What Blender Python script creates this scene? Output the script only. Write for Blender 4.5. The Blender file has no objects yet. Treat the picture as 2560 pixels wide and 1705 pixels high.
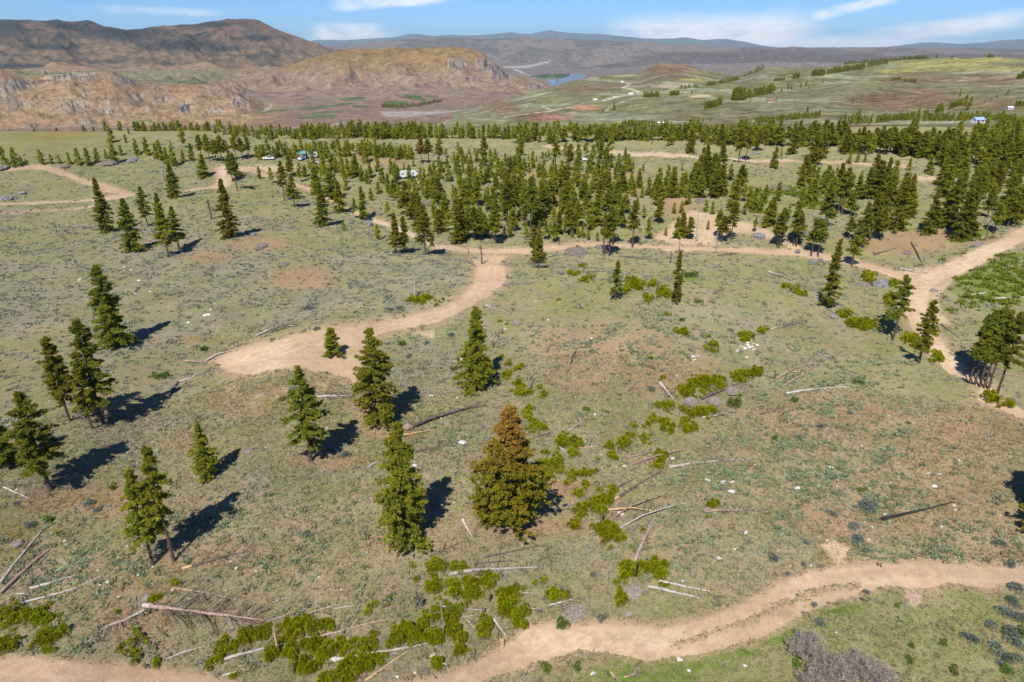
import bpy, math, random
import numpy as np
from mathutils import Vector
R = math.radians
# ------------------------------------------------------------------ camera
CAMZ = 55.0; PITCH = R(23.3); FPX = 1707.0; W0, H0 = 2560.0, 1705.0
sc = bpy.context.scene
cam_d = bpy.data.cameras.new('camera'); cam = bpy.data.objects.new('camera', cam_d)
sc.collection.objects.link(cam); sc.camera = cam
cam.location = (0, 0, CAMZ); cam.rotation_euler = (R(90) - PITCH, 0, 0)
cam_d.sensor_width = 36.0; cam_d.lens = 36.0 * FPX / W0
cam_d.clip_start = 0.5; cam_d.clip_end = 90000
# ------------------------------------------------------------------ sky and sun
SUN_EL = R(50); SHADOW_AZ = R(16.5)          # shadows fall 16.5 degrees right of straight ahead
world = bpy.data.worlds.new("World"); sc.world = world; world.use_nodes = True
nt = world.node_tree; nt.nodes.clear()
def N(nt, t, **kw):
    n = nt.nodes.new(t)
    for k, v in kw.items():
        if k in n.inputs: n.inputs[k].default_value = v
        else: setattr(n, k, v)
    return n
def L(nt, a, b): nt.links.new(a, b)
out = N(nt, 'ShaderNodeOutputWorld'); bg = N(nt, 'ShaderNodeBackground'); bg.inputs['Strength'].default_value = 0.085
sky = N(nt, 'ShaderNodeTexSky'); sky.sky_type = 'NISHITA'; sky.sun_disc = False
sky.sun_elevation = SUN_EL; sky.sun_rotation = math.pi + SHADOW_AZ
sky.altitude = 600; sky.air_density = 1.0; sky.dust_density = 0.3; sky.ozone_density = 3.0
tc = N(nt, 'ShaderNodeTexCoord'); sep = N(nt, 'ShaderNodeSeparateXYZ'); L(nt, tc.outputs['Generated'], sep.inputs[0])
def M(nt, op, a, b=None, c=None, clamp=False):
    n = nt.nodes.new('ShaderNodeMath'); n.operation = op; n.use_clamp = clamp
    for i, s in enumerate((a, b, c)):
        if s is None: continue
        if hasattr(s, 'is_linked') or hasattr(s, 'links'): nt.links.new(s, n.inputs[i])
        else: n.inputs[i].default_value = s
    return n.outputs[0]
def smooth(nt, x, a, b):
    n = nt.nodes.new('ShaderNodeMapRange'); n.interpolation_type = 'SMOOTHSTEP'
    nt.links.new(x, n.inputs['Value']); n.inputs['From Min'].default_value = a; n.inputs['From Max'].default_value = b
    return n.outputs[0]
# azimuth / elevation of the view direction -> thin cirrus streaks
az = M(nt, 'ARCTAN2', sep.outputs[0], sep.outputs[1]); el = M(nt, 'ARCSINE', sep.outputs[2])
def px_az(u, v):
    a = (u - 1280) / FPX; b = (852.5 - v) / FPX
    return math.atan2(a, math.cos(PITCH) + b * math.sin(PITCH))
def px_el(u, v):
    a = (u - 1280) / FPX; b = (852.5 - v) / FPX
    return math.atan2(-math.sin(PITCH) + b * math.cos(PITCH), math.hypot(a, math.cos(PITCH) + b * math.sin(PITCH)))
def cloud(u0, v0, u1, v1, thick, gain):
    """a streak of cirrus lying along a line of the sky dome"""
    a0, e0, a1, e1 = px_az(u0, v0), px_el(u0, v0), px_az(u1, v1), px_el(u1, v1)
    dx, dy = a1 - a0, e1 - e0; ln = math.hypot(dx, dy); dx /= ln; dy /= ln
    ra = M(nt, 'SUBTRACT', az, a0); re = M(nt, 'SUBTRACT', el, e0)
    s = M(nt, 'ADD', M(nt, 'MULTIPLY', ra, dx), M(nt, 'MULTIPLY', re, dy))
    t = M(nt, 'ADD', M(nt, 'MULTIPLY', ra, -dy), M(nt, 'MULTIPLY', re, dx))
    cv = nt.nodes.new('ShaderNodeCombineXYZ')
    L(nt, M(nt, 'MULTIPLY', s, 14.0), cv.inputs[0]); L(nt, M(nt, 'MULTIPLY', t, 55.0), cv.inputs[1])
    nz = N(nt, 'ShaderNodeTexNoise'); nz.inputs['Scale'].default_value = 1.0; nz.inputs['Detail'].default_value = 7; nz.inputs['Roughness'].default_value = .6
    nz.inputs['Distortion'].default_value = 0.6
    L(nt, cv.outputs[0], nz.inputs['Vector'])
    tt = M(nt, 'ADD', t, M(nt, 'MULTIPLY', M(nt, 'SUBTRACT', nz.outputs['Fac'], .5), thick * 1.3))
    m = M(nt, 'SUBTRACT', 1.0, smooth(nt, M(nt, 'ABSOLUTE', tt), thick * .15, thick))
    m = M(nt, 'MULTIPLY', m, smooth(nt, s, -ln * .08, ln * .18))
    m = M(nt, 'MULTIPLY', m, M(nt, 'SUBTRACT', 1.0, smooth(nt, s, ln * .75, ln * 1.08)))
    m = M(nt, 'MULTIPLY', m, smooth(nt, nz.outputs['Fac'], .22, .56))
    return M(nt, 'MULTIPLY', m, min(1.0, gain * 1.25))
cl = None
for c in ((1520, 90, 2060, 74, .030, .95), (1650, 62, 2000, 50, .010, .55), (2150, 98, 2620, 38, .014, .62), (2020, 45, 2250, -10, .008, .7),
          (780, 80, 960, 78, .014, .75), (830, 12, 1130, -8, .010, .65), (250, 22, 560, 32, .006, .30), (1600, 100, 2420, 108, .012, .5), (760, 90, 1000, 92, .012, .35)):
    m = cloud(*c); cl = m if cl is None else M(nt, 'MAXIMUM', cl, m)
tint = N(nt, 'ShaderNodeMix'); tint.data_type = 'RGBA'; tint.blend_type = 'MULTIPLY'; tint.inputs['Factor'].default_value = 1
L(nt, sky.outputs[0], tint.inputs['A']); tint.inputs['B'].default_value = (0.46, 0.75, 1.26, 1)
mx = N(nt, 'ShaderNodeMix'); mx.data_type = 'RGBA'; L(nt, cl, mx.inputs['Factor']); L(nt, tint.outputs['Result'], mx.inputs['A'])
mx.inputs['B'].default_value = (9.6, 9.8, 10.2, 1)
L(nt, mx.outputs['Result'], bg.inputs[0]); L(nt, bg.outputs[0], out.inputs[0])
sd = bpy.data.lights.new('sun', 'SUN'); sd.energy = 4.6; sd.angle = R(0.55); sd.color = (1.0, 0.955, 0.88)
sun = bpy.data.objects.new('sun', sd); sc.collection.objects.link(sun)
sdir = Vector((-math.sin(SHADOW_AZ) * math.cos(SUN_EL), -math.cos(SHADOW_AZ) * math.cos(SUN_EL), math.sin(SUN_EL)))
sun.rotation_euler = sdir.to_track_quat('Z', 'Y').to_euler()
sc.view_settings.view_transform = 'Standard'; sc.view_settings.look = 'None'
sc.view_settings.exposure = 0.38; sc.view_settings.gamma = 1.0
# ------------------------------------------------------------------ helpers
rng = np.random.RandomState(7); random.seed(5)
_perm = np.random.RandomState(11).permutation(4096); _ga = np.random.RandomState(12).rand(4096) * 2 * math.pi
_gx, _gy = np.cos(_ga), np.sin(_ga)
def pn(x, y):
    """2D gradient noise, about -1..1"""
    x = np.asarray(x, float); y = np.asarray(y, float)
    xi = np.floor(x).astype(np.int64); yi = np.floor(y).astype(np.int64); fx = x - xi; fy = y - yi
    def g(ix, iy, dx, dy):
        h = _perm[(_perm[ix & 4095] + iy) & 4095]; return _gx[h] * dx + _gy[h] * dy
    u = fx * fx * fx * (fx * (fx * 6 - 15) + 10); v = fy * fy * fy * (fy * (fy * 6 - 15) + 10)
    a = g(xi, yi, fx, fy); b = g(xi + 1, yi, fx - 1, fy); c = g(xi, yi + 1, fx, fy - 1); d = g(xi + 1, yi + 1, fx - 1, fy - 1)
    return ((a + (b - a) * u) * (1 - v) + (c + (d - c) * u) * v) * 1.5
def fbm(x, y, o=4, gain=.5):
    s = 0; a = 1; t = 0
    for k in range(o):
        s = s + a * pn(x * 2 ** k + 17.3 * k, y * 2 ** k - 9.1 * k); t += a; a *= gain
    return s / t
def ridged(x, y, o=5):
    s = 0; a = 1; t = 0; w = 1
    for k in range(o):
        n = 1 - np.abs(pn(x * 2 ** k + 5.7 * k, y * 2 ** k + 3.3 * k)) * 1.3; n = np.clip(n, 0, 1) ** 2
        s = s + a * n * w; w = np.clip(n * 1.6, 0, 1); t += a; a *= .55
    return s / t
def ss(a, b, x):
    t = np.clip((x - a) / (b - a), 0, 1); return t * t * (3 - 2 * t)
CP, SP = math.cos(PITCH), math.sin(PITCH)
def pdir(u, v):
    a = (u - 1280) / FPX; b = (852.5 - v) / FPX
    return a, CP + b * SP, -SP + b * CP
def proj(x, y, z):
    zc = np.asarray(z) - CAMZ; d = y * CP - zc * SP; up = y * SP + zc * CP
    d = np.where(d < .5, .5, d)
    return 1280 + FPX * x / d, 852.5 - FPX * up / d
S2 = 2560 / 2354.0
TILES = {10: (0, 280, 3.68), 11: (640, 280, 3.68), 12: (1280, 280, 3.68), 13: (1920, 240, 3.564),
         20: (0, 640, 3.68), 21: (640, 640, 3.68), 22: (1280, 640, 3.68), 23: (1920, 600, 3.564),
         30: (0, 1000, 3.68), 31: (640, 1000, 3.68), 32: (1280, 1000, 3.68), 33: (1920, 1000, 3.68),
         40: (0, 1305, 3.68), 41: (640, 1305, 3.68), 42: (1280, 1305, 3.68), 43: (1920, 1305, 3.68),
         1: (0, 0, 2.738), 2: (850, 0, 2.738), 3: (1700, 0, 2.738), 0: (0, 0, 1 / S2)}
def T(t, x, y):
    a, b, s = TILES[t]; return a + x / s, b + y / s
# ------------------------------------------------------------------ terrain height
def flat(u, v, z=0.0):
    a, b, c = pdir(u, v); t = (z - CAMZ) / c; return a * t, b * t
CREST = np.array([flat(*T(0, x, y)) for x, y in ((900, 575), (1120, 598), (1330, 628), (1500, 655), (1700, 655), (1850, 680), (1975, 755), (2120, 842), (2240, 905), (2354, 960), (2480, 1050), (2600, 1200))])
CAMP = np.array([0, .2, .35, .45, .4, .5, .8, 1, 1, 1, 1, 1])
def seg_dist(x, y, P, side=True):
    best = np.full(np.shape(x), 1e9); sg = np.zeros(np.shape(x)); par = np.zeros(np.shape(x))
    for i in range(len(P) - 1):
        ax, ay = P[i]; bx, by = P[i + 1]; dx, dy = bx - ax, by - ay; l2 = dx * dx + dy * dy
        t = np.clip(((x - ax) * dx + (y - ay) * dy) / l2, 0, 1)
        ex, ey = x - ax - t * dx, y - ay - t * dy; d = np.hypot(ex, ey)
        s = np.sign(dx * ey - dy * ex)
        m = d < best; best = np.where(m, d, best); sg = np.where(m, s, sg); par = np.where(m, i + t, par)
    return best, sg, par
def hnear(x, y):
    x = np.asarray(x, float); y = np.asarray(y, float)
    z = 2.6 * pn(x / 62 + 3.1, y / 62) + 1.25 * pn(x / 27, y / 27 + 8) + .34 * pn(x / 9, y / 9)+ .12 * pn(x / 3, y / 3)
    d, s, par = seg_dist(x, y, CREST); sd_ = d * s            # positive = far / right side
    amp = np.interp(par, np.arange(len(CAMP)), CAMP)
    z = z - 17 * amp * ss(-5, 16, sd_) * (1 - .85 * ss(34, 120, sd_)) + 4.0 * amp * np.exp(-(sd_ / 22) ** 2)
    # basin of the wood in the middle, rise on the left, gentle swells
    z = z - 5 * np.exp(-((x - 10) / 75) ** 2 - ((y - 250) / 60) ** 2)
    z = z + 3.5 * np.exp(-((x + 80) / 38) ** 2 - ((y - 185) / 45) ** 2)
    z = z + 4.5 * np.exp(-((x + 40) / 60) ** 2 - ((y - 330) / 25) ** 2) + 4 * np.exp(-((x - 60) / 60) ** 2 - ((y - 390) / 25) ** 2)
    rr_ = np.hypot(x, y); z = z + ss(210, 320, rr_) * (2.6 * pn(x / 48 + 7, y / 30) + 1.2 * pn(x / 22, y / 16 + 3))
    # little draw with saplings and logs
    gd, _, gp = seg_dist(x, y, GUL); z = z - 4.6 * np.exp(-(gd / 11) ** 2)
    z = z + 4.0 * np.exp(-((x - KN[0]) / 34) ** 2 - ((y - KN[1]) / 30) ** 2)
    gd, _, gp = seg_dist(x, y, GUL2); z = z - 2.6 * np.exp(-(gd / 10) ** 2)
    # bare grassy hill at the far left
    z = z + 9 * np.exp(-((x + 190) / 110) ** 2 - ((y - 375) / 55) ** 2)
    return z
KN = flat(*T(0, 1650, 760))
GUL = np.array([flat(*T(0, x, y)) for x, y in ((1900, 800), (1700, 890), (1560, 960), (1430, 1060), (1380, 1190), (1250, 1330), (1130, 1450), (800, 1530), (400, 1560))])
GUL2 = np.array([flat(*T(0, x, y)) for x, y in ((700, 700), (480, 800), (300, 1040), (150, 1180), (0, 1350))])
# far country: rows of the skyline and of the ground lines at rising distances
def row(r, pts):
    A = []
    for u, v in pts:
        a, b, c = pdir(u, v); A.append((math.atan2(a, b), c / math.hypot(a, b)))
    A.sort(); A = np.array(A); return r, A[:, 0], A[:, 1]
RC = [(-900, 335), (0, 330), (600, 318), (850, 308), (1000, 300), (1100, 288), (1180, 270), (1280, 242), (1380, 217), (1430, 201), (1510, 187), (1600, 184), (1625, 170), (1650, 159), (1672, 156), (1705, 158), (1740, 167), (1790, 184), (1850, 183), (1880, 173), (1925, 165), (1985, 168), (2100, 161), (2200, 150), (2300, 144), (2400, 144), (2560, 141), (3500, 128)]
H2P = [(-900, 182), (0, 182), (480, 181), (530, 178), (600, 172), (690, 168), (730, 160), (770, 146), (810, 134), (850, 125), (905, 118), (960, 120), (1040, 116), (1095, 112), (1140, 115), (1180, 122), (1205, 131), (1228, 147), (1250, 170), (1272, 183), (1300, 188), (1340, 196), (1360, 204), (1376, 216), (1420, 221), (1600, 224), (3500, 224)]
M1 = [(-900, 70), (-200, 52), (0, 48), (80, 43), (150, 46), (215, 50), (240, 58), (268, 67), (305, 68), (380, 58), (430, 54), (490, 51), (530, 44), (560, 41), (600, 41), (635, 46), (665, 58), (700, 71), (730, 84), (770, 97), (820, 113), (870, 126), (930, 150), (1250, 176), (1400, 179), (1600, 176), (2000, 174), (3500, 176)]
ROWS = [
 row(520, [(-900, 330), (0, 327), (300, 325), (560, 332), (800, 342), (1300, 344), (1700, 338), (2560, 330), (3500, 320)]),
 row(800, [(-900, 345), (0, 342), (560, 350), (900, 352), (1400, 345), (1700, 325), (2000, 312), (2560, 305), (3500, 300)]),
 row(1300, [(-900, 345), (0, 342), (900, 345), (1150, 325), (1400, 305), (1700, 285), (2000, 272), (2300, 262), (2560, 255), (3500, 245)]),
 row(2100, [(-900, 340), (0, 338), (900, 325), (1100, 302), (1250, 275), (1400, 252), (1600, 228), (1800, 218), (2000, 212), (2300, 200), (2560, 195), (3500, 185)]),
 row(3100, RC),
 row(3700, [(u, v + (14 if u > 1150 else -12)) for u, v in RC]),
 row(4600, [(-900, 170), (0, 172), (60, 196), (110, 192), (150, 180), (230, 176), (275, 173), (310, 188), (345, 206), (400, 216), (430, 213), (520, 213), (560, 219), (600, 234), (625, 252), (660, 272), (800, 272), (1100, 268), (1250, 262), (1600, 255), (3500, 255)]),
 row(5200, [(-900, 184), (0, 186), (300, 192), (420, 205), (520, 215), (600, 236), (700, 253), (850, 250), (1000, 246), (1150, 244), (1300, 246), (1400, 244), (3500, 244)]),
 row(6000, [(-900, 180), (300, 186), (500, 192), (650, 214), (800, 200), (950, 196), (1100, 192), (1200, 205), (1300, 222), (1380, 231), (1500, 234), (3500, 234)]),
 row(7000, H2P),
 row(7900, [(u, v + 16 if 560 < u < 1376 else v - 10 if u <= 560 else v - 6) for u, v in H2P]),
 row(9200, [(-900, 110), (0, 114), (200, 120), (400, 112), (560, 106), (700, 122), (800, 142), (900, 175), (1250, 196), (1400, 199), (3500, 199)]),
 row(11500, M1),
 row(12500, [(u, v + (30 if u < 900 else -4)) for u, v in M1]),
 row(14200, [(-900, 130), (800, 130), (1000, 148), (1100, 146), (1200, 150), (1300, 156), (1400, 166), (1460, 166), (1520, 158), (1600, 146), (1650, 136), (1705, 128), (1780, 124), (1850, 128), (1960, 126), (2060, 132), (2160, 130), (2300, 134), (2420, 131), (2560, 136), (3500, 136)]),
 row(14900, [(-900, 130), (800, 136), (1100, 152), (1300, 160), (1450, 170), (1700, 134), (2000, 132), (2560, 140), (3500, 140)]),
 row(16200, [(-900, 126), (800, 122), (900, 130), (1000, 122), (1080, 126), (1160, 118), (1250, 124), (1330, 116), (1420, 122), (1500, 118), (1600, 124), (1700, 130), (1800, 121), (1950, 122), (2100, 120), (2300, 124), (2560, 130), (3500, 130)]),
 row(17000, [(-900, 128), (800, 127), (1100, 128), (1400, 128), (1700, 134), (2000, 125), (2560, 134), (3500, 134)]),
 row(18500, [(-900, 120), (700, 122), (850, 118), (900, 108), (1000, 97), (1100, 92), (1150, 95), (1210, 98), (1300, 92), (1350, 94), (1450, 98), (1560, 100), (1700, 109), (1780, 116), (1790, 115), (1900, 116), (2060, 118), (2200, 116), (2300, 118), (2420, 121), (2560, 124), (3500, 122)]),
 row(20500, [(-900, 124), (700, 124), (1000, 105), (1150, 101), (1350, 101), (1560, 106), (1780, 120), (2200, 121), (2560, 124), (3500, 124)]),
 row(30000, [(-900, 112), (700, 112), (790, 98), (860, 99), (930, 95), (990, 90), (1021, 82), (1050, 83), (1085, 88), (1130, 84), (1180, 86), (1240, 81), (1275, 77), (1300, 81), (1330, 82), (1352, 76), (1375, 73), (1392, 78), (1415, 80), (1500, 81), (1560, 88), (1600, 92), (1640, 94), (1690, 96), (1720, 93), (1760, 100), (1815, 96), (1870, 102), (1900, 110), (1960, 116), (2100, 118), (2210, 114), (2290, 107), (2340, 104), (2400, 107), (2480, 101), (2560, 95), (3500, 92)]),
 row(33000, [(-900, 140), (3500, 140)])]
RR = np.array([r[0] for r in ROWS], float)
def hfar(x, y, r=None):
    r = np.hypot(x, y); a = np.arctan2(x, y)
    lr = np.log(np.clip(r, RR[0], RR[-1])); LR = np.log(RR)
    k = np.clip(np.searchsorted(LR, lr, side='right') - 1, 0, len(RR) - 2)
    Zs = np.stack([CAMZ + rr * np.interp(a, A, S) for rr, A, S in ROWS])
    idx = np.arange(a.size).reshape(a.shape) if a.ndim else 0
    fl = Zs.reshape(len(RR), -1); kk = k.ravel(); ii = np.arange(kk.size)
    z0 = fl[kk, ii]; z1 = fl[kk + 1, ii]
    t = ((np.exp(lr) - RR[k]) / (RR[k + 1] - RR[k])).ravel(); t = np.clip(t, 0, 1)
    up = (z1 > z0)
    # slopes meet valley floors softly and round over at crests
    t = np.where(up, .45 * t + .55 * (t * t * (3 - 2 * t)), .6 * t + .4 * (t * t * (3 - 2 * t)))
    z = (z0 + (z1 - z0) * t).reshape(a.shape)
    # relief: gullies carved into the slopes, weaker at the crests themselves
    rough = np.interp(a.ravel() * 0 + r.ravel(), [520, 900, 1500, 3000, 3400, 3900, 4300, 5200, 5600, 6300, 6850, 7400, 8200, 9800, 11200, 12500, 17000, 18500, 30000], [2, 5, 20, 20, 8, 70, 60, 12, 90, 130, 40, 12, 90, 300, 80, 60, 110, 40, 80]).reshape(a.shape)
    sc_ = np.interp(r, [520, 3000, 5000, 7000, 11000, 18000, 30000], [260, 520, 330, 560, 1050, 2000, 4000])
    w = 1.0
    floor = (a > px_az(620, 250)) & (r > 3200) & (r < 5600)
    rough = np.where(floor, 6, rough)
    rough = np.where((a > px_az(1390, 200)) & (r > 5000) & (r < 12500), 4, rough)
    rg = 1 - ridged(x / sc_ + 40, y / sc_ + 11, 6)
    return z - rough * rg + rough * .3
def H(x, y):
    x = np.asarray(x, float); y = np.asarray(y, float); r = np.hypot(x, y); w = ss(430, 620, r)
    z = hnear(x, y) * (1 - w)
    if np.any(w > 0): z = z + hfar(x, y) * w
    return z
def hit(u, v, far=None, near=30.0):
    """the point of the ground that photo pixel (u, v) shows"""
    if far is None: far = 900.0 if v > 320 else 9000.0
    a, b, c = pdir(u, v); ts = np.exp(np.linspace(math.log(near), math.log(far), 260 if far < 1000 else 500))
    x, y, z = a * ts, b * ts, CAMZ + c * ts; g = z - H(x, y)
    i = np.argmax(g < 0)
    if i == 0: i = len(ts) - 1
    t0, t1, g0, g1 = ts[i - 1], ts[i], g[i - 1], g[i]
    for _ in range(4):
        t = t0 + (t1 - t0) * (g0 / (g0 - g1) if g0 != g1 else .5); t = min(max(t, t0), t1)
        gg = float((CAMZ + c * t) - H(np.array([a * t]), np.array([b * t]))[0])
        if gg > 0: t0, g0 = t, gg
        else: t1, g1 = t, gg
    return Vector((a * t, b * t, float(H(np.array([a * t]), np.array([b * t]))[0])))
def th(t, x, y): return hit(*T(t, x, y))
def ground(x, y): return float(H(np.array([x]), np.array([y]))[0])
def height_for(p, vtop):
    """height of an upright thing at p whose top shows at photo row vtop"""
    lo, hi = 0.0, 120.0
    for _ in range(30):
        m = (lo + hi) / 2; _, v = proj(p.x, p.y, p.z + m)
        if v > vtop: lo = m
        else: hi = m
    return lo
def pxsize(p): return (p.y * CP - (p.z - CAMZ) * SP) / FPX       # metres per photo pixel there
# ------------------------------------------------------------------ mesh building
def mesh_np(name, V, F, mat=None, smooth_=False, attrs=None):
    """F: list of int arrays of shape (n,3) or (n,4)"""
    if isinstance(F, np.ndarray): F = [F]
    F = [f for f in F if len(f)]
    me = bpy.data.meshes.new(name); V = np.asarray(V, np.float32)
    nl = sum(f.size for f in F); npoly = sum(len(f) for f in F)
    me.vertices.add(len(V)); me.loops.add(nl); me.polygons.add(npoly)
    me.vertices.foreach_set('co', V.ravel())
    me.loops.foreach_set('vertex_index', np.concatenate([f.ravel() for f in F]).astype(np.int32))
    tot = np.concatenate([np.full(len(f), f.shape[1], np.int32) for f in F]); st = np.concatenate([[0], np.cumsum(tot)[:-1]]).astype(np.int32)
    me.polygons.foreach_set('loop_start', st)
    try: me.polygons.foreach_set('loop_total', tot)
    except Exception: pass
    me.polygons.foreach_set('use_smooth', np.full(npoly, smooth_, bool))
    me.update(calc_edges=True)
    if attrs:
        for k, a in attrs.items():
            a = np.asarray(a, np.float32)
            if a.ndim == 2:
                at = me.attributes.new(k, 'FLOAT_COLOR', 'POINT'); c = np.ones((len(V), 4), np.float32); c[:, :3] = a; at.data.foreach_set('color', c.ravel())
            else:
                at = me.attributes.new(k, 'FLOAT', 'POINT'); at.data.foreach_set('value', a)
    if mat: me.materials.append(mat)
    return me
def link(name, me, parent=None, loc=None, rot=None, scale=None):
    o = bpy.data.objects.new(name, me); sc.collection.objects.link(o)
    if parent is not None: o.parent = parent
    if loc is not None: o.location = loc
    if rot is not None: o.rotation_euler = rot
    if scale is not None: o.scale = scale
    return o
def tag(o, label=None, cat=None, group=None, kind=None):
    if label: o['label'] = label
    if cat: o['category'] = cat
    if group: o['group'] = group
    if kind: o['kind'] = kind
    return o
class MB:
    """collects shapes into one mesh"""
    def __init__(s): s.v = []; s.f = []; s.n = 0
    def add(s, V, F):
        V = np.asarray(V, float); s.v.append(V); s.f.append(np.asarray(F, np.int64) + s.n); s.n += len(V)
    def tube(s, P, Rd, k=6, cap=True):
        P = np.asarray(P, float); n = len(P); Rd = np.broadcast_to(np.asarray(Rd, float), (n,))
        d = np.gradient(P, axis=0); d /= np.linalg.norm(d, axis=1)[:, None] + 1e-9
        ref = np.array([0, 0, 1.0]) if abs(d[0][2]) < .8 else np.array([1.0, 0, 0])
        a = np.cross(d, ref); a /= np.linalg.norm(a, axis=1)[:, None] + 1e-9; b = np.cross(d, a)
        th_ = np.arange(k) * 2 * math.pi / k
        V = (P[:, None, :] + Rd[:, None, None] * (np.cos(th_)[None, :, None] * a[:, None, :] + np.sin(th_)[None, :, None] * b[:, None, :])).reshape(-1, 3)
        F = []
        for i in range(n - 1):
            for j in range(k):
                j2 = (j + 1) % k; F.append((i * k + j, i * k + j2, (i + 1) * k + j2, (i + 1) * k + j))
        s.add(V, F)
        if cap:
            m = len(V)
            for base, c in ((0, P[0]), ((n - 1) * k, P[-1])):
                ring = V[base:base + k]; s.add(np.vstack([ring, c[None]]), [(j, (j + 1) % k, k, k) for j in range(k)])
    def box(s, c, d, rz=0):
        c = np.asarray(c, float); d = np.asarray(d, float) / 2
        V = np.array([[x, y, z] for z in (-1, 1) for y in (-1, 1) for x in (-1, 1)], float) * d
        cr, sr = math.cos(rz), math.sin(rz); V = np.stack([V[:, 0] * cr - V[:, 1] * sr, V[:, 0] * sr + V[:, 1] * cr, V[:, 2]], 1) + c
        s.add(V, [(0, 2, 3, 1), (4, 5, 7, 6), (0, 1, 5, 4), (2, 6, 7, 3), (0, 4, 6, 2), (1, 3, 7, 5)])
    def prism(s, pts, z0, z1):
        n = len(pts); V = [(x, y, z0) for x, y in pts] + [(x, y, z1) for x, y in pts]
        F4 = [(i, (i + 1) % n, n + (i + 1) % n, n + i) for i in range(n)]; s.add(V, F4)
        s.add([(x, y, z1) for x, y in pts] + [(sum(p[0] for p in pts) / n, sum(p[1] for p in pts) / n, z1)], [(i, (i + 1) % n, n, n) for i in range(n)])
    def mesh(s, name, mat, smooth_=False, attrs=None):
        V = np.vstack(s.v); F3 = []; F4 = []
        for f in s.f:
            if f.shape[1] == 4:
                tri = f[:, 2] == f[:, 3]; F3.append(f[tri][:, :3]); F4.append(f[~tri])
            else: F3.append(f)
        fs = []
        if F3: fs.append(np.vstack(F3))
        if F4: fs.append(np.vstack(F4))
        return mesh_np(name, V, fs, mat, smooth_, attrs)
# ------------------------------------------------------------------ materials
def newmat(name):
    m = bpy.data.materials.new(name); m.use_nodes = True; nt = m.node_tree; nt.nodes.clear()
    o = nt.nodes.new('ShaderNodeOutputMaterial'); return m, nt, o
def mixc(nt, fac, a, b, bt='MIX'):
    n = nt.nodes.new('ShaderNodeMix'); n.data_type = 'RGBA'; n.blend_type = bt
    for s, i in ((fac, 'Factor'), (a, 'A'), (b, 'B')):
        if hasattr(s, 'links'): nt.links.new(s, n.inputs[i])
        elif i == 'Factor': n.inputs[i].default_value = s
        else: n.inputs[i].default_value = (*s, 1)
    return n.outputs['Result']
def noise(nt, vec, scale, detail=3, rough=.55, dist=0.0):
    n = nt.nodes.new('ShaderNodeTexNoise'); n.inputs['Scale'].default_value = scale; n.inputs['Detail'].default_value = detail
    n.inputs['Roughness'].default_value = rough; n.inputs['Distortion'].default_value = dist
    if vec is not None: nt.links.new(vec, n.inputs['Vector'])
    return n.outputs['Fac']
def leaf_mat(name, c1, c2, c3, tr=.25, scale=1.2):
    """foliage: three tones by clump, by tree and by height of the noise"""
    m, nt, o = newmat(name)
    tc = nt.nodes.new('ShaderNodeTexCoord'); oi = nt.nodes.new('ShaderNodeObjectInfo')
    n1 = noise(nt, tc.outputs['Object'], scale, 3); n2 = noise(nt, tc.outputs['Object'], scale * 5, 2)
    c = mixc(nt, smooth(nt, n1, .38, .62), c1, c2)
    c = mixc(nt, smooth(nt, n2, .5, .72), c, c3)
    hs = nt.nodes.new('ShaderNodeHueSaturation'); nt.links.new(c, hs.inputs['Color'])
    nt.links.new(M(nt, 'MULTIPLY_ADD', oi.outputs['Random'], .028, .488), hs.inputs['Hue'])
    nt.links.new(M(nt, 'MULTIPLY_ADD', oi.outputs['Random'], .34, .90), hs.inputs['Value'])
    d = nt.nodes.new('ShaderNodeBsdfDiffuse'); nt.links.new(hs.outputs[0], d.inputs[0])
    t = nt.nodes.new('ShaderNodeBsdfTranslucent'); nt.links.new(hs.outputs[0], t.inputs[0])
    ms = nt.nodes.new('ShaderNodeMixShader'); ms.inputs[0].default_value = tr
    nt.links.new(d.outputs[0], ms.inputs[1]); nt.links.new(t.outputs[0], ms.inputs[2]); nt.links.new(ms.outputs[0], o.inputs[0])
    return m
def rough_mat(name, c1, c2, scale=2.0, c3=None, rough=.9, bump=.0, stretch=None):
    m, nt, o = newmat(name); tc = nt.nodes.new('ShaderNodeTexCoord'); vec = tc.outputs['Object']
    if stretch:
        mp = nt.nodes.new('ShaderNodeMapping'); mp.inputs['Scale'].default_value = stretch; nt.links.new(vec, mp.inputs[0]); vec = mp.outputs[0]
    n1 = noise(nt, vec, scale, 4, .6); c = mixc(nt, smooth(nt, n1, .35, .65), c1, c2)
    if c3: c = mixc(nt, smooth(nt, noise(nt, vec, scale * 3.3, 3), .52, .7), c, c3)
    b = nt.nodes.new('ShaderNodeBsdfPrincipled'); nt.links.new(c, b.inputs['Base Color']); b.inputs['Roughness'].default_value = rough
    if bump:
        bp = nt.nodes.new('ShaderNodeBump'); bp.inputs['Strength'].default_value = bump; bp.inputs['Distance'].default_value = .08
        nt.links.new(n1, bp.inputs['Height']); nt.links.new(bp.outputs[0], b.inputs['Normal'])
    nt.links.new(b.outputs[0], o.inputs[0]); return m
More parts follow.
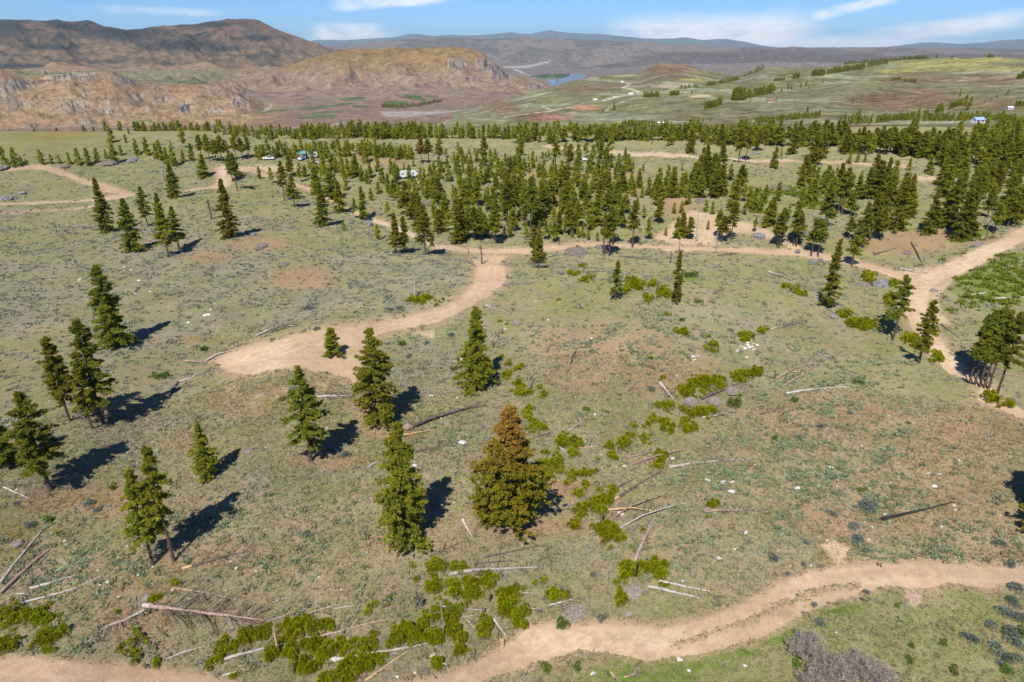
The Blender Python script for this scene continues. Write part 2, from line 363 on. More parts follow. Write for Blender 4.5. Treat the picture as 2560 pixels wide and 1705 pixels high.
# ------------------------------------------------------------------ terrain sheet
AZ = np.concatenate([np.linspace(-1.25, -.86, 40, endpoint=False), np.linspace(-.86, .86, 1080), np.linspace(.865, 1.25, 40)])
RD = np.concatenate([np.geomspace(16, 44, 40, endpoint=False), np.geomspace(44, 430, 680, endpoint=False), np.geomspace(430, 1300, 200, endpoint=False),
                     np.geomspace(1300, 13500, 420, endpoint=False), np.geomspace(13500, 33000, 130)])
nA, nR = len(AZ), len(RD)
GX = RD[:, None] * np.sin(AZ)[None]; GY = RD[:, None] * np.cos(AZ)[None]
GZ = np.concatenate([H(GX[i:i + 60], GY[i:i + 60]) for i in range(0, nR, 60)])
U, V_ = proj(GX, GY, GZ); GR = np.hypot(GX, GY)
def blur2(a): 
    b = a.copy(); b[1:-1] = (a[:-2] + a[1:-1] * 2 + a[2:]) / 4; return b
# the river: level water at the far valley
def poly_sd(X, Y, P):
    """signed distance in photo pixels to a polygon, positive inside"""
    P = np.asarray(P, float); mnx, mny = P.min(0) - 30; mxx, mxy = P.max(0) + 30
    o = np.full(X.shape, -30.0); m = (X > mnx) & (X < mxx) & (Y > mny) & (Y < mxy)
    x, y = X[m], Y[m]; d = np.full(x.shape, 1e9); ins = np.zeros(x.shape, bool)
    for i in range(len(P)):
        ax, ay = P[i]; bx, by = P[(i + 1) % len(P)]; dx, dy = bx - ax, by - ay; l2 = dx * dx + dy * dy + 1e-9
        t = np.clip(((x - ax) * dx + (y - ay) * dy) / l2, 0, 1); d = np.minimum(d, np.hypot(x - ax - t * dx, y - ay - t * dy))
        c = ((ay > y) != (by > y)) & (x < (bx - ax) * (y - ay) / (by - ay + 1e-12) + ax); ins ^= c
    o[m] = np.where(ins, d, -d); return o
def P_(t, *pts): return [T(t, x, y) for x, y in pts]
near = GR < 700
wob = 1.0
nU = U + 5 * fbm(GX / 2.2, GY / 2.2, 3) * (GR < 260) + 3 * fbm(GX / 6, GY / 6, 2) * (GR < 500); nV = V_ + 5 * fbm(GX / 2.2 + 50, GY / 2.2, 3) * (GR < 260)
low_road = P_(0, (860, 1580), (960, 1560), (1040, 1545), (1120, 1505), (1185, 1465), (1212, 1436), (1260, 1430), (1350, 1430), (1440, 1432), (1520, 1441), (1600, 1425), (1700, 1388), (1780, 1345), (1840, 1320), (1920, 1300), (2000, 1293), (2120, 1286), (2250, 1295), (2380, 1303),
              (2380, 1340), (2270, 1352), (2180, 1340), (2140, 1352), (2085, 1352), (2050, 1345), (1990, 1362), (1960, 1372), (1890, 1392), (1850, 1412), (1800, 1440), (1740, 1468), (1690, 1482), (1600, 1505), (1480, 1518), (1400, 1500), (1330, 1495), (1270, 1512), (1220, 1530), (1130, 1555), (1080, 1580))
left_road = P_(0, (-40, 1506), (80, 1508), (170, 1520), (300, 1528), (420, 1542), (520, 1560), (600, 1590), (-40, 1620))
pad = P_(0, (1108, 586), (1172, 588), (1150, 604), (1163, 625), (1160, 650), (1132, 672), (1100, 692), (1050, 722), (1000, 742), (930, 756), (872, 768), (840, 778), (838, 800), (835, 830), (822, 862), (812, 880), (790, 868), (760, 856), (728, 855), (700, 846), (640, 850), (600, 856), (570, 862), (535, 858), (505, 846), (492, 828), (520, 808), (600, 788), (680, 770), (760, 755), (860, 740), (930, 728), (1000, 712), (1050, 688), (1082, 660), (1094, 622), (1088, 600))
dirtA = P_(0, (1500, 548), (1545, 512), (1560, 500), (1590, 482), (1645, 490), (1720, 512), (1770, 528), (1800, 548), (1850, 570), (1905, 590), (1890, 600), (1830, 580), (1790, 556), (1740, 545), (1700, 536), (1650, 566), (1560, 566))
spot1 = P_(0, (1885, 1252), (1920, 1240), (1955, 1258), (1945, 1280), (1950, 1305), (1925, 1305), (1905, 1275))
spot2 = P_(0, (925, 762), (1002, 760), (998, 776), (960, 772))
spot3 = P_(0, (2080, 1350), (2115, 1352), (2118, 1385), (2098, 1398), (2078, 1372))
spotJ = P_(0, (2040, 622), (2100, 618), (2210, 598), (2345, 528), (2380, 530), (2300, 580), (2200, 640), (2160, 680), (2165, 720), (2190, 745), (2140, 745), (2118, 700), (2080, 650))
cut = P_(0, (490, 850), (560, 905), (620, 905), (700, 860), (760, 880), (830, 880), (800, 905), (740, 895), (700, 900), (640, 915), (600, 935), (560, 930), (500, 880))
campd = P_(0, (500, 382), (530, 382), (600, 378), (690, 380), (700, 392), (600, 398), (560, 392), (540, 400), (530, 430), (500, 436), (496, 400))
patch13 = P_(0, (2105, 403), (2230, 405), (2240, 412), (2110, 418))
def strip(pts, w, t=0):
    P = np.array([th(t, x, y)[:2] for x, y in pts]); return P, w
STR = [strip([(1000, 566), (1060, 574), (1110, 577), (1170, 575), (1240, 572), (1290, 568), (1340, 562), (1420, 563), (1500, 566), (1600, 570), (1700, 575), (1760, 577), (1830, 580), (1900, 590), (1960, 601), (2020, 618), (2080, 638), (2112, 652)], 4.2),
       strip([(1000, 566), (955, 545), (920, 525), (870, 510), (830, 495), (800, 480), (770, 465), (745, 450), (715, 435), (690, 428), (640, 412), (600, 398), (560, 390), (530, 384)], 3.2),
       strip([(-60, 470), (0, 468), (100, 464), (200, 460), (300, 450), (380, 442), (440, 436), (498, 431)], 3.8),
       strip([(498, 431), (512, 420), (514, 400), (512, 384)], 6),
       strip([(-60, 494), (0, 489), (100, 482), (200, 475), (226, 471)], 1.6),
       strip([(300, 449), (250, 435), (190, 415), (150, 400), (120, 388), (60, 384), (0, 390), (-60, 396)], 4.0),
       strip([(2112, 655), (2150, 634), (2200, 612), (2250, 588), (2310, 560), (2354, 540), (2400, 515)], 6.8),
       strip([(2112, 655), (2104, 690), (2110, 730), (2130, 770), (2160, 810), (2200, 850), (2250, 888), (2300, 918), (2354, 945), (2420, 985)], 5.8),
       strip([(1260, 335), (1330, 342), (1410, 349), (1500, 354), (1600, 361), (1700, 366), (1790, 369), (1880, 372), (1950, 374), (2080, 382)], 5),
       strip([(930, 448), (955, 425), (975, 405), (960, 395)], 2.0)]
road = np.full(GX.shape, -9.0); F3_ = fbm(GX[near] / 1.6, GY[near] / 1.6 + 4, 3)
nm = near; nx, ny = GX[nm], GY[nm]
rd = np.full(nx.shape, -9.0)
wob1 = .55 * fbm(nx / 2.5, ny / 2.5, 3)
for P, w in STR:
    m = (nx > P[:, 0].min() - 12) & (nx < P[:, 0].max() + 12) & (ny > P[:, 1].min() - 12) & (ny < P[:, 1].max() + 12)
    d, _, _ = seg_dist(nx[m], ny[m], P); rd[m] = np.maximum(rd[m], np.clip(w / 2 - d + wob1[m] * (1 if w < 7 else 1.3), -9, 9))
rut = np.zeros(nx.shape)
soil = np.full(nx.shape, -9.0)
for P, amp in ((low_road, 1), (left_road, 1), (pad, 1)):
    s = poly_sd(nU[nm], nV[nm], P); rd = np.maximum(rd, s * .10 * amp)
for P in (dirtA, spot1, spot2, spot3, spotJ, cut, campd, patch13):
    s = poly_sd(nU[nm], nV[nm], P); s = np.minimum(s, -2 + 9 * F3_) if P is cut else s; soil = np.maximum(soil, s * .10)
grass_strip = [(1560, 1478), (1620, 1458), (1690, 1438), (1740, 1420), (1790, 1392), (1850, 1366), (1900, 1352), (1970, 1340)]
GS = np.array([th(0, x, y)[:2] for x, y in grass_strip]); gsd, _, _ = seg_dist(nx, ny, GS)
rd = np.where(gsd < .35 + .5 * pn(nx / 1.3, ny / 1.3) + .35 * pn(nx / .5, ny / .5), -.1, rd)
road[nm] = rd
rd = rd + (.45 * F3_ + .25 * fbm(nx / .7, ny / .7, 2)) * (np.hypot(nx, ny) < 260); road[nm] = rd; roadm = np.zeros(GX.shape); roadm[nm] = ss(-.45, .45, rd)
soilm = np.zeros(GX.shape); soilm[nm] = ss(-.5, .8, soil)
# ruts: worn wheel lines along the centre lines of the tracks
TRK = [[(950, 1567), (1080, 1525), (1180, 1490), (1300, 1468), (1450, 1470), (1560, 1452), (1700, 1400), (1800, 1352), (1900, 1324), (2050, 1308), (2200, 1310), (2354, 1320)],
       [(0, 1528), (150, 1532), (300, 1545), (420, 1558), (500, 1575)],
       [(1140, 592), (1125, 640), (1080, 690), (1000, 728), (900, 748), (780, 772), (650, 805), (540, 830)]]
rutm = np.zeros(nx.shape)
for t in TRK:
    P = np.array([th(0, x, y)[:2] for x, y in t]); d, s, _ = seg_dist(nx, ny, P); d = d + .25 * pn(nx / 4, ny / 4)
    for o in (-1.0, 1.0): rutm = np.maximum(rutm, np.exp(-((d * s - o) / .32) ** 2))
rut_ = np.zeros(GX.shape); rut_[nm] = rutm * roadm[nm]
GZ = GZ - .22 * roadm - .09 * rut_ + .12 * np.exp(-((road - (-.2)) / .35) ** 2) * near * (GR < 260)
# ------------------------------------------------------------------ colours of the ground (albedo)
COL = np.zeros(GX.shape + (3,)); VEG = np.zeros(GX.shape); HERB = np.zeros(GX.shape)
def lay(mask, c):
    global COL
    COL = COL * (1 - mask[..., None]) + np.array(c) * mask[..., None]
def bl(items, soft=True):
    """patches of the ground, each an ellipse in photo pixels, edges broken by noise"""
    o = np.zeros(GX.shape)
    for cx, cy, rx, ry in items:
        u, v = T(0, cx, cy); rx_ = rx * S2; ry_ = ry * S2
        m = (np.abs(U - u) < rx_ * 2.2) & (np.abs(V_ - v) < ry_ * 2.2) & near
        d = np.hypot((U[m] - u) / rx_, (V_[m] - v) / ry_); o[m] = np.maximum(o[m], 1 - ss(.35, 1.35, d + .45 * FN[m]))
    return o
FN = np.zeros(GX.shape); FN[near] = fbm(nx / 7, ny / 7, 4)
F2 = np.zeros(GX.shape); F2[near] = fbm(nx / 26 + 9, ny / 26, 3)
F3 = np.zeros(GX.shape); F3[near] = fbm(nx / 1.6, ny / 1.6 + 4, 3)
GRASS = (.205, .182, .082); SAGE = (.19, .185, .115); SOIL = (.29, .20, .125); BROWN = (.275, .165, .092); GREEN = (.165, .18, .052); MOSS = (.19, .155, .035); TAN = (.46, .335, .22)
lay(np.ones(GX.shape), GRASS)
lay(ss(190, 300, GR) * .7 * near, (.205, .21, .09))
sage = np.clip(ss(-.25, .35, F2) * .7 + bl([(150, 640, 300, 110), (450, 620, 230, 80), (900, 640, 230, 80), (350, 760, 200, 60), (640, 700, 160, 60), (1650, 730, 150, 50), (250, 1040, 120, 60), (700, 1080, 180, 50), (1300, 1290, 150, 60), (330, 410, 180, 40), (1450, 360, 160, 20), (1750, 400, 100, 20), (1000, 850, 120, 60)]), 0, 1)
lay(sage * .85, SAGE)
green = bl([(1300, 645, 130, 30), (1400, 700, 140, 30), (1600, 640, 260, 30), (870, 800, 40, 14), (1030, 790, 36, 26), (560, 450, 160, 40), (800, 560, 190, 40), (300, 405, 170, 40), (1500, 360, 250, 16), (2060, 790, 80, 50), (2180, 880, 90, 40), (1850, 600, 160, 40), (1950, 440, 90, 60), (1400, 520, 300, 30), (1100, 480, 300, 60), (60, 560, 130, 40), (1750, 440, 200, 60), (2080, 480, 60, 60), (130, 340, 300, 30), (1500, 980, 160, 60), (1600, 860, 120, 50)])
lay(green * (.45 + .4 * np.clip(F3 + .5, 0, 1)), GREEN)
brown = bl([(1200, 1210, 150, 30), (1130, 1060, 60, 40), (940, 1245, 120, 30), (900, 985, 80, 30), (860, 930, 60, 50), (300, 1400, 90, 90), (450, 1280, 170, 40), (250, 1150, 160, 40), (150, 1150, 120, 30), (2150, 1160, 180, 90), (1900, 1200, 90, 50), (1400, 820, 160, 70), (1500, 850, 140, 60), (1900, 960, 200, 60), (2200, 1000, 150, 60), (600, 560, 80, 20), (480, 590, 70, 16), (750, 1060, 110, 22), (430, 1010, 60, 30), (1300, 470, 60, 30), (1420, 440, 60, 16), (1560, 470, 60, 30), (2080, 560, 130, 30), (2200, 540, 90, 30), (870, 365, 70, 22), (700, 640, 90, 30), (1850, 1180, 60, 40), (2300, 1270, 60, 30), (2120, 1060, 120, 40), (1350, 870, 90, 40), (1330, 400, 200, 12), (1290, 790, 50, 40), (1300, 1120, 80, 30), (540, 930, 70, 30), (660, 900, 120, 20)])
N10 = fbm(GX / 9 + 20, GY / 9 + 5, 4) * near; N5 = fbm(GX / 4 + 90, GY / 4 + 15, 3) * near
lay(ss(-.05, .3, N10) * .55 * near, (.16, .18, .058)); lay(ss(.05, .4, -N10 + .3 * N5) * .45 * near, (.245, .195, .14)); lay(ss(.2, .45, N5) * .4 * near, (.235, .175, .075))
lay(ss(.0, .5, FN) * .38 * near, (.15, .14, .07)); lay(ss(.1, .55, fbm(GX / 14 + 60, GY / 14, 3)) * .30 * near, (.30, .25, .15))
lay(np.clip(brown * .75 + ss(.05, .6, F3) * .18 * near, 0, 1), BROWN)
lay(ss(.0, .55, F3 + FN * .6) * .35 * near, SOIL)
moss = bl([(220, 1150, 60, 10), (640, 925, 60, 18), (1930, 1275, 60, 30), (2080, 1190, 50, 20), (2000, 1190, 60, 20), (860, 1060, 70, 12), (40, 1240, 50, 40), (340, 1330, 30, 30), (1450, 845, 30, 30), (150, 300, 120, 9), (2150, 1170, 70, 16), (120, 312, 100, 12), (480, 780, 60, 12), (960, 1000, 50, 10), (1100, 1370, 40, 20), (470, 300, 60, 6), (2280, 1400, 80, 40)])
lay(moss * .7, MOSS)
below = np.zeros(GX.shape); below[nm] = ss(-4, 8, poly_sd(nU[nm], nV[nm], P_(0, (1180, 1600), (1300, 1545), (1480, 1519), (1600, 1506), (1690, 1484), (1740, 1470), (1850, 1414), (1890, 1394), (2000, 1362), (2150, 1350), (2400, 1345), (2400, 1620))))
lay(below * .8, (.17, .18, .062)); lay(below * ss(.05, .4, FN) * .5, (.25, .20, .11))
lush = bl([(1560, 1520, 150, 24), (1500, 1555, 130, 26), (1680, 1500, 90, 16), (1760, 1470, 60, 12), (1900, 1400, 90, 14), (1830, 1420, 60, 14), (2290, 650, 110, 62), (2200, 560 - 5, 20, 6), (2240, 535, 40, 10), (1880, 1510, 30, 20), (1800, 1450, 60, 10), (2270, 590, 100, 20), (1580, 640, 40, 10)])
lay(np.clip(lush * .95, 0, 1), (.10, .155, .018))
HB0 = bl([(1900, 1080, 330, 180), (2150, 1230, 250, 140), (600, 1250, 330, 120), (1600, 1250, 220, 120), (800, 1350, 260, 90), (180, 1330, 200, 110), (1450, 800, 220, 90), (400, 1500, 240, 60), (700, 1450, 300, 60), (1000, 1200, 260, 120)])
lay(HB0 * (.25 + .5 * np.clip(F3 + N5 * 1.5 + .3, 0, 1)), (.30, .212, .14))
lay(soilm * (.75 + .25 * np.clip(F3 * 2 + .5, 0, 1)), TAN)
lay(soilm * bl([(2090, 1375, 40, 30)]), (.36, .26, .20))
lay(ss(.2, .9, np.exp(-((road + .6) / 1.1) ** 2)) * near * .55, (.34, .235, .145))
rb = np.array((.375, .27, .17)); lay(roadm, rb)
warm = bl([(2250, 590, 160, 50), (2150, 680, 80, 60), (2200, 850, 120, 80), (1400, 1470, 250, 40), (1250, 1460, 80, 30), (2050, 1335, 100, 20), (600, 820, 100, 40)]); lay(roadm * warm * .75, (.49, .37, .245))
redd = bl([(250, 420, 150, 40), (1150, 620, 60, 40), (80, 385, 90, 8), (200, 1540, 260, 30), (1600, 430, 10, 1)]); lay(roadm * redd * .55, (.42, .27, .175))
greyr = bl([(200, 462, 260, 16), (1500, 362, 300, 16), (515, 405, 12, 30), (870, 510, 130, 60)]); lay(roadm * greyr * .55, (.46, .38, .30))
lay(rut_ * np.clip(.25 + .5 * F3, 0, .5), (.54, .41, .29)); lay(roadm * ss(.05, .5, F3) * .45, (.34, .235, .15)); lay(roadm * ss(.1, .5, FN) * .35, (.36, .26, .17)); lay(roadm * ss(-.05, .5, -.2 + np.abs(F2)) * .3, (.56, .43, .30))
vm = np.clip((1 - roadm * 1.15) * (1 - soilm * .9), 0, 1)
VEG = vm * np.clip(.40 + .35 * sage + .25 * F2 - .30 * brown - .3 * lush - .55 * below, .02, 1)
HERBB = bl([(1900, 1080, 330, 180), (2150, 1230, 250, 140), (600, 1250, 330, 120), (1600, 1250, 220, 120), (800, 1350, 260, 90), (180, 1330, 200, 110), (1450, 800, 220, 90), (400, 1500, 240, 60), (1650, 1100, 160, 80), (1000, 1000, 120, 60), (1900, 900, 200, 90)])
HERB = vm * np.clip(HERBB * (.65 + .5 * FN) - .5 * below, 0, 1)
VEG = np.clip(VEG * (1 - .55 * HERBB), 0, 1)
# ---- far country colours
far = GR > 620
fx_, fy_, fz_, fr_, fu, fv = GX[far], GY[far], GZ[far], GR[far], U[far], V_[far]
dzr = np.gradient(GZ, axis=0) / np.gradient(GR, axis=0); dza = np.gradient(GZ, axis=1) / (GR * np.gradient(AZ)[None])
slope = np.hypot(dzr, dza)[far]
C = np.zeros(fx_.shape + (3,)); a_ = np.arctan2(fx_, fy_)
def f_lay(m, c):
    global C
    C = C * (1 - m[:, None]) + np.array(c) * m[:, None]
n1 = fbm(fx_ / 300, fy_ / 300, 5); n2 = fbm(fx_ / 1400 + 5, fy_ / 1400, 5); n3 = ridged(fx_ / 900 + 3, fy_ / 900, 4); n4 = fbm(fx_ / 90, fy_ / 90, 3)
C[:] = (.20, .19, .095)
rgt = ss(0, 1, (a_ - px_az(1120, 300)) / .12 + .0) * (fr_ < 3650)
f_lay(ss(.0, .5, n1) * .7, (.245, .25, .15)); f_lay(ss(.1, .55, n2) * .6, (.19, .13, .082)); f_lay(ss(.12, .3, fbm(fx_ / 160 + fy_ / 260, fy_ / 420, 3)) * .5 * (fr_ < 3600), (.37, .38, .24))
yel = np.zeros(fx_.shape)
for cx, cy, rx, ry in ((2330, 162, 150, 14), (2450, 150, 140, 8), (2250, 178, 60, 6), (2520, 172, 70, 6), (1730, 200, 40, 4)):
    yel = np.maximum(yel, 1 - ss(.5, 1.2, np.hypot((fu - cx) / rx, (fv - cy) / ry) + .5 * n1))
f_lay(yel * .8 * (fr_ < 3650), (.36, .32, .10))
br = np.zeros(fx_.shape)
for cx, cy, rx, ry in ((1680, 172, 75, 20), (2260, 250, 170, 32), (2300, 196, 120, 14), (2480, 200, 80, 20), (1350, 290, 90, 14), (2480, 262, 90, 14), (1250, 268, 60, 18), (1450, 222, 60, 10)):
    br = np.maximum(br, 1 - ss(.5, 1.25, np.hypot((fu - cx) / rx, (fv - cy) / ry) + .4 * n1))
f_lay(br * .75 * (fr_ < 3650), (.225, .14, .082))
for cx, cy, rx, ry, c in ((1465, 268, 40, 8, (.42, .24, .13)), (1370, 295, 45, 9, (.33, .18, .12)), (1750, 240, 30, 5, (.48, .38, .22)), (1670, 215, 45, 5, (.42, .34, .20))):
    f_lay((1 - ss(.6, 1.2, np.hypot((fu - cx) / rx, (fv - cy) / ry) + .4 * n1)) * (fr_ < 3650), c)
# valley floor and hills
aw_ = a_ + .03 * n1 + .02 * n4; rw_ = fr_ * (1 + .04 * n1)
cliffz = (rw_ > 3650) & (rw_ < 5000) & (aw_ < px_az(690, 260))
fl = ((fr_ > 2100) & (fr_ < 3650) & (a_ < px_az(1130, 290))) | ((fr_ > 3650) & (fr_ < 5700)) & ~cliffz
f_lay(fl * 1.0, (.245, .165, .115)); f_lay(fl * ss(-.1, .4, n2) * .6, (.25, .21, .14)); f_lay(fl * ss(.2, .5, n1) * .4, (.33, .26, .20))
f_lay(cliffz * 1.0, (.285, .185, .10)); f_lay(cliffz * ss(-.1, .5, n1) * .5, (.34, .25, .14))
f_lay(cliffz * ss(.7, 1.1, slope) * .5, (.25, .20, .155))
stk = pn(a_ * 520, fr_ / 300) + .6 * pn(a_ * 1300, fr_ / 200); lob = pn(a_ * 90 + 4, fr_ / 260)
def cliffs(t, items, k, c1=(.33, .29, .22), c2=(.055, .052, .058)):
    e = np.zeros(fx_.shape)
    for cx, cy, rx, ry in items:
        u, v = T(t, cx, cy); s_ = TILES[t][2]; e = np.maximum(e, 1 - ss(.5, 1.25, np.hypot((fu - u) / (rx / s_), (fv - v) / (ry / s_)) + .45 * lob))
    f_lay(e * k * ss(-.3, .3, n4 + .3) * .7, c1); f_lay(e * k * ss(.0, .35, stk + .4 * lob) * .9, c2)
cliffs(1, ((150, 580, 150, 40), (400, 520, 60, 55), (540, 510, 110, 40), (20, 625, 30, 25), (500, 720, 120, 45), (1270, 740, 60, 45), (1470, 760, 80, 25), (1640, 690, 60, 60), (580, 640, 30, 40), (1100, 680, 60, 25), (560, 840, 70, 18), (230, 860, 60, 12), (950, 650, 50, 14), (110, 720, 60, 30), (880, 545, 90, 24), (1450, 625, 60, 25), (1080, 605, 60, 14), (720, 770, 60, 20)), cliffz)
bench = (rw_ > 4850) & (rw_ < 7700) & (aw_ < px_az(545, 190) + (rw_ - 6000) / 1500 * .02); f_lay(bench * 1.0, (.225, .195, .10)); f_lay(bench * ss(.15, .35, n1 + .2 * n4) * .55, (.075, .08, .05))
h2 = (fr_ > 5650) & (fr_ < 8300) & ~bench & (a_ < px_az(1420, 220))
hh = np.clip((fz_ + 250) / 420, 0, 1)
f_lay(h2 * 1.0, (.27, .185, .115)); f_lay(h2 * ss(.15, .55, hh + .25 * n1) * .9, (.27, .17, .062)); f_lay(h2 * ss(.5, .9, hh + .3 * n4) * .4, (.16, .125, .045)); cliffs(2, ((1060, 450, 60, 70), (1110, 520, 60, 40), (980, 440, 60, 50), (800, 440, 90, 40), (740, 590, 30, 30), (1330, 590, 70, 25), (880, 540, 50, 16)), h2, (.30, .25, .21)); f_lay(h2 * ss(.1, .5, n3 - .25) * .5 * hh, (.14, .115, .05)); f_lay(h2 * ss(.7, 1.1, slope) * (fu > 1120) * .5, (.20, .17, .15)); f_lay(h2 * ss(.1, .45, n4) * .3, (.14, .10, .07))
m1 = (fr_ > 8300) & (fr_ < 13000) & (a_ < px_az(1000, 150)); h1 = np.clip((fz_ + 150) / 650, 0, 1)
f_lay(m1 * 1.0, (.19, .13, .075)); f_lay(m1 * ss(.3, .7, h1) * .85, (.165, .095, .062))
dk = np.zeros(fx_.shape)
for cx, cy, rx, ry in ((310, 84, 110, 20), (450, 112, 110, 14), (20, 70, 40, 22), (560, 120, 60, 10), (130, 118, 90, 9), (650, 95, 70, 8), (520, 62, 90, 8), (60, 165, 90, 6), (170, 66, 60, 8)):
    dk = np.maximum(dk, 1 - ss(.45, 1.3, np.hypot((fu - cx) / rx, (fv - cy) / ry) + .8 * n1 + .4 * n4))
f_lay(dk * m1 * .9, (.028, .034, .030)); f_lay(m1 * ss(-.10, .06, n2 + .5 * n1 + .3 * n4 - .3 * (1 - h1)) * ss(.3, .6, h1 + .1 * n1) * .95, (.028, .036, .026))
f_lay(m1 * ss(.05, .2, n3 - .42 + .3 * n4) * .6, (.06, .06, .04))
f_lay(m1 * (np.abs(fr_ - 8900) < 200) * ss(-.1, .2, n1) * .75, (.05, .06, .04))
fm = (fr_ > 8300) & ~m1
f_lay(fm * 1.0, (.195, .16, .125)); f_lay(fm * ss(-.15, .15, n2 + .4 * n1) * (fr_ > 15000) * (fr_ < 21500) * .6, (.085, .085, .065)); f_lay(fm * (fr_ > 13200) * (fr_ < 14600) * (a_ > px_az(1440, 170)) * .75, (.10, .08, .07)); f_lay(fm * (fr_ > 21500) * 1.0, (.15, .19, .19)); f_lay(fm * ss(.1, .5, n2) * .6, (.22, .185, .13)); f_lay(fm * ss(.3, .6, n4 + .3 * n1) * .4 * (fr_ < 17000), (.42, .38, .33)); f_lay(fm * ss(.1, .4, n1 + n2 * .5) * (fr_ > 17000) * .5, (.09, .09, .08))  # beyond the far hills the last ridge is painted blue-grey, haze put into its colour
def fpoly(P, c, rmin, rmax, s=1.0, soft=.6):
    f_lay(ss(-soft, soft, poly_sd(fu, fv, P)) * s * ((fr_ > rmin) & (fr_ < rmax)), c)
G_ = (.10, .135, .045)
for P in ([(430, 645), (530, 650), (600, 690), (500, 685)], [(300, 692), (460, 690), (450, 722), (300, 732)], [(545, 650), (680, 654), (670, 668), (600, 664)], [(0, 672), (150, 664), (170, 682), (0, 690)], [(90, 722), (190, 724), (180, 736), (90, 738)], [(590, 785), (700, 788), (660, 798), (590, 797)], [(0, 704), (90, 703), (80, 714), (0, 716)]):
    fpoly(P_(2, *P), G_ if len(P) < 5 else G_, 2000, 6500)
for P in ([(1780, 765), (1980, 740), (1930, 765), (1800, 776)], [(1990, 745), (2355, 710), (2355, 722), (2100, 756)], [(2110, 775), (2350, 752), (2340, 770), (2130, 784)], [(2020, 800), (2200, 785), (2310, 785), (2290, 805), (2060, 816)], [(860, 850), (920, 822), (1075, 822), (1000, 838)], [(1615, 795), (1665, 795), (1655, 807), (1620, 807)]):
    fpoly(P_(1, *P), (.13, .15, .06), 2000, 6500)
fpoly(P_(2, (270, 765), (420, 760), (620, 765), (930, 748), (700, 775), (450, 800), (330, 800), (290, 785)), (.40, .34, .29), 2000, 6500, .8)
fpoly(P_(2, (1850, 510), (2000, 505), (2020, 520), (1880, 530)), (.33, .30, .13), 2000, 4000, .9)
fpoly(P_(2, (2090, 575), (2330, 590), (2280, 610), (2200, 600)), (.42, .34, .22), 2000, 4000, .9)
town = P_(2, (1110, 455), (1270, 450), (1440, 415), (1440, 425), (1290, 465), (1130, 465)); fpoly(town, (.5, .47, .42), 8300, 16000, .6)
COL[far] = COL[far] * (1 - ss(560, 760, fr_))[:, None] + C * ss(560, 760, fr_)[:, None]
VEG = np.where(GR > 420, VEG * (1 - ss(300, 500, GR)), VEG)
# small far tracks
def far_track(t, pts, w, c):
    P = np.array([hit(*T(t, x, y), far=12000, near=500)[:2] for x, y in pts]); m = (GR > 600) & (GX > P[:, 0].min() - 60) & (GX < P[:, 0].max() + 60) & (GY > P[:, 1].min() - 60) & (GY < P[:, 1].max() + 60)
    d, _, _ = seg_dist(GX[m], GY[m], P); k = (1 - ss(w * .4, w, d))[:, None]; COL[m] = COL[m] * (1 - k) + np.array(c) * k
CT = (.50, .42, .30)
far_track(2, [(1120, 805), (1200, 785), (1400, 765), (1500, 745), (1570, 738)], 8, CT); far_track(2, [(1800, 692), (1900, 662), (1970, 645), (2060, 645), (2030, 625), (1930, 600), (1985, 572), (1930, 565)], 11, CT)
far_track(2, [(1440, 750), (1390, 735), (1400, 722), (1460, 716)], 7, CT); far_track(2, [(1180, 470), (1230, 490), (1300, 518)], 30, (.42, .39, .35)); far_track(2, [(1820, 760), (1870, 720), (1930, 700), (2010, 675)], 6, (.36, .34, .22))
far_track(1, [(1780, 770), (1860, 720), (1840, 712)], 9, (.4, .36, .28)); far_track(2, [(0, 835), (200, 822), (450, 802), (930, 748)], 9, (.34, .31, .28)); far_track(1, [(1930, 890), (2355, 838)], 9, (.38, .36, .33))
# river
rp = np.full(GX.shape, -9.0); fm_ = (GR > 7300) & (GR < 13500)
rp[fm_] = poly_sd(U[fm_], V_[fm_], P_(2, (1400, 540), (1430, 560), (1442, 592), (1495, 583), (1560, 557), (1650, 540), (1690, 515), (1660, 505), (1575, 505), (1575, 520), (1540, 532), (1480, 540)))
isl = np.zeros(GX.shape); isl[fm_] = ss(-.6, .6, poly_sd(U[fm_], V_[fm_], P_(2, (1300, 520), (1400, 505), (1570, 505), (1575, 520), (1500, 540), (1400, 540))))
COL = COL * (1 - isl[..., None]) + np.array((.07, .10, .05)) * isl[..., None]
# ------------------------------------------------------------------ split the sheet into ground, roads, hills...
i0 = np.arange(nR - 1)[:, None] * nA + np.arange(nA - 1)[None]
Q = np.stack([i0, i0 + 1, i0 + nA + 1, i0 + nA], -1)                   # normals up
def fc(a): return (a[:-1, :-1] + a[1:, :-1] + a[:-1, 1:] + a[1:, 1:]) / 4
fR, fA, fRo, fRi = fc(GR), fc(np.broadcast_to(AZ, GR.shape)), fc(road), fc(rp)
ID = np.zeros(fR.shape, int)
ID[fR >= 640] = 2
ID[(fR >= 2400) & (fA < px_az(1110, 290))] = 3; ID[(fR >= 3650)] = 3
ID[(fR >= 3650) & (fR < 5000) & (fA < px_az(690, 260))] = 4
ID[(fR >= 5000) & (fR < 8300) & (fA < px_az(1420, 220))] = 5
ID[(fR >= 5000) & (fR < 7900) & (fA < px_az(560, 190))] = 8
ID[(fR >= 8300) & (fR < 14000) & (fA < px_az(1000, 150))] = 6
ID[(fR >= 14000)] = 7
ID[(fR >= 8300) & (fA >= px_az(1000, 150)) & (fR < 14000)] = 3
ID[(fR < 640) & (fRo > 0)] = 1
ID[fRi > 0] = 9
FL = Q.reshape(-1, 4)[:, ::-1]; IDf = ID.ravel()
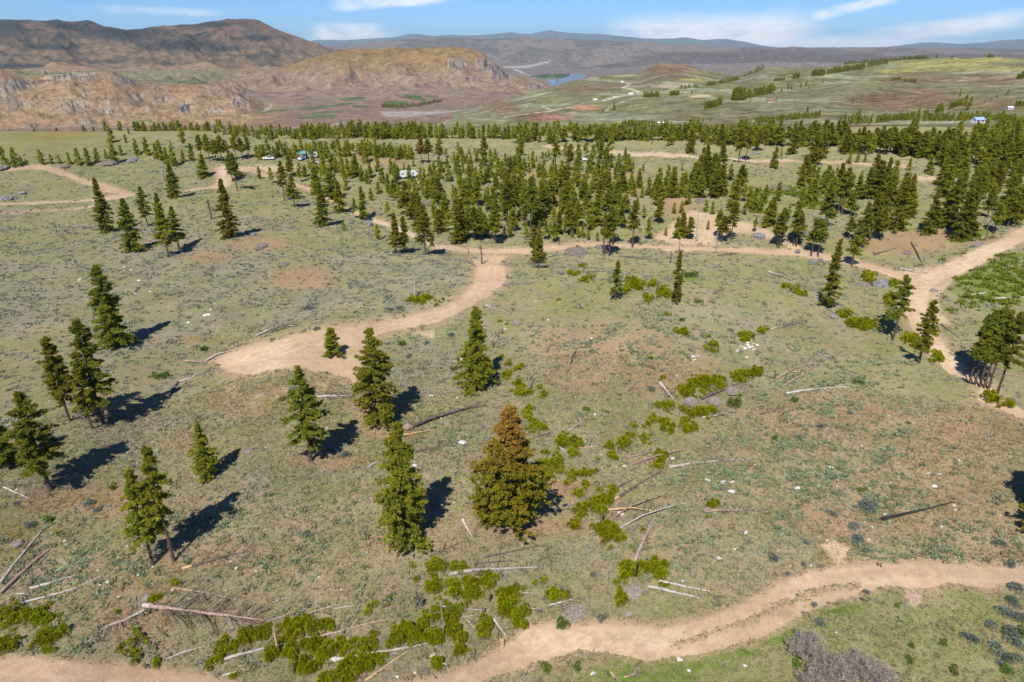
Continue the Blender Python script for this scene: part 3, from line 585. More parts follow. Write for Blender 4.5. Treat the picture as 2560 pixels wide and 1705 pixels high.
VV = np.stack([GX, GY, GZ], -1).reshape(-1, 3); VC = COL.reshape(-1, 3); VG = VEG.ravel(); VH = HERB.ravel(); VRD = roadm.ravel(); VRT = rut_.ravel()
def submesh(name, k, mat):
    f = FL[IDf == k]
    if not len(f): return None
    u, inv = np.unique(f.ravel(), return_inverse=True); f2 = inv.reshape(-1, 4)
    me = mesh_np(name, VV[u], f2, mat, True, {'col': VC[u], 'veg': VG[u], 'herb': VH[u], 'road': VRD[u]})
    o = link(name, me); tag(o, kind='structure'); return o
# ground material: earth, litter, grass and leaf tones at several scales
gm, nt, go_ = newmat('ground'); geo = nt.nodes.new('ShaderNodeNewGeometry'); pos = geo.outputs['Position']
def att(nt, n, out='Fac'):
    a = nt.nodes.new('ShaderNodeAttribute'); a.attribute_name = n; return a.outputs[out]
colr = att(nt, 'col', 'Color'); veg = att(nt, 'veg'); herb = att(nt, 'herb'); rdv = att(nt, 'road')
nrd = M(nt, 'SUBTRACT', 1.0, rdv)
nf = noise(nt, pos, 3.2, 4, .65); nmd = noise(nt, pos, .9, 4, .6); nbig = noise(nt, pos, .12, 3)
c = mixc(nt, M(nt, 'MULTIPLY', smooth(nt, nmd, .42, .68), .38), colr, (.33, .24, .155))
c = mixc(nt, M(nt, 'MULTIPLY', smooth(nt, nf, .50, .64), .5), c, (.095, .085, .042))
c = mixc(nt, M(nt, 'MULTIPLY', smooth(nt, noise(nt, pos, 1.7, 3, .6), .56, .66), M(nt, 'MULTIPLY', veg, .75)), c, (.165, .175, .115))
c = mixc(nt, M(nt, 'MULTIPLY', smooth(nt, noise(nt, pos, 1.3, 3, .7, .4), .57, .63), M(nt, 'MULTIPLY', herb, .55)), c, (.13, .18, .07))
rc = mixc(nt, M(nt, 'MULTIPLY', smooth(nt, nmd, .40, .66), .5), colr, (.30, .205, .13)); rc = mixc(nt, M(nt, 'MULTIPLY', smooth(nt, nf, .54, .66), .35), rc, (.55, .43, .31)); rc = mixc(nt, M(nt, 'MULTIPLY', smooth(nt, noise(nt, pos, .35, 4, .65), .56, .66), .45), rc, (.26, .20, .11))
c = mixc(nt, rdv, c, rc)
hv = nt.nodes.new('ShaderNodeHueSaturation'); L(nt, c, hv.inputs['Color'])
L(nt, M(nt, 'MULTIPLY_ADD', M(nt, 'SUBTRACT', nbig, .5), .5, 1.0), hv.inputs['Value'])
gr = noise(nt, pos, 6.0, 4, .8); hv2 = nt.nodes.new('ShaderNodeHueSaturation'); L(nt, hv.outputs[0], hv2.inputs['Color']); L(nt, M(nt, 'MULTIPLY_ADD', M(nt, 'SUBTRACT', gr, .5), M(nt, 'MULTIPLY_ADD', nrd, 1.1, .6), 1.0), hv2.inputs['Value'])
b = nt.nodes.new('ShaderNodeBsdfDiffuse'); b.inputs['Roughness'].default_value = 1.0
L(nt, hv2.outputs[0], b.inputs['Color'])
bp = nt.nodes.new('ShaderNodeBump'); bp.inputs['Distance'].default_value = .22; bp.inputs['Strength'].default_value = .8
L(nt, M(nt, 'MULTIPLY', M(nt, 'ADD', nf, nmd), M(nt, 'MULTIPLY_ADD', nrd, .5, .5)), bp.inputs['Height']); L(nt, bp.outputs[0], b.inputs['Normal'])
L(nt, b.outputs[0], go_.inputs[0])
# far country material
hm, nt, ho = newmat('far_land'); geo = nt.nodes.new('ShaderNodeNewGeometry'); pos = geo.outputs['Position']; colr = att(nt, 'col', 'Color')
na = noise(nt, pos, .012, 6, .7); nb = noise(nt, pos, .05, 4, .7)
hv = nt.nodes.new('ShaderNodeHueSaturation'); L(nt, colr, hv.inputs['Color']); L(nt, M(nt, 'MULTIPLY_ADD', M(nt, 'SUBTRACT', M(nt, 'ADD', na, nb), 1.0), 2.0, 1.0), hv.inputs['Value'])
b = nt.nodes.new('ShaderNodeBsdfDiffuse'); L(nt, hv.outputs[0], b.inputs['Color'])
bp = nt.nodes.new('ShaderNodeBump'); bp.inputs['Distance'].default_value = 38; bp.inputs['Strength'].default_value = .9
L(nt, na, bp.inputs['Height']); L(nt, bp.outputs[0], b.inputs['Normal']); L(nt, b.outputs[0], ho.inputs[0])
wm, nt, wo = newmat('river_water'); b = nt.nodes.new('ShaderNodeBsdfPrincipled'); b.inputs['Base Color'].default_value = (.15, .20, .23, 1); b.inputs['Roughness'].default_value = .5
geo = nt.nodes.new('ShaderNodeNewGeometry'); bp = nt.nodes.new('ShaderNodeBump'); bp.inputs['Distance'].default_value = 1.5; L(nt, noise(nt, geo.outputs['Position'], .05, 3), bp.inputs['Height']); L(nt, bp.outputs[0], b.inputs['Normal']); L(nt, b.outputs[0], wo.inputs[0])
for nm_, k, mt in (('ground', 0, gm), ('dirt_road', 1, gm), ('green_hillside', 2, hm), ('valley_floor', 3, hm), ('rocky_hill', 4, hm), ('brown_hill', 5, hm), ('bench_land', 8, hm), ('mountain', 6, hm), ('far_hills', 7, hm), ('river', 9, wm)):
    submesh(nm_, k, mt)
# lookup of ground masks for scattering
lRD = np.log(RD)
def gidx(x, y):
    r = np.hypot(x, y); a = np.arctan2(x, y)
    return np.clip(np.searchsorted(RD, r), 0, nR - 1), np.clip(np.searchsorted(AZ, a), 0, nA - 1)
# ------------------------------------------------------------------ materials of plants, wood and stone
M_leaf = leaf_mat('pine_needles', (.255, .25, .028), (.38, .345, .04), (.14, .145, .02), .5, .7)
M_leafd = leaf_mat('pine_needles_deep', (.22, .235, .032), (.33, .32, .044), (.115, .135, .02), .5, .7)
M_rust = leaf_mat('rusty_needles', (.27, .265, .022), (.38, .345, .03), (.17, .15, .02), .45, .6)
_nt = M_rust.node_tree; _hs = [n for n in _nt.nodes if n.type == 'HUE_SAT'][0]; _l = _hs.inputs['Color'].links[0]; _src = _l.from_socket; _tc = _nt.nodes.new('ShaderNodeTexCoord'); _sx = _nt.nodes.new('ShaderNodeSeparateXYZ'); _nt.links.new(_tc.outputs['Object'], _sx.inputs[0])
_f = smooth(_nt, M(_nt, 'ADD', _sx.outputs[2], M(_nt, 'MULTIPLY', noise(_nt, _tc.outputs['Object'], .8, 3), 9.0)), 11.5, 18.0)
_nt.links.new(mixc(_nt, M(_nt, 'MULTIPLY', _f, .85), _src, (.52, .33, .07)), _hs.inputs['Color'])
M_bark = rough_mat('bark', (.075, .048, .035), (.14, .085, .055), 3.0, (.04, .03, .025), stretch=(1, 1, .25))
M_barkr = rough_mat('red_bark', (.17, .095, .06), (.24, .15, .10), 3.0, (.08, .05, .04), stretch=(1, 1, .25))
M_twig = rough_mat('dead_twigs', (.11, .085, .07), (.19, .155, .13), 3.0)
M_bush = leaf_mat('bush_leaves', (.27, .285, .008), (.37, .35, .014), (.17, .19, .008), .4, 1.0)
M_bushg = leaf_mat('green_bush_leaves', (.17, .235, .05), (.24, .29, .07), (.10, .14, .03), .35, 1.4)
M_sage = leaf_mat('sage_leaves', (.16, .185, .13), (.22, .235, .175), (.105, .12, .085), .15, 1.5)
M_blue = leaf_mat('blue_sage_leaves', (.17, .205, .155), (.25, .275, .215), (.09, .11, .085), .25, 1.5)
M_wgrey = rough_mat('grey_wood', (.33, .27, .22), (.48, .42, .36), 2.5, (.16, .12, .09))
M_wwhite = rough_mat('bleached_wood', (.42, .36, .30), (.56, .50, .44), 2.5, (.20, .16, .12))
M_wred = rough_mat('reddish_wood', (.27, .16, .11), (.42, .29, .22), 2.0, (.14, .085, .06))
M_wdark = rough_mat('dark_wood', (.085, .06, .05), (.19, .135, .105), 2.5, (.04, .03, .028))
M_wtan = rough_mat('fresh_wood', (.50, .29, .12), (.60, .42, .25), 2.5, (.25, .15, .09))
M_char = rough_mat('charred_wood', (.012, .010, .010), (.03, .025, .022), 4)
WOOD = {'g': M_wgrey, 'w': M_wwhite, 'r': M_wred, 'd': M_wdark, 't': M_wtan, 'c': M_char}
M_white = rough_mat('white_rock', (.52, .47, .42), (.70, .66, .61), 3.0, (.36, .31, .26), bump=.6)
M_grey = rough_mat('grey_rock', (.15, .135, .13), (.26, .24, .23), 1.2, (.08, .07, .07), bump=.8)
M_tanr = rough_mat('tan_rock', (.42, .31, .23), (.55, .43, .33), 2, (.30, .2, .14), bump=.6)
M_pile = rough_mat('slash_pile', (.22, .185, .165), (.34, .295, .265), 4, (.07, .055, .048), bump=.8)
M_bare = rough_mat('bare_branches', (.25, .20, .16), (.38, .31, .26), 3, (.16, .12, .09))
# ------------------------------------------------------------------ pine prototypes
def make_crown(r, h=16.0, cb=.1, rad=2.6, nb=100, ntf=6, nt_=9, size=.42, gap=.12, top=.0, shape=.85, lobes=3):
    """needle clumps along branches: thin triangles spraying from branch ends; returns tris"""
    V = []; B = MB(); off = r.rand(lobes * 2) * 6.28; lam = r.rand() * 6
    for i in range(nb):
        t = ((i + r.rand()) / nb) ** .92; z = h * (cb + (1 - cb) * t); az = r.rand() * 2 * math.pi
        prof = rad * (max(1 - t, 0.0) ** shape) * (.82 + .35 * math.sin(min(t * 3.2 + .35, 3.14))) + .22
        bump = 1 + .24 * math.sin(az * 2 + off[0] + z * .45) + .10 * math.sin(z * 1.7 + off[1] + az * 2) 
        ln = prof * bump * (.62 + .60 * r.rand())
        if r.rand() < gap: ln *= .5
        if t < .12: ln *= .75 + .4 * r.rand()
        rise = -.25 + .75 * t + .2 * (r.rand() - .5)
        d = np.array([math.cos(az), math.sin(az), rise]); d /= np.linalg.norm(d)
        P0 = np.array([0, 0, z]); ends = []
        if ln > .8: B.tube([P0, P0 + d * ln * .55 + [0, 0, -.05 * ln], P0 + d * ln * .95], [.05 * ln / 2 + .01, .03, .01], 3, False)
        n = max(2, int(ntf * (.35 + ln / rad)))
        for k in range(n):
            s = (.30 + .72 * (k + r.rand()) / n); side = np.array([-math.sin(az), math.cos(az), 0]) * (r.rand() - .5) * ln * .55 * s
            c = P0 + d * ln * s + side + np.array([0, 0, -.10 * ln * s * s + .12 * (r.rand() - .3)])
            w = size * (.75 + .5 * r.rand())
            D = r.randn(nt_, 3); D[:, 2] = D[:, 2] * .7 + .35; D += d * .7; D /= np.linalg.norm(D, axis=1)[:, None]
            A = r.randn(nt_, 3); A = np.cross(D, A); A /= np.linalg.norm(A, axis=1)[:, None] + 1e-6
            c3 = c + r.randn(nt_, 3) * w * .28
            l = w * (.8 + .5 * r.rand(nt_, 1)); q = w * .30
            V.append(np.stack([c3 - A * q, c3 + A * q, c3 + D * l], 1))
    V = np.vstack(V).reshape(-1, 3); return V, np.arange(len(V)).reshape(-1, 3), B
def make_trunk(r, h, r0=.24, bend=.15):
    B = MB(); zs = np.linspace(-.5, h * .97, 9); b1, b2 = r.randn(2) * bend
    P = np.stack([b1 * np.sin(zs / h * 3) * .5, b2 * np.sin(zs / h * 2.3) * .5, zs], 1); B.tube(P, r0 * (1 - np.clip(zs / h, 0, 1) * .88) + (zs < .1) * .06, 8); return B
def dead_sticks(B, r, h, z0, z1, n, ln=1.6):
    for i in range(n):
        z = z0 + (z1 - z0) * r.rand(); az = r.rand() * 6.28; l = ln * (.4 + .8 * r.rand()); d = np.array([math.cos(az), math.sin(az), -.15 + .3 * r.rand()])
        B.tube([[0, 0, z], [d[0] * l * .5, d[1] * l * .5, z + d[2] * l * .5 + .05], [d[0] * l, d[1] * l, z + d[2] * l - .12 * l]], [.035, .022, .008], 3, False)
STY = {'full': dict(cb=.05, rad=2.25, nb=170, shape=.66), 'wide': dict(cb=.09, rad=2.7, nb=170, shape=.60), 'round': dict(cb=.07, rad=3.0, nb=260, shape=.58), 'slim': dict(cb=.06, rad=1.5, nb=125, shape=.60, size=.38),
       'mid': dict(cb=.28, rad=2.1, nb=105, shape=.62), 'high': dict(cb=.42, rad=2.1, nb=85, shape=.52, gap=.2), 'thin': dict(cb=.30, rad=1.5, nb=75, shape=.6, gap=.2),
       'rag': dict(cb=.20, rad=2.0, nb=105, shape=.6, gap=.2)}
HREF = 15.0
PRO = {}
def proto(style, k, lod):
    key = (style, k, lod)
    if key in PRO: return PRO[key]
    r = np.random.RandomState(abs(hash(style)) % 1 + sum(map(ord, style)) * 31 + k * 7 + 1); a = dict(STY[style]); s = a.pop('size', .42)
    if lod == 0: V, F, B = make_crown(r, HREF, size=s * .66, ntf=12, nt_=20, **a)
    elif lod == 1: a['nb'] = int(a['nb'] * .66); V, F, B = make_crown(r, HREF, size=s * 1.5, ntf=6, nt_=8, **a)
    else: a['nb'] = int(a['nb'] * .36); V, F, B = make_crown(r, HREF, size=s * 2.5, ntf=4, nt_=4, **a)
    Tk = make_trunk(r, HREF)
    if lod < 2: Tk.v += B.v; Tk.f += [f + Tk.n for f in B.f]; Tk.n += B.n
    if lod == 0: dead_sticks(Tk, r, HREF, .8, HREF * max(a['cb'], .12) * 1.15, 22 if a['cb'] > .15 else 12)
    mt = M_leafd if k % 2 else M_leaf
    PRO[key] = (mesh_np('pine_crown', V, F, mt), Tk.mesh('pine_trunk', M_bark)) if lod < 2 else (V, F, np.vstack(Tk.v), Tk)
    return PRO[key]
PINES = []      # every pine: point, height, px height, style, label...
def pine(t, x, yb, yt, style='mid', label=None, w=1.0, mat=None, vt=None, cat='pine tree'):
    u, v = T(t, x, yb); p = hit(u, v); v1 = vt if vt is not None else T(t, x, yt)[1]
    h = max(1.0, height_for(p, v1)); PINES.append(dict(p=p, h=h, px=v - v1, style=style, label=label, w=w, mat=mat, u=u, v=v))
def band(t, x0, y0, x1, y1, n, h0, h1, jy=8, styles=('full', 'mid', 'slim')):
    s = TILES[t][2]
    for i in range(n):
        f = (i + random.random()) / n; x = x0 + (x1 - x0) * f; y = y0 + (y1 - y0) * f + (random.random() * 2 - 1) * jy
        u, v = T(t, x, y); px = (h0 + (h1 - h0) * random.random()) / s; p = hit(u, v)
        PINES.append(dict(p=p, h=max(1.5, height_for(p, v - px)), px=px, style=random.choice(styles), label=None, w=.9 + .3 * random.random(), mat=None, u=u, v=v))
# foreground and hillside pines, one by one
pine(0, 265, 800, 612, 'full', 'large full pine with two shadows at its foot, above the left trio', 1.15)
pine(0, 238, 975, 738, 'rag', 'tall leaning pine with dead lower twigs, right of the left trio', 1.1)
pine(0, 160, 968, 778, 'mid', 'pine with a bare dark lower trunk, left of the left trio', 1.0)
pine(0, 212, 985, 835, 'thin', 'thin small pine squeezed between the two bigger ones of the left trio', .9)
pine(0, 115, 1127, 905, 'mid', 'big dense pine leaning at the left edge above its long shadow', 1.2)
pine(0, 12, 1075, 918, 'full', 'pine cut off by the left edge of the photo', 1.0)
pine(0, 352, 1298, 1082, 'mid', 'left one of the two pines standing close together at lower left', .85)
pine(0, 400, 1290, 1030, 'high', 'right one of the two close pines at lower left, with bare red trunk', .85)
pine(0, 478, 1100, 975, 'full', 'small bright pine alone right of the leaning left-edge pine', .95)
pine(0, 715, 1060, 845, 'rag', 'lopsided open pine with dead twigs round its foot, below the dirt pad', 1.15)
pine(0, 868, 972, 758, 'wide', 'wide dense pine beside the right tip of the dirt pad', 1.0)
pine(0, 933, 1243, 975, 'round', 'biggest full pine, nearest the camera at lower centre', .78)
pine(0, 1172, 1203, 940, 'round', 'bushy pine with rusty orange needles on top, centre foreground', 1.15, mat='rust')
pine(0, 1098, 895, 708, 'round', 'full pine standing alone below the bend of the dirt track', .80)
pine(0, 766, 818, 755, 'full', 'little round pine growing on the bare dirt pad', 1.0)
pine(0, 528, 545, 413, 'full', 'full pine beside a dark shadow on the left hillside, below the left road', 1.0)
pine(0, 245, 533, 410, 'full', 'slim pine crossing the left road at the left end of the hillside group', .9)
pine(0, 308, 578, 458, 'full', 'broad leaning pine second from the left in the hillside group', 1.15)
pine(0, 340, 521, 430, 'mid', 'smaller pine behind the hillside group, just below the left road', 1.0)
pine(0, 388, 592, 470, 'mid', 'front pine of the hillside group with twin bare stems', 1.1)
pine(0, 412, 575, 475, 'mid', 'dark pine at the right end of the hillside group', 1.0)
pine(0, 402, 455, 372, 'full', 'dark dense pine growing at the edge of the left road', 1.1)
pine(0, 372, 520, 445, 'slim', 'narrow pine peeking out behind the twin-stemmed one', 1.0)
pine(0, 1238, 618, 540, 'mid', 'pine pair on the brow right of the track fork, left stem', 1.0)
pine(0, 1225, 610, 520, 'high', 'pine pair on the brow right of the track fork, right stem', 1.0)
pine(0, 1415, 690, 600, 'rag', 'dying grey-green pine over yellow bushes behind the middle knoll', .9)
pine(0, 1553, 697, 578, 'slim', 'narrow dark pine right of the dying one behind the middle knoll', .85)
pine(0, 1902, 707, 552, 'slim', 'very tall narrow pine at the upper end of the right-hand crest', 1.0)
pine(0, 2052, 782, 635, 'high', 'tall open pine on the right-hand crest, left of the road bend', 1.1)
pine(0, 2112, 835, 692, 'mid', 'smaller pine on the right-hand crest with the pale road behind it', .95)
ORD0 = ['first', 'second', 'third', 'fourth', 'fifth']
for x, yb, yt, w in ((2228, 880, 725, .7), (2240, 885, 715, .8), (2252, 888, 712, .9), (2262, 890, 708, .9), (2272, 893, 716, .9)):
    pine(0, x, yb, yt, 'high', ORD0.pop(0) + ' from the left of five crowded pines above the lower right road' , w)
pine(0, 2290, 912, 722, 'high', 'rightmost pine of the clump above the lower right road, on a lone red trunk', 1.0)
u_, v_ = 2640, 1330; p_ = hit(u_, v_); PINES.append(dict(p=p_, h=15, px=250, style='wide', label='pine at the right edge of the photo, seen mostly by its shadow', w=1.1, mat=None, u=u_, v=v_))
# the wood in the middle: one entry per tree
for e in ((11, 620, 1050, 640, 'full'), (11, 560, 760, 500, 'full'), (11, 265, 820, 455, 'high'), (11, 355, 875, 590, 'mid', 'b'), (11, 145, 655, 510, 'mid'), (11, 35, 615, 500, 'full'), (11, 415, 640, 470, 'mid'), (11, 320, 600, 400, 'mid'), (11, 810, 1090, 1010, 'full'),
    (11, 985, 990, 690, 'slim'), (11, 910, 980, 800, 'thin'), (11, 770, 920, 640, 'full'), (11, 700, 800, 520, 'full'), (11, 665, 710, 540, 'thin'), (11, 1120, 1170, 1035, 'full'), (11, 1290, 1305, 930, 'rag'), (11, 1370, 1300, 960, 'rag'), (11, 1560, 1315, 850, 'mid'), (11, 1625, 1285, 1130, 'thin'),
    (11, 1215, 965, 820, 'mid'), (11, 1385, 960, 640, 'mid'), (11, 1685, 870, 610, 'mid'), (11, 1640, 835, 600, 'high'), (11, 1450, 1000, 740, 'mid'), (11, 1510, 1030, 800, 'mid'), (11, 920, 600, 400, 'full'), (11, 850, 600, 430, 'full'), (11, 790, 560, 440, 'full'), (11, 740, 560, 410, 'full'), (11, 625, 560, 390, 'full'), (11, 690, 530, 400, 'high'),
    (11, 540, 700, 550, 'full'), (11, 1020, 660, 530, 'full'), (11, 970, 640, 540, 'full'), (11, 1060, 815, 700, 'full'), (11, 1125, 755, 645, 'full'), (11, 1215, 740, 565, 'full'), (11, 1240, 820, 700, 'mid'), (11, 1245, 570, 430, 'full'), (11, 1280, 590, 450, 'full'), (11, 1365, 570, 480, 'full'), (11, 1300, 790, 690, 'full'), (11, 1290, 700, 540, 'full'),
    (11, 1470, 740, 610, 'full'), (11, 1530, 760, 640, 'mid'), (11, 1570, 800, 690, 'full'), (11, 1450, 500, 440, 'full'), (11, 1610, 680, 490, 'full'), (11, 1020, 470, 290, 'full'), (11, 1000, 290, 220, 'full'), (11, 1525, 480, 240, 'high', 'r'), (11, 1590, 460, 250, 'high'), (11, 1690, 490, 250, 'high'), (11, 1750, 420, 330, 'mid'), (11, 1860, 420, 280, 'mid'),
    (11, 1890, 450, 320, 'mid'), (11, 1960, 390, 330, 'full'), (11, 2010, 390, 330, 'mid'), (11, 2100, 510, 240, 'high'), (11, 2160, 600, 430, 'full'), (11, 2225, 590, 415, 'full'), (11, 2110, 650, 520, 'full'), (11, 1800, 610, 540, 'mid'), (11, 1840, 570, 450, 'full'), (11, 1905, 560, 460, 'full'), (11, 1960, 580, 440, 'full'), (11, 1990, 600, 480, 'full'), (11, 2065, 520, 430, 'full'),
    (11, 2210, 800, 590, 'high'), (11, 2040, 870, 590, 'thin'), (11, 1985, 860, 660, 'thin'), (11, 1840, 850, 690, 'thin'), (11, 1925, 860, 615, 'full'), (11, 1955, 1140, 880, 'mid'), (11, 1890, 1180, 800, 'full'), (11, 1850, 1210, 860, 'full'), (11, 2010, 1180, 880, 'mid'), (11, 2065, 1180, 880, 'mid'), (11, 2110, 1100, 960, 'mid'), (11, 2205, 1210, 800, 'mid'), (11, 2180, 1170, 830, 'mid'),
    (11, 2310, 1050, 620, 'high'), (11, 2340, 1040, 640, 'high'), (11, 2290, 1160, 1050, 'mid'), (11, 2340, 1150, 1020, 'full'), (11, 2340, 620, 420, 'full'), (11, 2280, 700, 560, 'full'), (11, 1830, 1120, 1050, 'full'), (11, 1700, 560, 440, 'full'), (11, 1680, 620, 520, 'full'), (11, 820, 660, 540, 'full'), (11, 440, 600, 500, 'full'), (11, 490, 520, 440, 'full'), (11, 730, 700, 560, 'full'), (11, 830, 720, 600, 'full'), (11, 600, 640, 560, 'full'),
    (12, 895, 1325, 870, 'high'), (12, 838, 1300, 930, 'high'), (12, 925, 1220, 900, 'high'), (12, 1105, 1240, 820, 'high'), (12, 1250, 1175, 980, 'mid'), (12, 1205, 980, 860, 'mid'), (12, 1345, 1030, 800, 'mid'), (12, 1340, 860, 610, 'full'), (12, 1412, 1140, 1060, 'full'), (12, 1515, 1165, 970, 'full'), (12, 1560, 1150, 930, 'full'), (12, 1630, 1170, 970, 'mid'), (12, 1555, 930, 820, 'full'),
    (12, 1490, 940, 830, 'mid'), (12, 1615, 850, 660, 'full'), (12, 1780, 920, 810, 'full'), (12, 1840, 940, 820, 'full'), (12, 1800, 1080, 1000, 'full'), (12, 2010, 1190, 830, 'high'), (12, 1890, 1160, 900, 'high'), (12, 1930, 1200, 960, 'high'), (12, 2215, 920, 740, 'full'), (12, 2135, 950, 840, 'mid'), (12, 2350, 1050, 820, 'full'), (12, 2230, 1100, 960, 'thin'), (12, 2180, 790, 680, 'full'), (12, 2000, 640, 480, 'mid'), (12, 2095, 750, 490, 'mid'),
    (12, 2040, 900, 620, 'full'), (12, 2140, 640, 520, 'mid'), (12, 1730, 790, 560, 'full'), (12, 1700, 760, 480, 'full'), (12, 1765, 700, 300, 'full'), (12, 1745, 600, 330, 'full'), (12, 1840, 700, 390, 'full'), (12, 1870, 790, 540, 'full'), (12, 1840, 780, 560, 'full'), (12, 1925, 490, 280, 'full'), (12, 2082, 470, 150, 'high'), (12, 2150, 450, 150, 'high'), (12, 2260, 360, 160, 'mid'), (12, 1635, 380, 160, 'full'),
    (12, 1450, 310, 120, 'wide'), (12, 1287, 300, 260, 'mid'), (12, 1205, 545, 480, 'full'), (12, 1375, 600, 545, 'full'), (12, 1562, 540, 480, 'full'), (12, 1475, 790, 510, 'full'), (12, 1330, 800, 590, 'full'), (12, 1255, 770, 600, 'full'), (12, 1300, 770, 650, 'full'), (12, 1400, 780, 600, 'full'), (12, 1550, 780, 590, 'full'), (12, 1170, 700, 550, 'full'), (12, 1120, 780, 640, 'full'), (12, 1195, 790, 690, 'full'), (12, 1040, 450, 330, 'full'),
    (12, 1080, 540, 430, 'full'), (12, 1110, 530, 450, 'full'), (12, 990, 560, 455, 'full'), (12, 950, 620, 470, 'full'), (12, 1010, 740, 500, 'full'), (12, 930, 800, 640, 'full'), (12, 880, 820, 590, 'high'), (12, 730, 750, 620, 'full'), (12, 772, 1050, 760, 'full'), (12, 655, 910, 640, 'high'), (12, 520, 1130, 830, 'mid'), (12, 485, 1090, 640, 'high'), (12, 600, 1060, 820, 'mid'), (12, 340, 880, 640, 'high'), (12, 385, 870, 600, 'high'),
    (12, 270, 990, 650, 'full'), (12, 310, 960, 680, 'mid'), (12, 170, 1100, 600, 'high'), (12, 190, 1050, 640, 'high'), (12, 120, 1060, 700, 'high'), (12, 60, 850, 600, 'high'), (12, 25, 1000, 620, 'high'), (12, 10, 1100, 900, 'mid'), (12, 130, 1160, 1020, 'mid'), (12, 390, 1200, 1010, 'mid'), (12, 310, 1180, 1000, 'mid'), (12, 250, 1140, 1000, 'full'), (12, 350, 1130, 1010, 'full'), (12, 605, 1160, 1060, 'mid'), (12, 650, 1150, 1030, 'full'),
    (12, 700, 1180, 1080, 'mid'), (12, 780, 1190, 1100, 'rag'), (12, 550, 1150, 1080, 'full'), (12, 75, 600, 420, 'full'), (12, 78, 400, 190, 'full'), (12, 45, 420, 330, 'full'), (12, 155, 560, 470, 'full'), (12, 190, 520, 430, 'full'), (12, 240, 580, 480, 'full'), (12, 280, 470, 370, 'high'), (12, 312, 460, 370, 'high'), (12, 340, 440, 350, 'mid'), (12, 150, 450, 390, 'mid'), (12, 225, 455, 405, 'full'), (12, 400, 500, 270, 'high'), (12, 490, 480, 290, 'high'),
    (12, 530, 550, 300, 'high'), (12, 610, 490, 300, 'high'), (12, 680, 440, 280, 'high'), (12, 740, 500, 310, 'high'), (12, 785, 440, 270, 'high'), (12, 820, 480, 280, 'high'), (12, 862, 550, 330, 'high'), (12, 900, 440, 250, 'high'), (12, 480, 700, 500, 'full'), (12, 400, 620, 500, 'full'), (12, 350, 600, 500, 'full'), (12, 600, 640, 500, 'full'), (12, 580, 560, 480, 'full'), (12, 690, 610, 500, 'full'), (12, 760, 640, 500, 'full'), (12, 830, 620, 480, 'full'),
    (12, 290, 800, 650, 'full'), (12, 520, 850, 660, 'full'), (12, 570, 1000, 740, 'full'), (12, 470, 900, 640, 'full'), (12, 540, 760, 620, 'mid'), (12, 640, 800, 640, 'mid'), (12, 820, 900, 780, 'full'), (12, 980, 880, 720, 'full'), (12, 1020, 940, 770, 'mid'), (12, 1000, 1070, 860, 'mid'), (12, 960, 1040, 860, 'high'), (12, 1150, 900, 780, 'full'), (12, 500, 620, 480, 'full'), (12, 380, 760, 600, 'full'), (12, 100, 760, 620, 'full'), (12, 20, 560, 400, 'full'),
    (13, 50, 640, 450, 'full'), (13, 25, 640, 560, 'full'), (13, 75, 640, 570, 'full'), (13, 110, 560, 470, 'mid'), (13, 215, 520, 270, 'full'), (13, 405, 605, 320, 'wide'), (13, 470, 560, 330, 'full'), (13, 720, 600, 480, 'full'), (13, 795, 590, 500, 'full'), (13, 860, 590, 520, 'full'), (13, 945, 715, 520, 'mid'), (13, 350, 765, 600, 'full'), (13, 510, 850, 620, 'mid'), (13, 470, 840, 680, 'mid'), (13, 560, 790, 660, 'full'), (13, 620, 1050, 680, 'high'),
    (13, 655, 1060, 640, 'high'), (13, 740, 770, 680, 'full'), (13, 735, 1075, 860, 'mid'), (13, 715, 1280, 1080, 'high'), (13, 385, 1420, 1100, 'high'), (13, 445, 1430, 1120, 'high'), (13, 100, 1355, 1000, 'high'), (13, 80, 1350, 1050, 'high'), (13, 225, 1330, 970, 'high'), (13, 250, 1340, 1040, 'high'), (13, 500, 1170, 780, 'mid'), (13, 520, 1160, 860, 'mid'), (13, 350, 980, 800, 'full'), (13, 290, 990, 820, 'full'), (13, 390, 960, 740, 'full'),
    (13, 830, 1330, 950, 'wide'), (13, 905, 1290, 870, 'mid'), (13, 960, 1200, 860, 'full'), (13, 1000, 1290, 1000, 'thin'), (13, 1095, 880, 580, 'slim'), (13, 1030, 890, 550, 'full'), (13, 1030, 1100, 820, 'mid'), (13, 1150, 1200, 720, 'full'), (13, 1230, 1060, 700, 'full'), (13, 1430, 1230, 830, 'full'), (13, 1600, 1180, 720, 'full'), (13, 1580, 1140, 820, 'full'), (13, 1750, 1260, 720, 'full'), (13, 1700, 1280, 780, 'full'), (13, 1545, 800, 560, 'full'),
    (13, 1425, 700, 530, 'full'), (13, 1252, 665, 555, 'full'), (13, 2010, 1230, 960, 'high'), (13, 1950, 1090, 800, 'mid'), (13, 2200, 1150, 780, 'wide'), (13, 2130, 1170, 850, 'mid'), (13, 2260, 1100, 740, 'wide'), (13, 830, 735, 665, 'full'), (13, 612, 690, 630, 'full'), (13, 20, 1160, 900, 'full'), (13, 80, 950, 770, 'mid'), (13, 180, 1100, 960, 'mid'), (13, 745, 1515, 1250, 'high'), (13, 1860, 900, 640, 'full'), (13, 2020, 860, 600, 'full'), (13, 2160, 980, 700, 'full'),
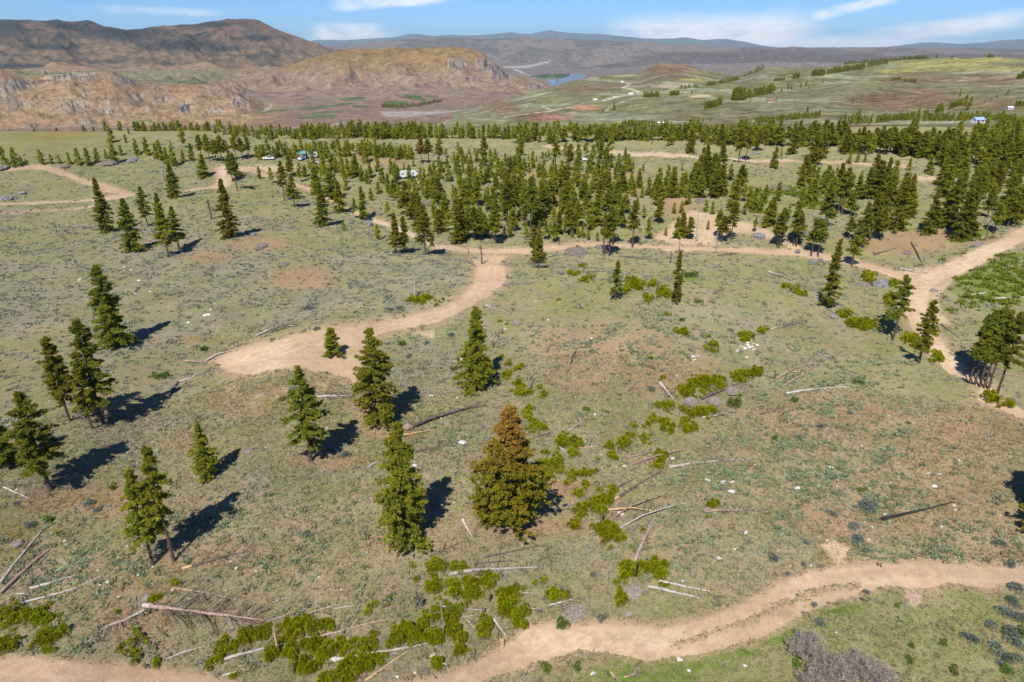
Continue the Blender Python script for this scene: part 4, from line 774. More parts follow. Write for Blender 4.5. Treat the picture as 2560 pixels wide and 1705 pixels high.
    (10, 1030, 285, 130, 'full'), (10, 1160, 285, 205, 'full'), (10, 1185, 200, 140, 'full'), (10, 1690, 330, 150, 'mid'), (10, 1105, 155, 85, 'full'), (10, 970, 155, 85, 'full'), (10, 860, 160, 135, 'full'), (10, 770, 165, 125, 'wide'), (10, 520, 175, 145, 'full'), (10, 315, 170, 140, 'full'), (10, 50, 490, 325, 'full'), (10, 150, 500, 325, 'full'), (10, 205, 500, 400, 'full'), (10, 245, 485, 430, 'full'), (10, 390, 485, 345, 'wide'), (10, 480, 480, 390, 'full'),
    (10, 555, 475, 395, 'full'), (10, 645, 480, 375, 'full'), (10, 730, 490, 335, 'full'), (10, 820, 495, 330, 'full'), (10, 900, 460, 330, 'full'), (10, 980, 430, 340, 'full'), (10, 1060, 470, 290, 'full'), (10, 1120, 400, 305, 'full'), (10, 1260, 400, 245, 'full'), (10, 1355, 400, 235, 'full'), (10, 1480, 440, 260, 'full'), (10, 1575, 335, 265, 'mid'), (10, 1600, 500, 320, 'full'), (10, 1690, 460, 350, 'full'), (10, 1770, 450, 290, 'full'),
    (10, 1860, 440, 210, 'high'), (10, 1930, 460, 205, 'high'), (10, 1990, 460, 260, 'high'), (10, 2045, 470, 220, 'high'), (10, 2090, 450, 260, 'high'), (10, 2175, 440, 200, 'high'), (10, 2230, 440, 240, 'high'), (10, 2290, 430, 230, 'high'), (10, 2140, 640, 385, 'mid'), (10, 1880, 600, 390, 'full'), (10, 2185, 725, 380, 'high'), (10, 1540, 480, 330, 'full'), (10, 1440, 430, 290, 'full')):
    pine(*e[:5]); 
    if len(e) > 5: PINES[-1]['mat'] = {'r': 'rust', 'b': 'brownfoot'}[e[5]]
# back rows (photo rows, left to right)
ST1 = ('full', 'full', 'mid'); ST2 = ('full', 'mid', 'high')
for b_ in ((10, 1230, 165, 1950, 172, 22, 40, 85, 5, ST1), (10, 1980, 190, 2355, 235, 16, 60, 120, 14, ST1), (11, 0, 245, 560, 245, 26, 60, 140, 10, ST1), (11, 440, 245, 1050, 225, 34, 80, 150, 14, ST1), (11, 1060, 240, 1560, 235, 36, 100, 150, 14, ST1), (11, 1560, 240, 2355, 243, 34, 60, 145, 8, ST1),
           (11, 0, 420, 900, 400, 36, 90, 160, 20, ST2), (11, 960, 400, 1290, 415, 20, 90, 130, 12, ('full',)), (11, 1290, 435, 1450, 430, 9, 100, 140, 8, ('full',)), (11, 900, 380, 1100, 330, 8, 60, 100, 14, ST1),
           (12, 0, 270, 950, 270, 44, 110, 180, 24, ST2), (12, 950, 260, 1600, 262, 30, 90, 160, 8, ST1), (12, 1600, 280, 2355, 300, 42, 130, 200, 28, ST2), (12, 1480, 260, 1620, 255, 6, 90, 150, 6, ST1),
           (13, 0, 440, 700, 440, 34, 130, 220, 16, ST2), (13, 660, 490, 1260, 520, 34, 150, 240, 26, ST2), (13, 1260, 520, 1560, 540, 16, 150, 240, 26, ST2), (13, 1480, 600, 2281, 640, 28, 180, 260, 50, ST2), (13, 1560, 470, 2281, 480, 30, 120, 200, 50, ST1), (13, 1650, 760, 2281, 780, 11, 180, 250, 50, ST2),
           (13, 960, 235, 1300, 205, 34, 40, 80, 6, ('full',)), (13, 1380, 215, 2100, 215, 60, 40, 80, 12, ('full',)), (13, 2050, 250, 2281, 290, 26, 80, 120, 20, ('full',)), (13, 640, 240, 920, 245, 14, 50, 90, 8, ('full',)), (13, 1800, 380, 2281, 400, 24, 100, 160, 40, ST1),
           (12, 1010, 130, 1470, 140, 16, 40, 70, 8, ('full',)), (13, 1240, 350, 1310, 350, 3, 100, 170, 6, ST1), (13, 1320, 195, 1345, 195, 1, 95, 100, 2, ('wide',)), (13, 1690, 330, 1710, 330, 2, 100, 110, 2, ('wide',)), (12, 900, 270, 960, 270, 4, 140, 170, 6, ST1)):
    band(*b_)
for b_ in ((11, 1150, 640, 2355, 640, 16, 110, 170, 40, ('full',)), (11, 1250, 800, 2355, 800, 16, 120, 190, 50, ST1), (11, 1350, 950, 2355, 960, 14, 130, 220, 50, ST2), (11, 1500, 1100, 2355, 1120, 10, 110, 220, 40, ST2), (11, 450, 560, 1150, 600, 12, 100, 170, 50, ('full',)), (11, 1650, 500, 2355, 480, 16, 80, 130, 40, ('full',)),
           (12, 0, 560, 1100, 560, 20, 100, 170, 50, ('full',)), (12, 0, 720, 1200, 740, 22, 130, 200, 60, ST1), (12, 0, 900, 1050, 900, 18, 150, 240, 60, ST2), (12, 0, 1080, 800, 1100, 10, 120, 240, 50, ST2), (12, 1300, 700, 1650, 720, 8, 130, 200, 40, ST1), (12, 1650, 700, 1950, 760, 8, 200, 300, 60, ('full',)),
           (12, 1950, 700, 2355, 900, 10, 100, 180, 80, ST1), (13, 250, 800, 800, 900, 10, 150, 230, 60, ST1), (13, 850, 900, 1300, 1100, 8, 220, 330, 80, ST1), (13, 1500, 900, 2281, 1000, 6, 260, 360, 70, ST1)):
    band(*b_)
# lone trees and tree lines on the far slopes
FARL = [(3, 360, 685, 440, 680, 22, 45, 70, 6), (3, 440, 672, 650, 625, 20, 30, 50, 8), (3, 165, 748, 285, 718, 18, 32, 48, 5), (3, 900, 522, 990, 515, 12, 25, 40, 3), (3, 1010, 505, 1260, 470, 34, 20, 34, 4), (3, 1280, 460, 1420, 430, 14, 20, 30, 5), (3, 1120, 440, 1500, 415, 40, 12, 22, 3), (3, 1500, 412, 1800, 395, 36, 14, 24, 3), (3, 1800, 393, 2160, 392, 50, 14, 22, 2), (3, 440, 525, 570, 475, 12, 12, 26, 5),
        (3, 180, 588, 245, 578, 12, 14, 22, 3), (3, 260, 575, 400, 545, 18, 14, 26, 5), (3, 640, 555, 720, 550, 14, 12, 20, 3), (3, 770, 540, 815, 530, 8, 20, 34, 4), (3, 510, 840, 650, 830, 14, 24, 40, 4), (3, 660, 825, 960, 800, 26, 20, 40, 6), (3, 2290, 725, 2355, 725, 8, 20, 30, 4), (3, 2300, 540, 2350, 535, 6, 25, 40, 3), (3, 1840, 745, 1930, 715, 16, 22, 36, 4), (3, 1750, 770, 1800, 770, 5, 36, 50, 3), (3, 420, 860, 480, 855, 4, 30, 44, 4),
        (3, 1450, 548, 1515, 545, 10, 12, 20, 2), (3, 1530, 560, 1615, 560, 12, 12, 22, 2), (2, 2080, 665, 2180, 662, 16, 20, 34, 4), (2, 2255, 655, 2320, 652, 10, 20, 28, 3), (2, 1930, 865, 2080, 860, 12, 24, 40, 5), (2, 285, 735, 440, 738, 24, 16, 26, 3), (2, 440, 735, 560, 722, 14, 14, 24, 3), (2, 550, 722, 700, 695, 26, 12, 22, 3), (2, 375, 655, 495, 680, 22, 6, 12, 1), (3, 0, 610, 130, 595, 9, 12, 22, 6)]
for f in FARL:
    f = list(f); f[5] = int(f[5] * 1.35); f[6] *= 1.25; f[7] *= 1.25; band(*f, ('full',))
for x, y, h in ((480, 695, 20), (655, 690, 25), (693, 630, 32), (738, 610, 40), (760, 612, 40), (825, 600, 34), (862, 590, 38), (905, 565, 20), (880, 605, 22), (977, 565, 34), (870, 768, 38), (1245, 660, 20), (1180, 705, 28), (1220, 808, 70), (1370, 608, 16), (1915, 660, 48), (1950, 725, 80), (1985, 722, 62), (1965, 760, 60), (2085, 700, 24), (2122, 688, 22), (2165, 670, 26), (2240, 648, 36), (1625, 808, 76), (1690, 780, 40), (95, 835, 32), (157, 830, 30), (208, 830, 28), (770, 515, 20), (80, 640, 26), (108, 632, 18), (1610, 700, 16)):
    band(3, x, y, x + 1, y, 1, h, h + 1, 0, ('full',))
for x, y, h in ((1875, 750, 50), (1800, 765, 20), (1915, 700, 10), (2175, 595, 14)): band(2, x, y, x + 1, y, 1, h, h + 1, 0, ('full',))
for x, y in ((960, 810), (1010, 790), (1075, 775), (1190, 688), (1150, 752), (1195, 740), (1070, 745), (1350, 680), (1300, 690), (1500, 660), (930, 805)): band(2, x, y, x + 1, y, 1, 7, 11, 0, ('wide',))
PINES.sort(key=lambda d: -d['px']); IND, REST = PINES[:300], PINES[300:]
print('pines', len(PINES), 'smallest individual px', IND[-1]['px'])
ORD = ['first', 'second', 'third', 'fourth', 'fifth', 'sixth', 'seventh', 'eighth', 'ninth', 'tenth', 'eleventh', 'twelfth', 'thirteenth', 'fourteenth', 'fifteenth', 'sixteenth', 'seventeenth', 'eighteenth', 'nineteenth', 'twentieth']
ROWN = {1: [''], 2: ['rear ', 'front '], 3: ['rear ', 'middle ', 'front '], 4: ['rearmost ', 'second ', 'third ', 'front ']}
ROWN[5] = ['rearmost ', 'second ', 'third ', 'fourth ', 'front ']; ROWN[6] = ['rearmost ', 'second ', 'third ', 'fourth ', 'fifth ', 'front ']; ROWN[7] = ROWN[6][:-1] + ['sixth ', 'front ']
def number(ds, noun, place):
    """label things of one place by row (depth) and by count from the left"""
    k = min(7, max(1, math.ceil(len(ds) / 18))); ds = sorted(ds, key=lambda d: d['v']); n = math.ceil(len(ds) / k)
    for q in range(k):
        row_ = sorted(ds[q * n:(q + 1) * n], key=lambda d: d['u'])
        for i, d in enumerate(row_):
            o = ORD[i] if i < len(row_) / 2 or len(row_) < 8 else (ORD[len(row_) - 1 - i] if len(row_) - 1 - i else 'last')
            side = 'left' if i < len(row_) / 2 or len(row_) < 8 else 'right'
            if side == 'right' and o == 'last': o = 'first'
            d['label'] = '%s %s from the %s, %s%s' % (o, noun, side, (ROWN[k][q] + 'row, ') if k > 1 else '', place)
def zone(d):
    u, v = d['u'], d['v']
    if v < 347: return 'back row', 'against the open valley'
    if u < 700: return 'left wood', 'left wood'
    if u < 1130 and v < 420: return 'camp wood', 'around the parked trailers'
    if u < 1130: return 'winding road wood', 'along the winding road'
    if u < 1500 and v > 480: return 'centre front wood', 'behind the road, centre'
    if u < 1560: return 'centre wood', 'upper centre wood'
    if u < 1960 and v > 480: return 'dirt clearing wood', 'around the dirt clearing'
    if u < 1960: return 'upper road wood', 'below the upper road'
    if v > 480: return 'right slope', 'slope above the junction'
    return 'right forest', 'upper right forest'
zs = {}
for d in IND:
    if d['label'] is None:
        zs.setdefault((zone(d), {'full': 'bushy', 'wide': 'bushy', 'round': 'bushy', 'slim': 'bushy', 'mid': 'half-bare', 'rag': 'half-bare', 'high': 'long-trunked', 'thin': 'long-trunked'}[d['style']]), []).append(d)
for (z, lk), ds in zs.items():
    number(ds, lk + ' green pine', z[1])
    for d in ds: d['group'] = 'pines of the ' + z[0]
cnt = 0
for i, d in enumerate(IND):
    lod = 0 if d['px'] > 90 else 1
    nk = 4 if lod == 0 and d['style'] in ('full', 'mid', 'high') else 3 if lod else 2
    k = i % nk
    cr, tk = proto(d['style'], k, lod)
    h = d['h']; s = h / HREF; w = d['w'] * (s ** .75) * (1.0 if lod == 0 else 1.05 + .3 * random.random())
    if d['style'] == 'high' and d['px'] > 120: w *= .95
    rt = link('pine_tree', None, loc=d['p'], rot=(0, 0, random.random() * 6.28)); rt.empty_display_size = 1
    tag(rt, d['label'], 'pine tree', d.get('group'))
    if d['mat']:
        cr = cr.copy(); cr.materials[0] = M_rust if d['mat'] in ('rust', 'r') else M_leaf
        if d['px'] < 120 and d['mat'] == 'rust': cr.materials[0] = leaf_mat('orange_dead_needles', (.22, .12, .035), (.28, .15, .05), (.16, .09, .03))
    o = link('trunk', tk, rt, scale=(w, w, s)); 
    o2 = link('crown', cr, rt, scale=(w, w, s))
# the remaining, smaller pines: one object of merged low trees
def merged(name, items, label, cat, group=None):
    Vs, Fs, n = [], [], 0; Ts, TFs, tn = [], [], 0; tint = []
    for i, d in enumerate(items):
        V, F, TV, TB = proto(d['style'], i % 3, 2); s = d['h'] / HREF; w = s * d['w'] * 1.2; a = random.random() * 6.28; ca, sa = math.cos(a), math.sin(a)
        X = np.stack([(V[:, 0] * ca - V[:, 1] * sa) * w + d['p'].x, (V[:, 0] * sa + V[:, 1] * ca) * w + d['p'].y, V[:, 2] * s + d['p'].z], 1)
        Vs.append(X); Fs.append(F + n); n += len(X)
    me = mesh_np(name, np.vstack(Vs), np.vstack(Fs), M_forest); o = link(name, me); return tag(o, label, cat, group, 'stuff')
M_forest = leaf_mat('forest_needles', (.255, .25, .028), (.37, .34, .038), (.14, .145, .02), .5, .09)
nearr = [d for d in REST if d['p'].length < 1000]; farr = [d for d in REST if d['p'].length >= 1000]
merged('pine_forest', nearr, 'small far pines filling the wood and its rear rows', 'forest')
merged('far_tree_lines', farr, 'dark tree lines dotted over the distant green slopes', 'far trees')
# ------------------------------------------------------------------ bushes
def make_bush(r, lob=4, n=1100, leaf=.10, up=1.0):
    """leafy shrub about 2 m across: upright lobes covered in small leaves"""
    V = []
    C_ = [np.array([r.randn() * .38, r.randn() * .38, .25]) for _ in range(lob)]; Hh = [.7 + .7 * r.rand() for _ in range(lob)]; Wd = [.34 + .2 * r.rand() for _ in range(lob)]
    per = n // lob
    for c, h, w in zip(C_, Hh, Wd):
        t = r.rand(per) ** .8; az = r.rand(per) * 6.28; prof = w * np.sqrt(np.clip(1 - t ** 2.2, 0, 1)) * (.75 + .35 * r.rand(per))
        P = np.stack([c[0] + np.cos(az) * prof, c[1] + np.sin(az) * prof, t * h * up + .02], 1)
        D = np.stack([np.cos(az), np.sin(az), .5 + t], 1) + r.randn(per, 3) * .5; D /= np.linalg.norm(D, axis=1)[:, None]
        A = np.cross(D, r.randn(per, 3)); A /= np.linalg.norm(A, axis=1)[:, None] + 1e-6; l = leaf * (.7 + .7 * r.rand(per, 1))
        V.append(np.stack([P - A * l * .55, P + A * l * .55, P + D * l * 1.3], 1))
    V = np.vstack(V).reshape(-1, 3); return V, np.arange(len(V)).reshape(-1, 3)
BUSH = []
for k in range(5):
    V, F = make_bush(np.random.RandomState(60 + k), 3 + k % 4, 1200); BUSH.append(mesh_np('bush', V, F, M_bush))
BUSHG = [mesh_np('green_bush', *make_bush(np.random.RandomState(70 + k), 5, 900, .11, .7), M_bushg) for k in range(2)]
SAGEB = [mesh_np('sagebrush', *make_bush(np.random.RandomState(80 + k), 7, 1100, .09, .62), M_blue) for k in range(3)]
# clusters: tile, x, y, rx, ry, count, relative size
CL = [('at the lower left corner', 'yellow-green bushes of the lower left corner', [(40, 200, 880, 240, 110, 16, 1.25), (40, 70, 1130, 60, 60, 4, 1.2), (40, 470, 1060, 130, 50, 6, 1.1)]),
 ('above the lower left road', 'small bushes above the lower left road', [(40, 1235, 1070, 0, 0, 1, 1.1), (40, 1340, 1110, 0, 0, 1, 1), (40, 1135, 1180, 0, 0, 1, .9), (40, 1255, 1200, 0, 0, 1, .9), (40, 1230, 1265, 0, 0, 1, .8), (40, 1450, 1310, 0, 0, 1, 1), (40, 1440, 700, 60, 25, 3, .7), (40, 1600, 580, 0, 0, 1, .8), (40, 425, 1210, 0, 0, 1, .8), (40, 2160, 1435, 0, 0, 1, .9), (40, 530, 110, 0, 0, 1, .8), (40, 1085, 840, 0, 0, 1, .5)]),
 ('bottom left among long logs', 'bushes among the long logs, bottom left of centre', [(40, 2080, 1160, 60, 60, 5, 1.0), (40, 2290, 1060, 70, 50, 5, 1.1), (40, 2040, 1240, 30, 50, 2, 1), (40, 1945, 1300, 25, 30, 2, .9), (41, 90, 1040, 120, 60, 7, 1.15), (41, 400, 980, 150, 60, 11, 1.2), (41, 140, 1230, 40, 40, 3, 1.1), (41, 270, 1160, 40, 50, 3, 1), (41, 380, 1170, 40, 40, 2, 1), (41, 660, 960, 35, 25, 3, 1.2), (41, 560, 1170, 60, 90, 7, 1.15), (41, 660, 1220, 40, 70, 4, 1.1), (41, 420, 1340, 60, 50, 4, 1.15), (41, 520, 1360, 30, 30, 2, 1.1), (41, 360, 1240, 30, 30, 2, 1.0)]),
 ('round the whitened bottom log', 'bushes round the whitened log', [(41, 870, 1160, 110, 60, 7, 1), (41, 1060, 1150, 40, 50, 3, 1), (41, 1220, 1140, 40, 30, 2, .9), (41, 800, 1410, 50, 50, 5, 1.2), (41, 920, 1330, 80, 70, 8, 1.2), (41, 1070, 1290, 50, 50, 4, 1.1), (41, 1160, 1270, 40, 30, 3, 1), (41, 640, 1440, 40, 20, 2, 1), (41, 1060, 1060, 40, 30, 2, .8)]),
 ('thicket above the lower road', 'bushes of the thicket above the lower road', [(41, 1410, 1020, 110, 80, 11, 1.25), (41, 1530, 915, 35, 50, 3, 1), (41, 1640, 1060, 50, 50, 5, 1.2), (41, 1830, 1040, 80, 50, 6, 1.15), (41, 1760, 860, 100, 100, 10, 1.2), (41, 1880, 620, 110, 90, 11, 1.2), (41, 1640, 650, 50, 80, 5, 1), (41, 1650, 400, 60, 40, 5, 1.05), (41, 1870, 425, 70, 20, 3, .9), (41, 2130, 560, 50, 50, 5, 1.1), (41, 2290, 750, 50, 110, 9, 1.3), (41, 2110, 970, 50, 70, 5, 1.2), (41, 2000, 640, 50, 40, 4, 1), (41, 1880, 1180, 50, 35, 3, 1.1), (41, 1660, 1310, 40, 40, 3, 1.1), (42, 60, 900, 50, 80, 6, 1.15), (42, 30, 680, 60, 50, 4, 1.2)]),
 ('dotted near the bottom thicket', 'lone bushes above the lower road', [(41, 1060, 815, 0, 0, 1, 1), (41, 1230, 690, 0, 0, 1, .7), (41, 1210, 765, 0, 0, 1, .7), (41, 1650, 845, 0, 0, 1, .9), (41, 1620, 525, 0, 0, 1, .9), (41, 1465, 545, 0, 0, 1, .8), (41, 1440, 415, 0, 0, 1, .6), (42, 205, 570, 0, 0, 1, .9), (42, 280, 555, 0, 0, 1, .7), (42, 375, 680, 40, 30, 3, 1), (42, 488, 680, 10, 30, 2, .9), (42, 95, 615, 0, 0, 1, .8), (42, 1410, 585, 0, 0, 1, .7), (42, 905, 250, 0, 0, 1, .6), (42, 225, 130, 0, 0, 1, .6)]),
 ('round the lower brush heap', 'bushes round the lower brush heap', [(42, 1045, 440, 45, 80, 6, 1.2), (42, 1190, 440, 45, 50, 4, 1.2), (42, 1290, 420, 40, 25, 2, 1), (42, 1385, 460, 40, 50, 4, 1.15), (42, 970, 570, 0, 0, 1, .9), (42, 995, 715, 30, 30, 3, 1.1), (42, 1090, 240, 0, 0, 1, .7)]),
 ('right of the rusty pine', 'bushes in the draw right of the rusty pine', [(32, 150, 190, 30, 60, 4, .9), (32, 200, 240, 20, 50, 3, .9), (32, 270, 240, 40, 30, 4, .9), (32, 470, 370, 50, 50, 6, 1.05), (32, 420, 450, 15, 20, 1, .8), (32, 570, 460, 30, 70, 5, 1.1), (32, 630, 390, 25, 25, 2, 1), (32, 300, 500, 25, 25, 2, .8), (32, 290, 590, 40, 30, 4, 1.05), (32, 410, 580, 35, 60, 5, 1.1), (32, 330, 690, 50, 30, 4, 1), (32, 440, 670, 20, 20, 2, .9), (32, 550, 700, 30, 45, 4, 1.05), (32, 490, 780, 10, 20, 1, .9), (32, 640, 690, 15, 20, 2, .9), (32, 695, 695, 20, 20, 2, .9), (32, 745, 680, 15, 15, 1, .9), (32, 690, 800, 25, 25, 2, 1), (32, 620, 870, 30, 25, 3, 1), (32, 795, 840, 0, 0, 1, .6), (32, 770, 760, 0, 0, 1, .6), (32, 780, 550, 0, 0, 1, .6)]),
 ('beside the slanting logs', 'bushes beside the slanting logs', [(32, 900, 425, 10, 25, 2, 1), (32, 920, 510, 35, 25, 3, .9), (32, 1030, 410, 40, 50, 6, 1.15), (32, 1090, 345, 25, 35, 3, 1), (32, 1125, 250, 0, 0, 1, .8), (32, 1290, 190, 25, 30, 3, 1), (32, 1230, 250, 25, 30, 2, .8), (32, 1390, 190, 35, 35, 4, 1), (32, 1430, 270, 50, 40, 5, 1), (32, 1620, 250, 50, 60, 8, 1.1), (32, 1370, 530, 35, 50, 5, 1), (32, 1340, 610, 50, 30, 4, 1), (32, 820, 960, 75, 40, 8, 1.15), (32, 670, 990, 35, 20, 3, 1), (32, 840, 1040, 25, 20, 2, 1), (32, 610, 1060, 55, 35, 5, .9), (32, 590, 1160, 30, 40, 3, 1), (32, 790, 1200, 25, 30, 3, 1.05), (32, 890, 1200, 55, 60, 8, 1.15), (32, 980, 1260, 35, 30, 3, 1.1), (32, 830, 1295, 20, 15, 1, 1.1), (32, 1860, 980, 30, 15, 3, .9), (32, 1800, 1085, 0, 0, 1, .8), (32, 1200, 1205, 0, 0, 1, .7), (32, 910, 850, 50, 30, 3, .8), (32, 1220, 370, 50, 40, 4, .8)]),
 ('round the twin brush heaps', 'bushes round the two big brush heaps', [(22, 1720, 1200, 90, 80, 14, 1.35), (22, 1570, 1260, 55, 40, 5, 1.2), (22, 1900, 1170, 60, 50, 6, 1.2), (22, 2090, 1110, 80, 50, 8, 1.2), (22, 2240, 1070, 35, 35, 3, 1.1), (22, 1380, 1390, 25, 25, 2, 1.1), (22, 1450, 1400, 30, 40, 3, 1.1), (22, 1680, 1450, 50, 25, 4, 1.1), (22, 1800, 1440, 70, 40, 7, 1.15), (22, 1570, 1430, 40, 20, 2, .9), (22, 2100, 1290, 0, 0, 1, 1)]),
 ('dotted on the middle knoll', 'lone bushes on the middle knoll', [(22, 1550, 710, 45, 25, 4, 1.2), (22, 1785, 860, 0, 0, 1, 1), (22, 1835, 830, 0, 0, 1, 1), (22, 1845, 890, 0, 0, 1, .9), (22, 1870, 815, 0, 0, 1, .8), (22, 1810, 745, 0, 0, 1, .8), (22, 1280, 950, 0, 0, 1, 1), (22, 1380, 1120, 20, 10, 2, .9), (22, 1423, 550, 0, 0, 1, 1), (22, 430, 410, 0, 0, 1, .7), (22, 2150, 760, 30, 30, 4, 1.2), (22, 2310, 700, 40, 20, 3, 1), (22, 250, 1215, 25, 10, 2, .9), (22, 280, 1290, 25, 15, 2, .9), (22, 140, 1430, 25, 25, 2, .8), (21, 2250, 605, 0, 0, 1, .8), (21, 2310, 630, 0, 0, 1, .8), (21, 2265, 935, 0, 0, 1, .9), (21, 2325, 1000, 0, 0, 1, .9), (21, 2310, 1110, 30, 50, 3, .9)]),
 ('at the foot of the red dead trunk', 'bushes at the foot of the red dead trunk', [(22, 80, 1240, 75, 60, 9, 1), (22, 60, 1020, 30, 30, 3, .9)]),
 ('behind the middle knoll', 'bushes behind the middle knoll', [(22, 1130, 260, 60, 35, 7, 1.6), (22, 1165, 310, 25, 15, 2, 1.4), (22, 1280, 270, 25, 35, 4, 1.3), (22, 1400, 350, 45, 35, 6, 1.3), (22, 1040, 310, 30, 30, 3, 1.2), (22, 1245, 410, 35, 15, 3, 1.1), (22, 700, 220, 60, 25, 5, 1.1), (22, 560, 170, 40, 20, 3, 1), (22, 650, 100, 35, 15, 3, 1)]),
 ('along the right-hand crest', 'bushes along the right-hand crest', [(23, 170, 420, 30, 20, 2, .9), (23, 250, 480, 15, 20, 2, 1), (23, 315, 500, 15, 15, 1, 1), (23, 900, 360, 45, 35, 5, 1.3), (23, 1130, 400, 40, 30, 4, 1.1), (23, 680, 680, 40, 15, 4, .9), (23, 800, 750, 60, 25, 8, 1), (23, 880, 790, 35, 20, 4, 1.1), (23, 1260, 890, 50, 40, 6, 1.3), (23, 1370, 970, 70, 35, 7, 1.2), (23, 1490, 1060, 50, 30, 5, 1), (23, 1080, 560, 45, 30, 4, 1.3), (23, 2000, 1430, 50, 20, 3, .8), (23, 2120, 1480, 50, 20, 3, .8), (23, 1960, 1390, 30, 10, 2, .8)]),
 ('beside the grey broken trunk left of the dirt track', 'bushes beside the broken grey trunk', [(21, 1550, 410, 110, 25, 12, 1.1), (21, 1430, 415, 20, 15, 2, .9), (21, 1655, 460, 0, 0, 1, .7)])]
BU = []
for where, grp, items in CL:
    for (t, x, y, rx, ry, n, s) in items:
        for i in range(n):
            a = random.random() * 6.28; q = math.sqrt(random.random()) if n > 1 else 0
            X_, Y_ = x + rx * q * math.cos(a), y + ry * q * math.sin(a); p = th(t, X_, Y_); BU.append(dict(u=T(t, X_, Y_)[0], v=T(t, X_, Y_)[1], p=p, s=s * (.45 + .65 * random.random()) * (1.3 if t == 23 else .82 if t in (40, 41) else .92), w=where, g=grp, n=len(items) == 1))
BU.sort(key=lambda d: -d['s'] / d['p'].length); print('bushes', len(BU))
bg_ = {}
for d in BU[:300]: bg_.setdefault(d['w'], []).append(d)
for w_, ds in bg_.items(): number(ds, 'yellow-green bush', w_)
for i, d in enumerate(BU[:300]):
    s = d['s']; o = link('yellow_green_bush', BUSH[i % 5], loc=d['p'], rot=(0, 0, random.random() * 6.28), scale=(s, s, s * (.8 + .4 * random.random())))
    tag(o, d['label'], 'bush', d['g'])
def scatter_mesh(name, protos, items, mat, label, cat, attr=True):
    """many copies of small meshes merged into one object; items: x, y, z, scale, rot, tint"""
    Vs, Fs, Ts = [], [], []; n = 0; items = np.asarray(items); pk = rng.randint(0, len(protos), len(items))
    for k, (V, F) in enumerate(protos):
        it = items[pk == k]
        if not len(it): continue
        ca, sa = np.cos(it[:, 4]), np.sin(it[:, 4]); s = it[:, 3]
        X = (V[None, :, 0] * ca[:, None] - V[None, :, 1] * sa[:, None]) * s[:, None] + it[:, 0:1]
        Y = (V[None, :, 0] * sa[:, None] + V[None, :, 1] * ca[:, None]) * s[:, None] + it[:, 1:2]
        Z = V[None, :, 2] * s[:, None] + it[:, 2:3]
        Vs.append(np.stack([X, Y, Z], -1).reshape(-1, 3)); Fs.append((F[None] + (np.arange(len(it)) * len(V))[:, None, None]).reshape(-1, F.shape[1]) + n); n += len(it) * len(V)
        Ts.append(np.repeat(it[:, 5], len(V)))
    me = mesh_np(name, np.vstack(Vs), np.vstack(Fs), mat, False, {'tint': np.concatenate(Ts)}); o = link(name, me); return tag(o, label, cat, kind='stuff')
rest = BU[300:]
for where, grp, items in CL:
    for (t, x, y, rx, ry, n, s) in items:
        for i in range(int(n * 2.2) if n > 2 else 0):
            a = random.random() * 6.28; q = .5 + 1.1 * random.random(); sc0 = TILES[t]; u_, v_ = T(t, x + rx * q * math.cos(a), y + ry * q * math.sin(a)); p = hit(u_, v_); rest.append(dict(p=p, s=.18 + .30 * random.random() ** 1.5))
if rest: scatter_mesh('small_bushes', [make_bush(np.random.RandomState(5 + k), 4, 260, .20) for k in range(3)], [(d['p'].x, d['p'].y, d['p'].z, d['s'], random.random() * 6, .5) for d in rest], M_bush, 'smallest yellow-green bushes scattered among the larger ones', 'bushes')
# ---- loose cover: sage, herbs, grass tufts, stones
def tint_mat(name, c1, c2, tr=.12, c3=None):
    m, nt, o = newmat(name); c = mixc(nt, att(nt, 'tint'), c1, c2)
    d = nt.nodes.new('ShaderNodeBsdfDiffuse'); nt.links.new(c, d.inputs[0]); t = nt.nodes.new('ShaderNodeBsdfTranslucent'); nt.links.new(c, t.inputs[0])
    ms = nt.nodes.new('ShaderNodeMixShader'); ms.inputs[0].default_value = tr; nt.links.new(d.outputs[0], ms.inputs[1]); nt.links.new(t.outputs[0], ms.inputs[2]); nt.links.new(ms.outputs[0], o.inputs[0]); return m
def tuft(r, n, leaf, flatn=.6, wid=.5, rad=.5):
    az = r.rand(n) * 6.28; q = np.sqrt(r.rand(n)) * rad; P = np.stack([np.cos(az) * q, np.sin(az) * q, (1 - (q / rad) ** 2) * .45 * flatn * rad + .0], 1)
    D = np.stack([np.cos(az) * q * 1.6, np.sin(az) * q * 1.6, np.full(n, flatn)], 1) + r.randn(n, 3) * .3; D[:, 2] = np.abs(D[:, 2]); D /= np.linalg.norm(D, axis=1)[:, None]
    A = np.cross(D, r.randn(n, 3)); A /= np.linalg.norm(A, axis=1)[:, None] + 1e-6; l = leaf * (.6 + .8 * r.rand(n, 1))
    V = np.stack([P - A * l * wid, P + A * l * wid, P + D * l * 1.2], 1).reshape(-1, 3); return V, np.arange(len(V)).reshape(-1, 3)
def scat(n, field, rmin, rmax, smin, smax, power=1.0, amax=.86):
    """points over the ground with density following a field, as (x,y,z,scale,rot,tint)"""
    r = np.sqrt(rng.rand(n) * (rmax ** 2 - rmin ** 2) + rmin ** 2); a = (rng.rand(n) * 2 - 1) * amax
    i, j = gidx(r * np.sin(a), r * np.cos(a)); k = field[i, j] > rng.rand(n); r, a, i, j = r[k], a[k], i[k], j[k]
    x, y = r * np.sin(a), r * np.cos(a)
    s = smin + (smax - smin) * rng.rand(len(r)) ** 2.0
    z = Hq(x, y); return np.stack([x, y, z - .03, s, rng.rand(len(r)) * 6.28, rng.rand(len(r))], 1)
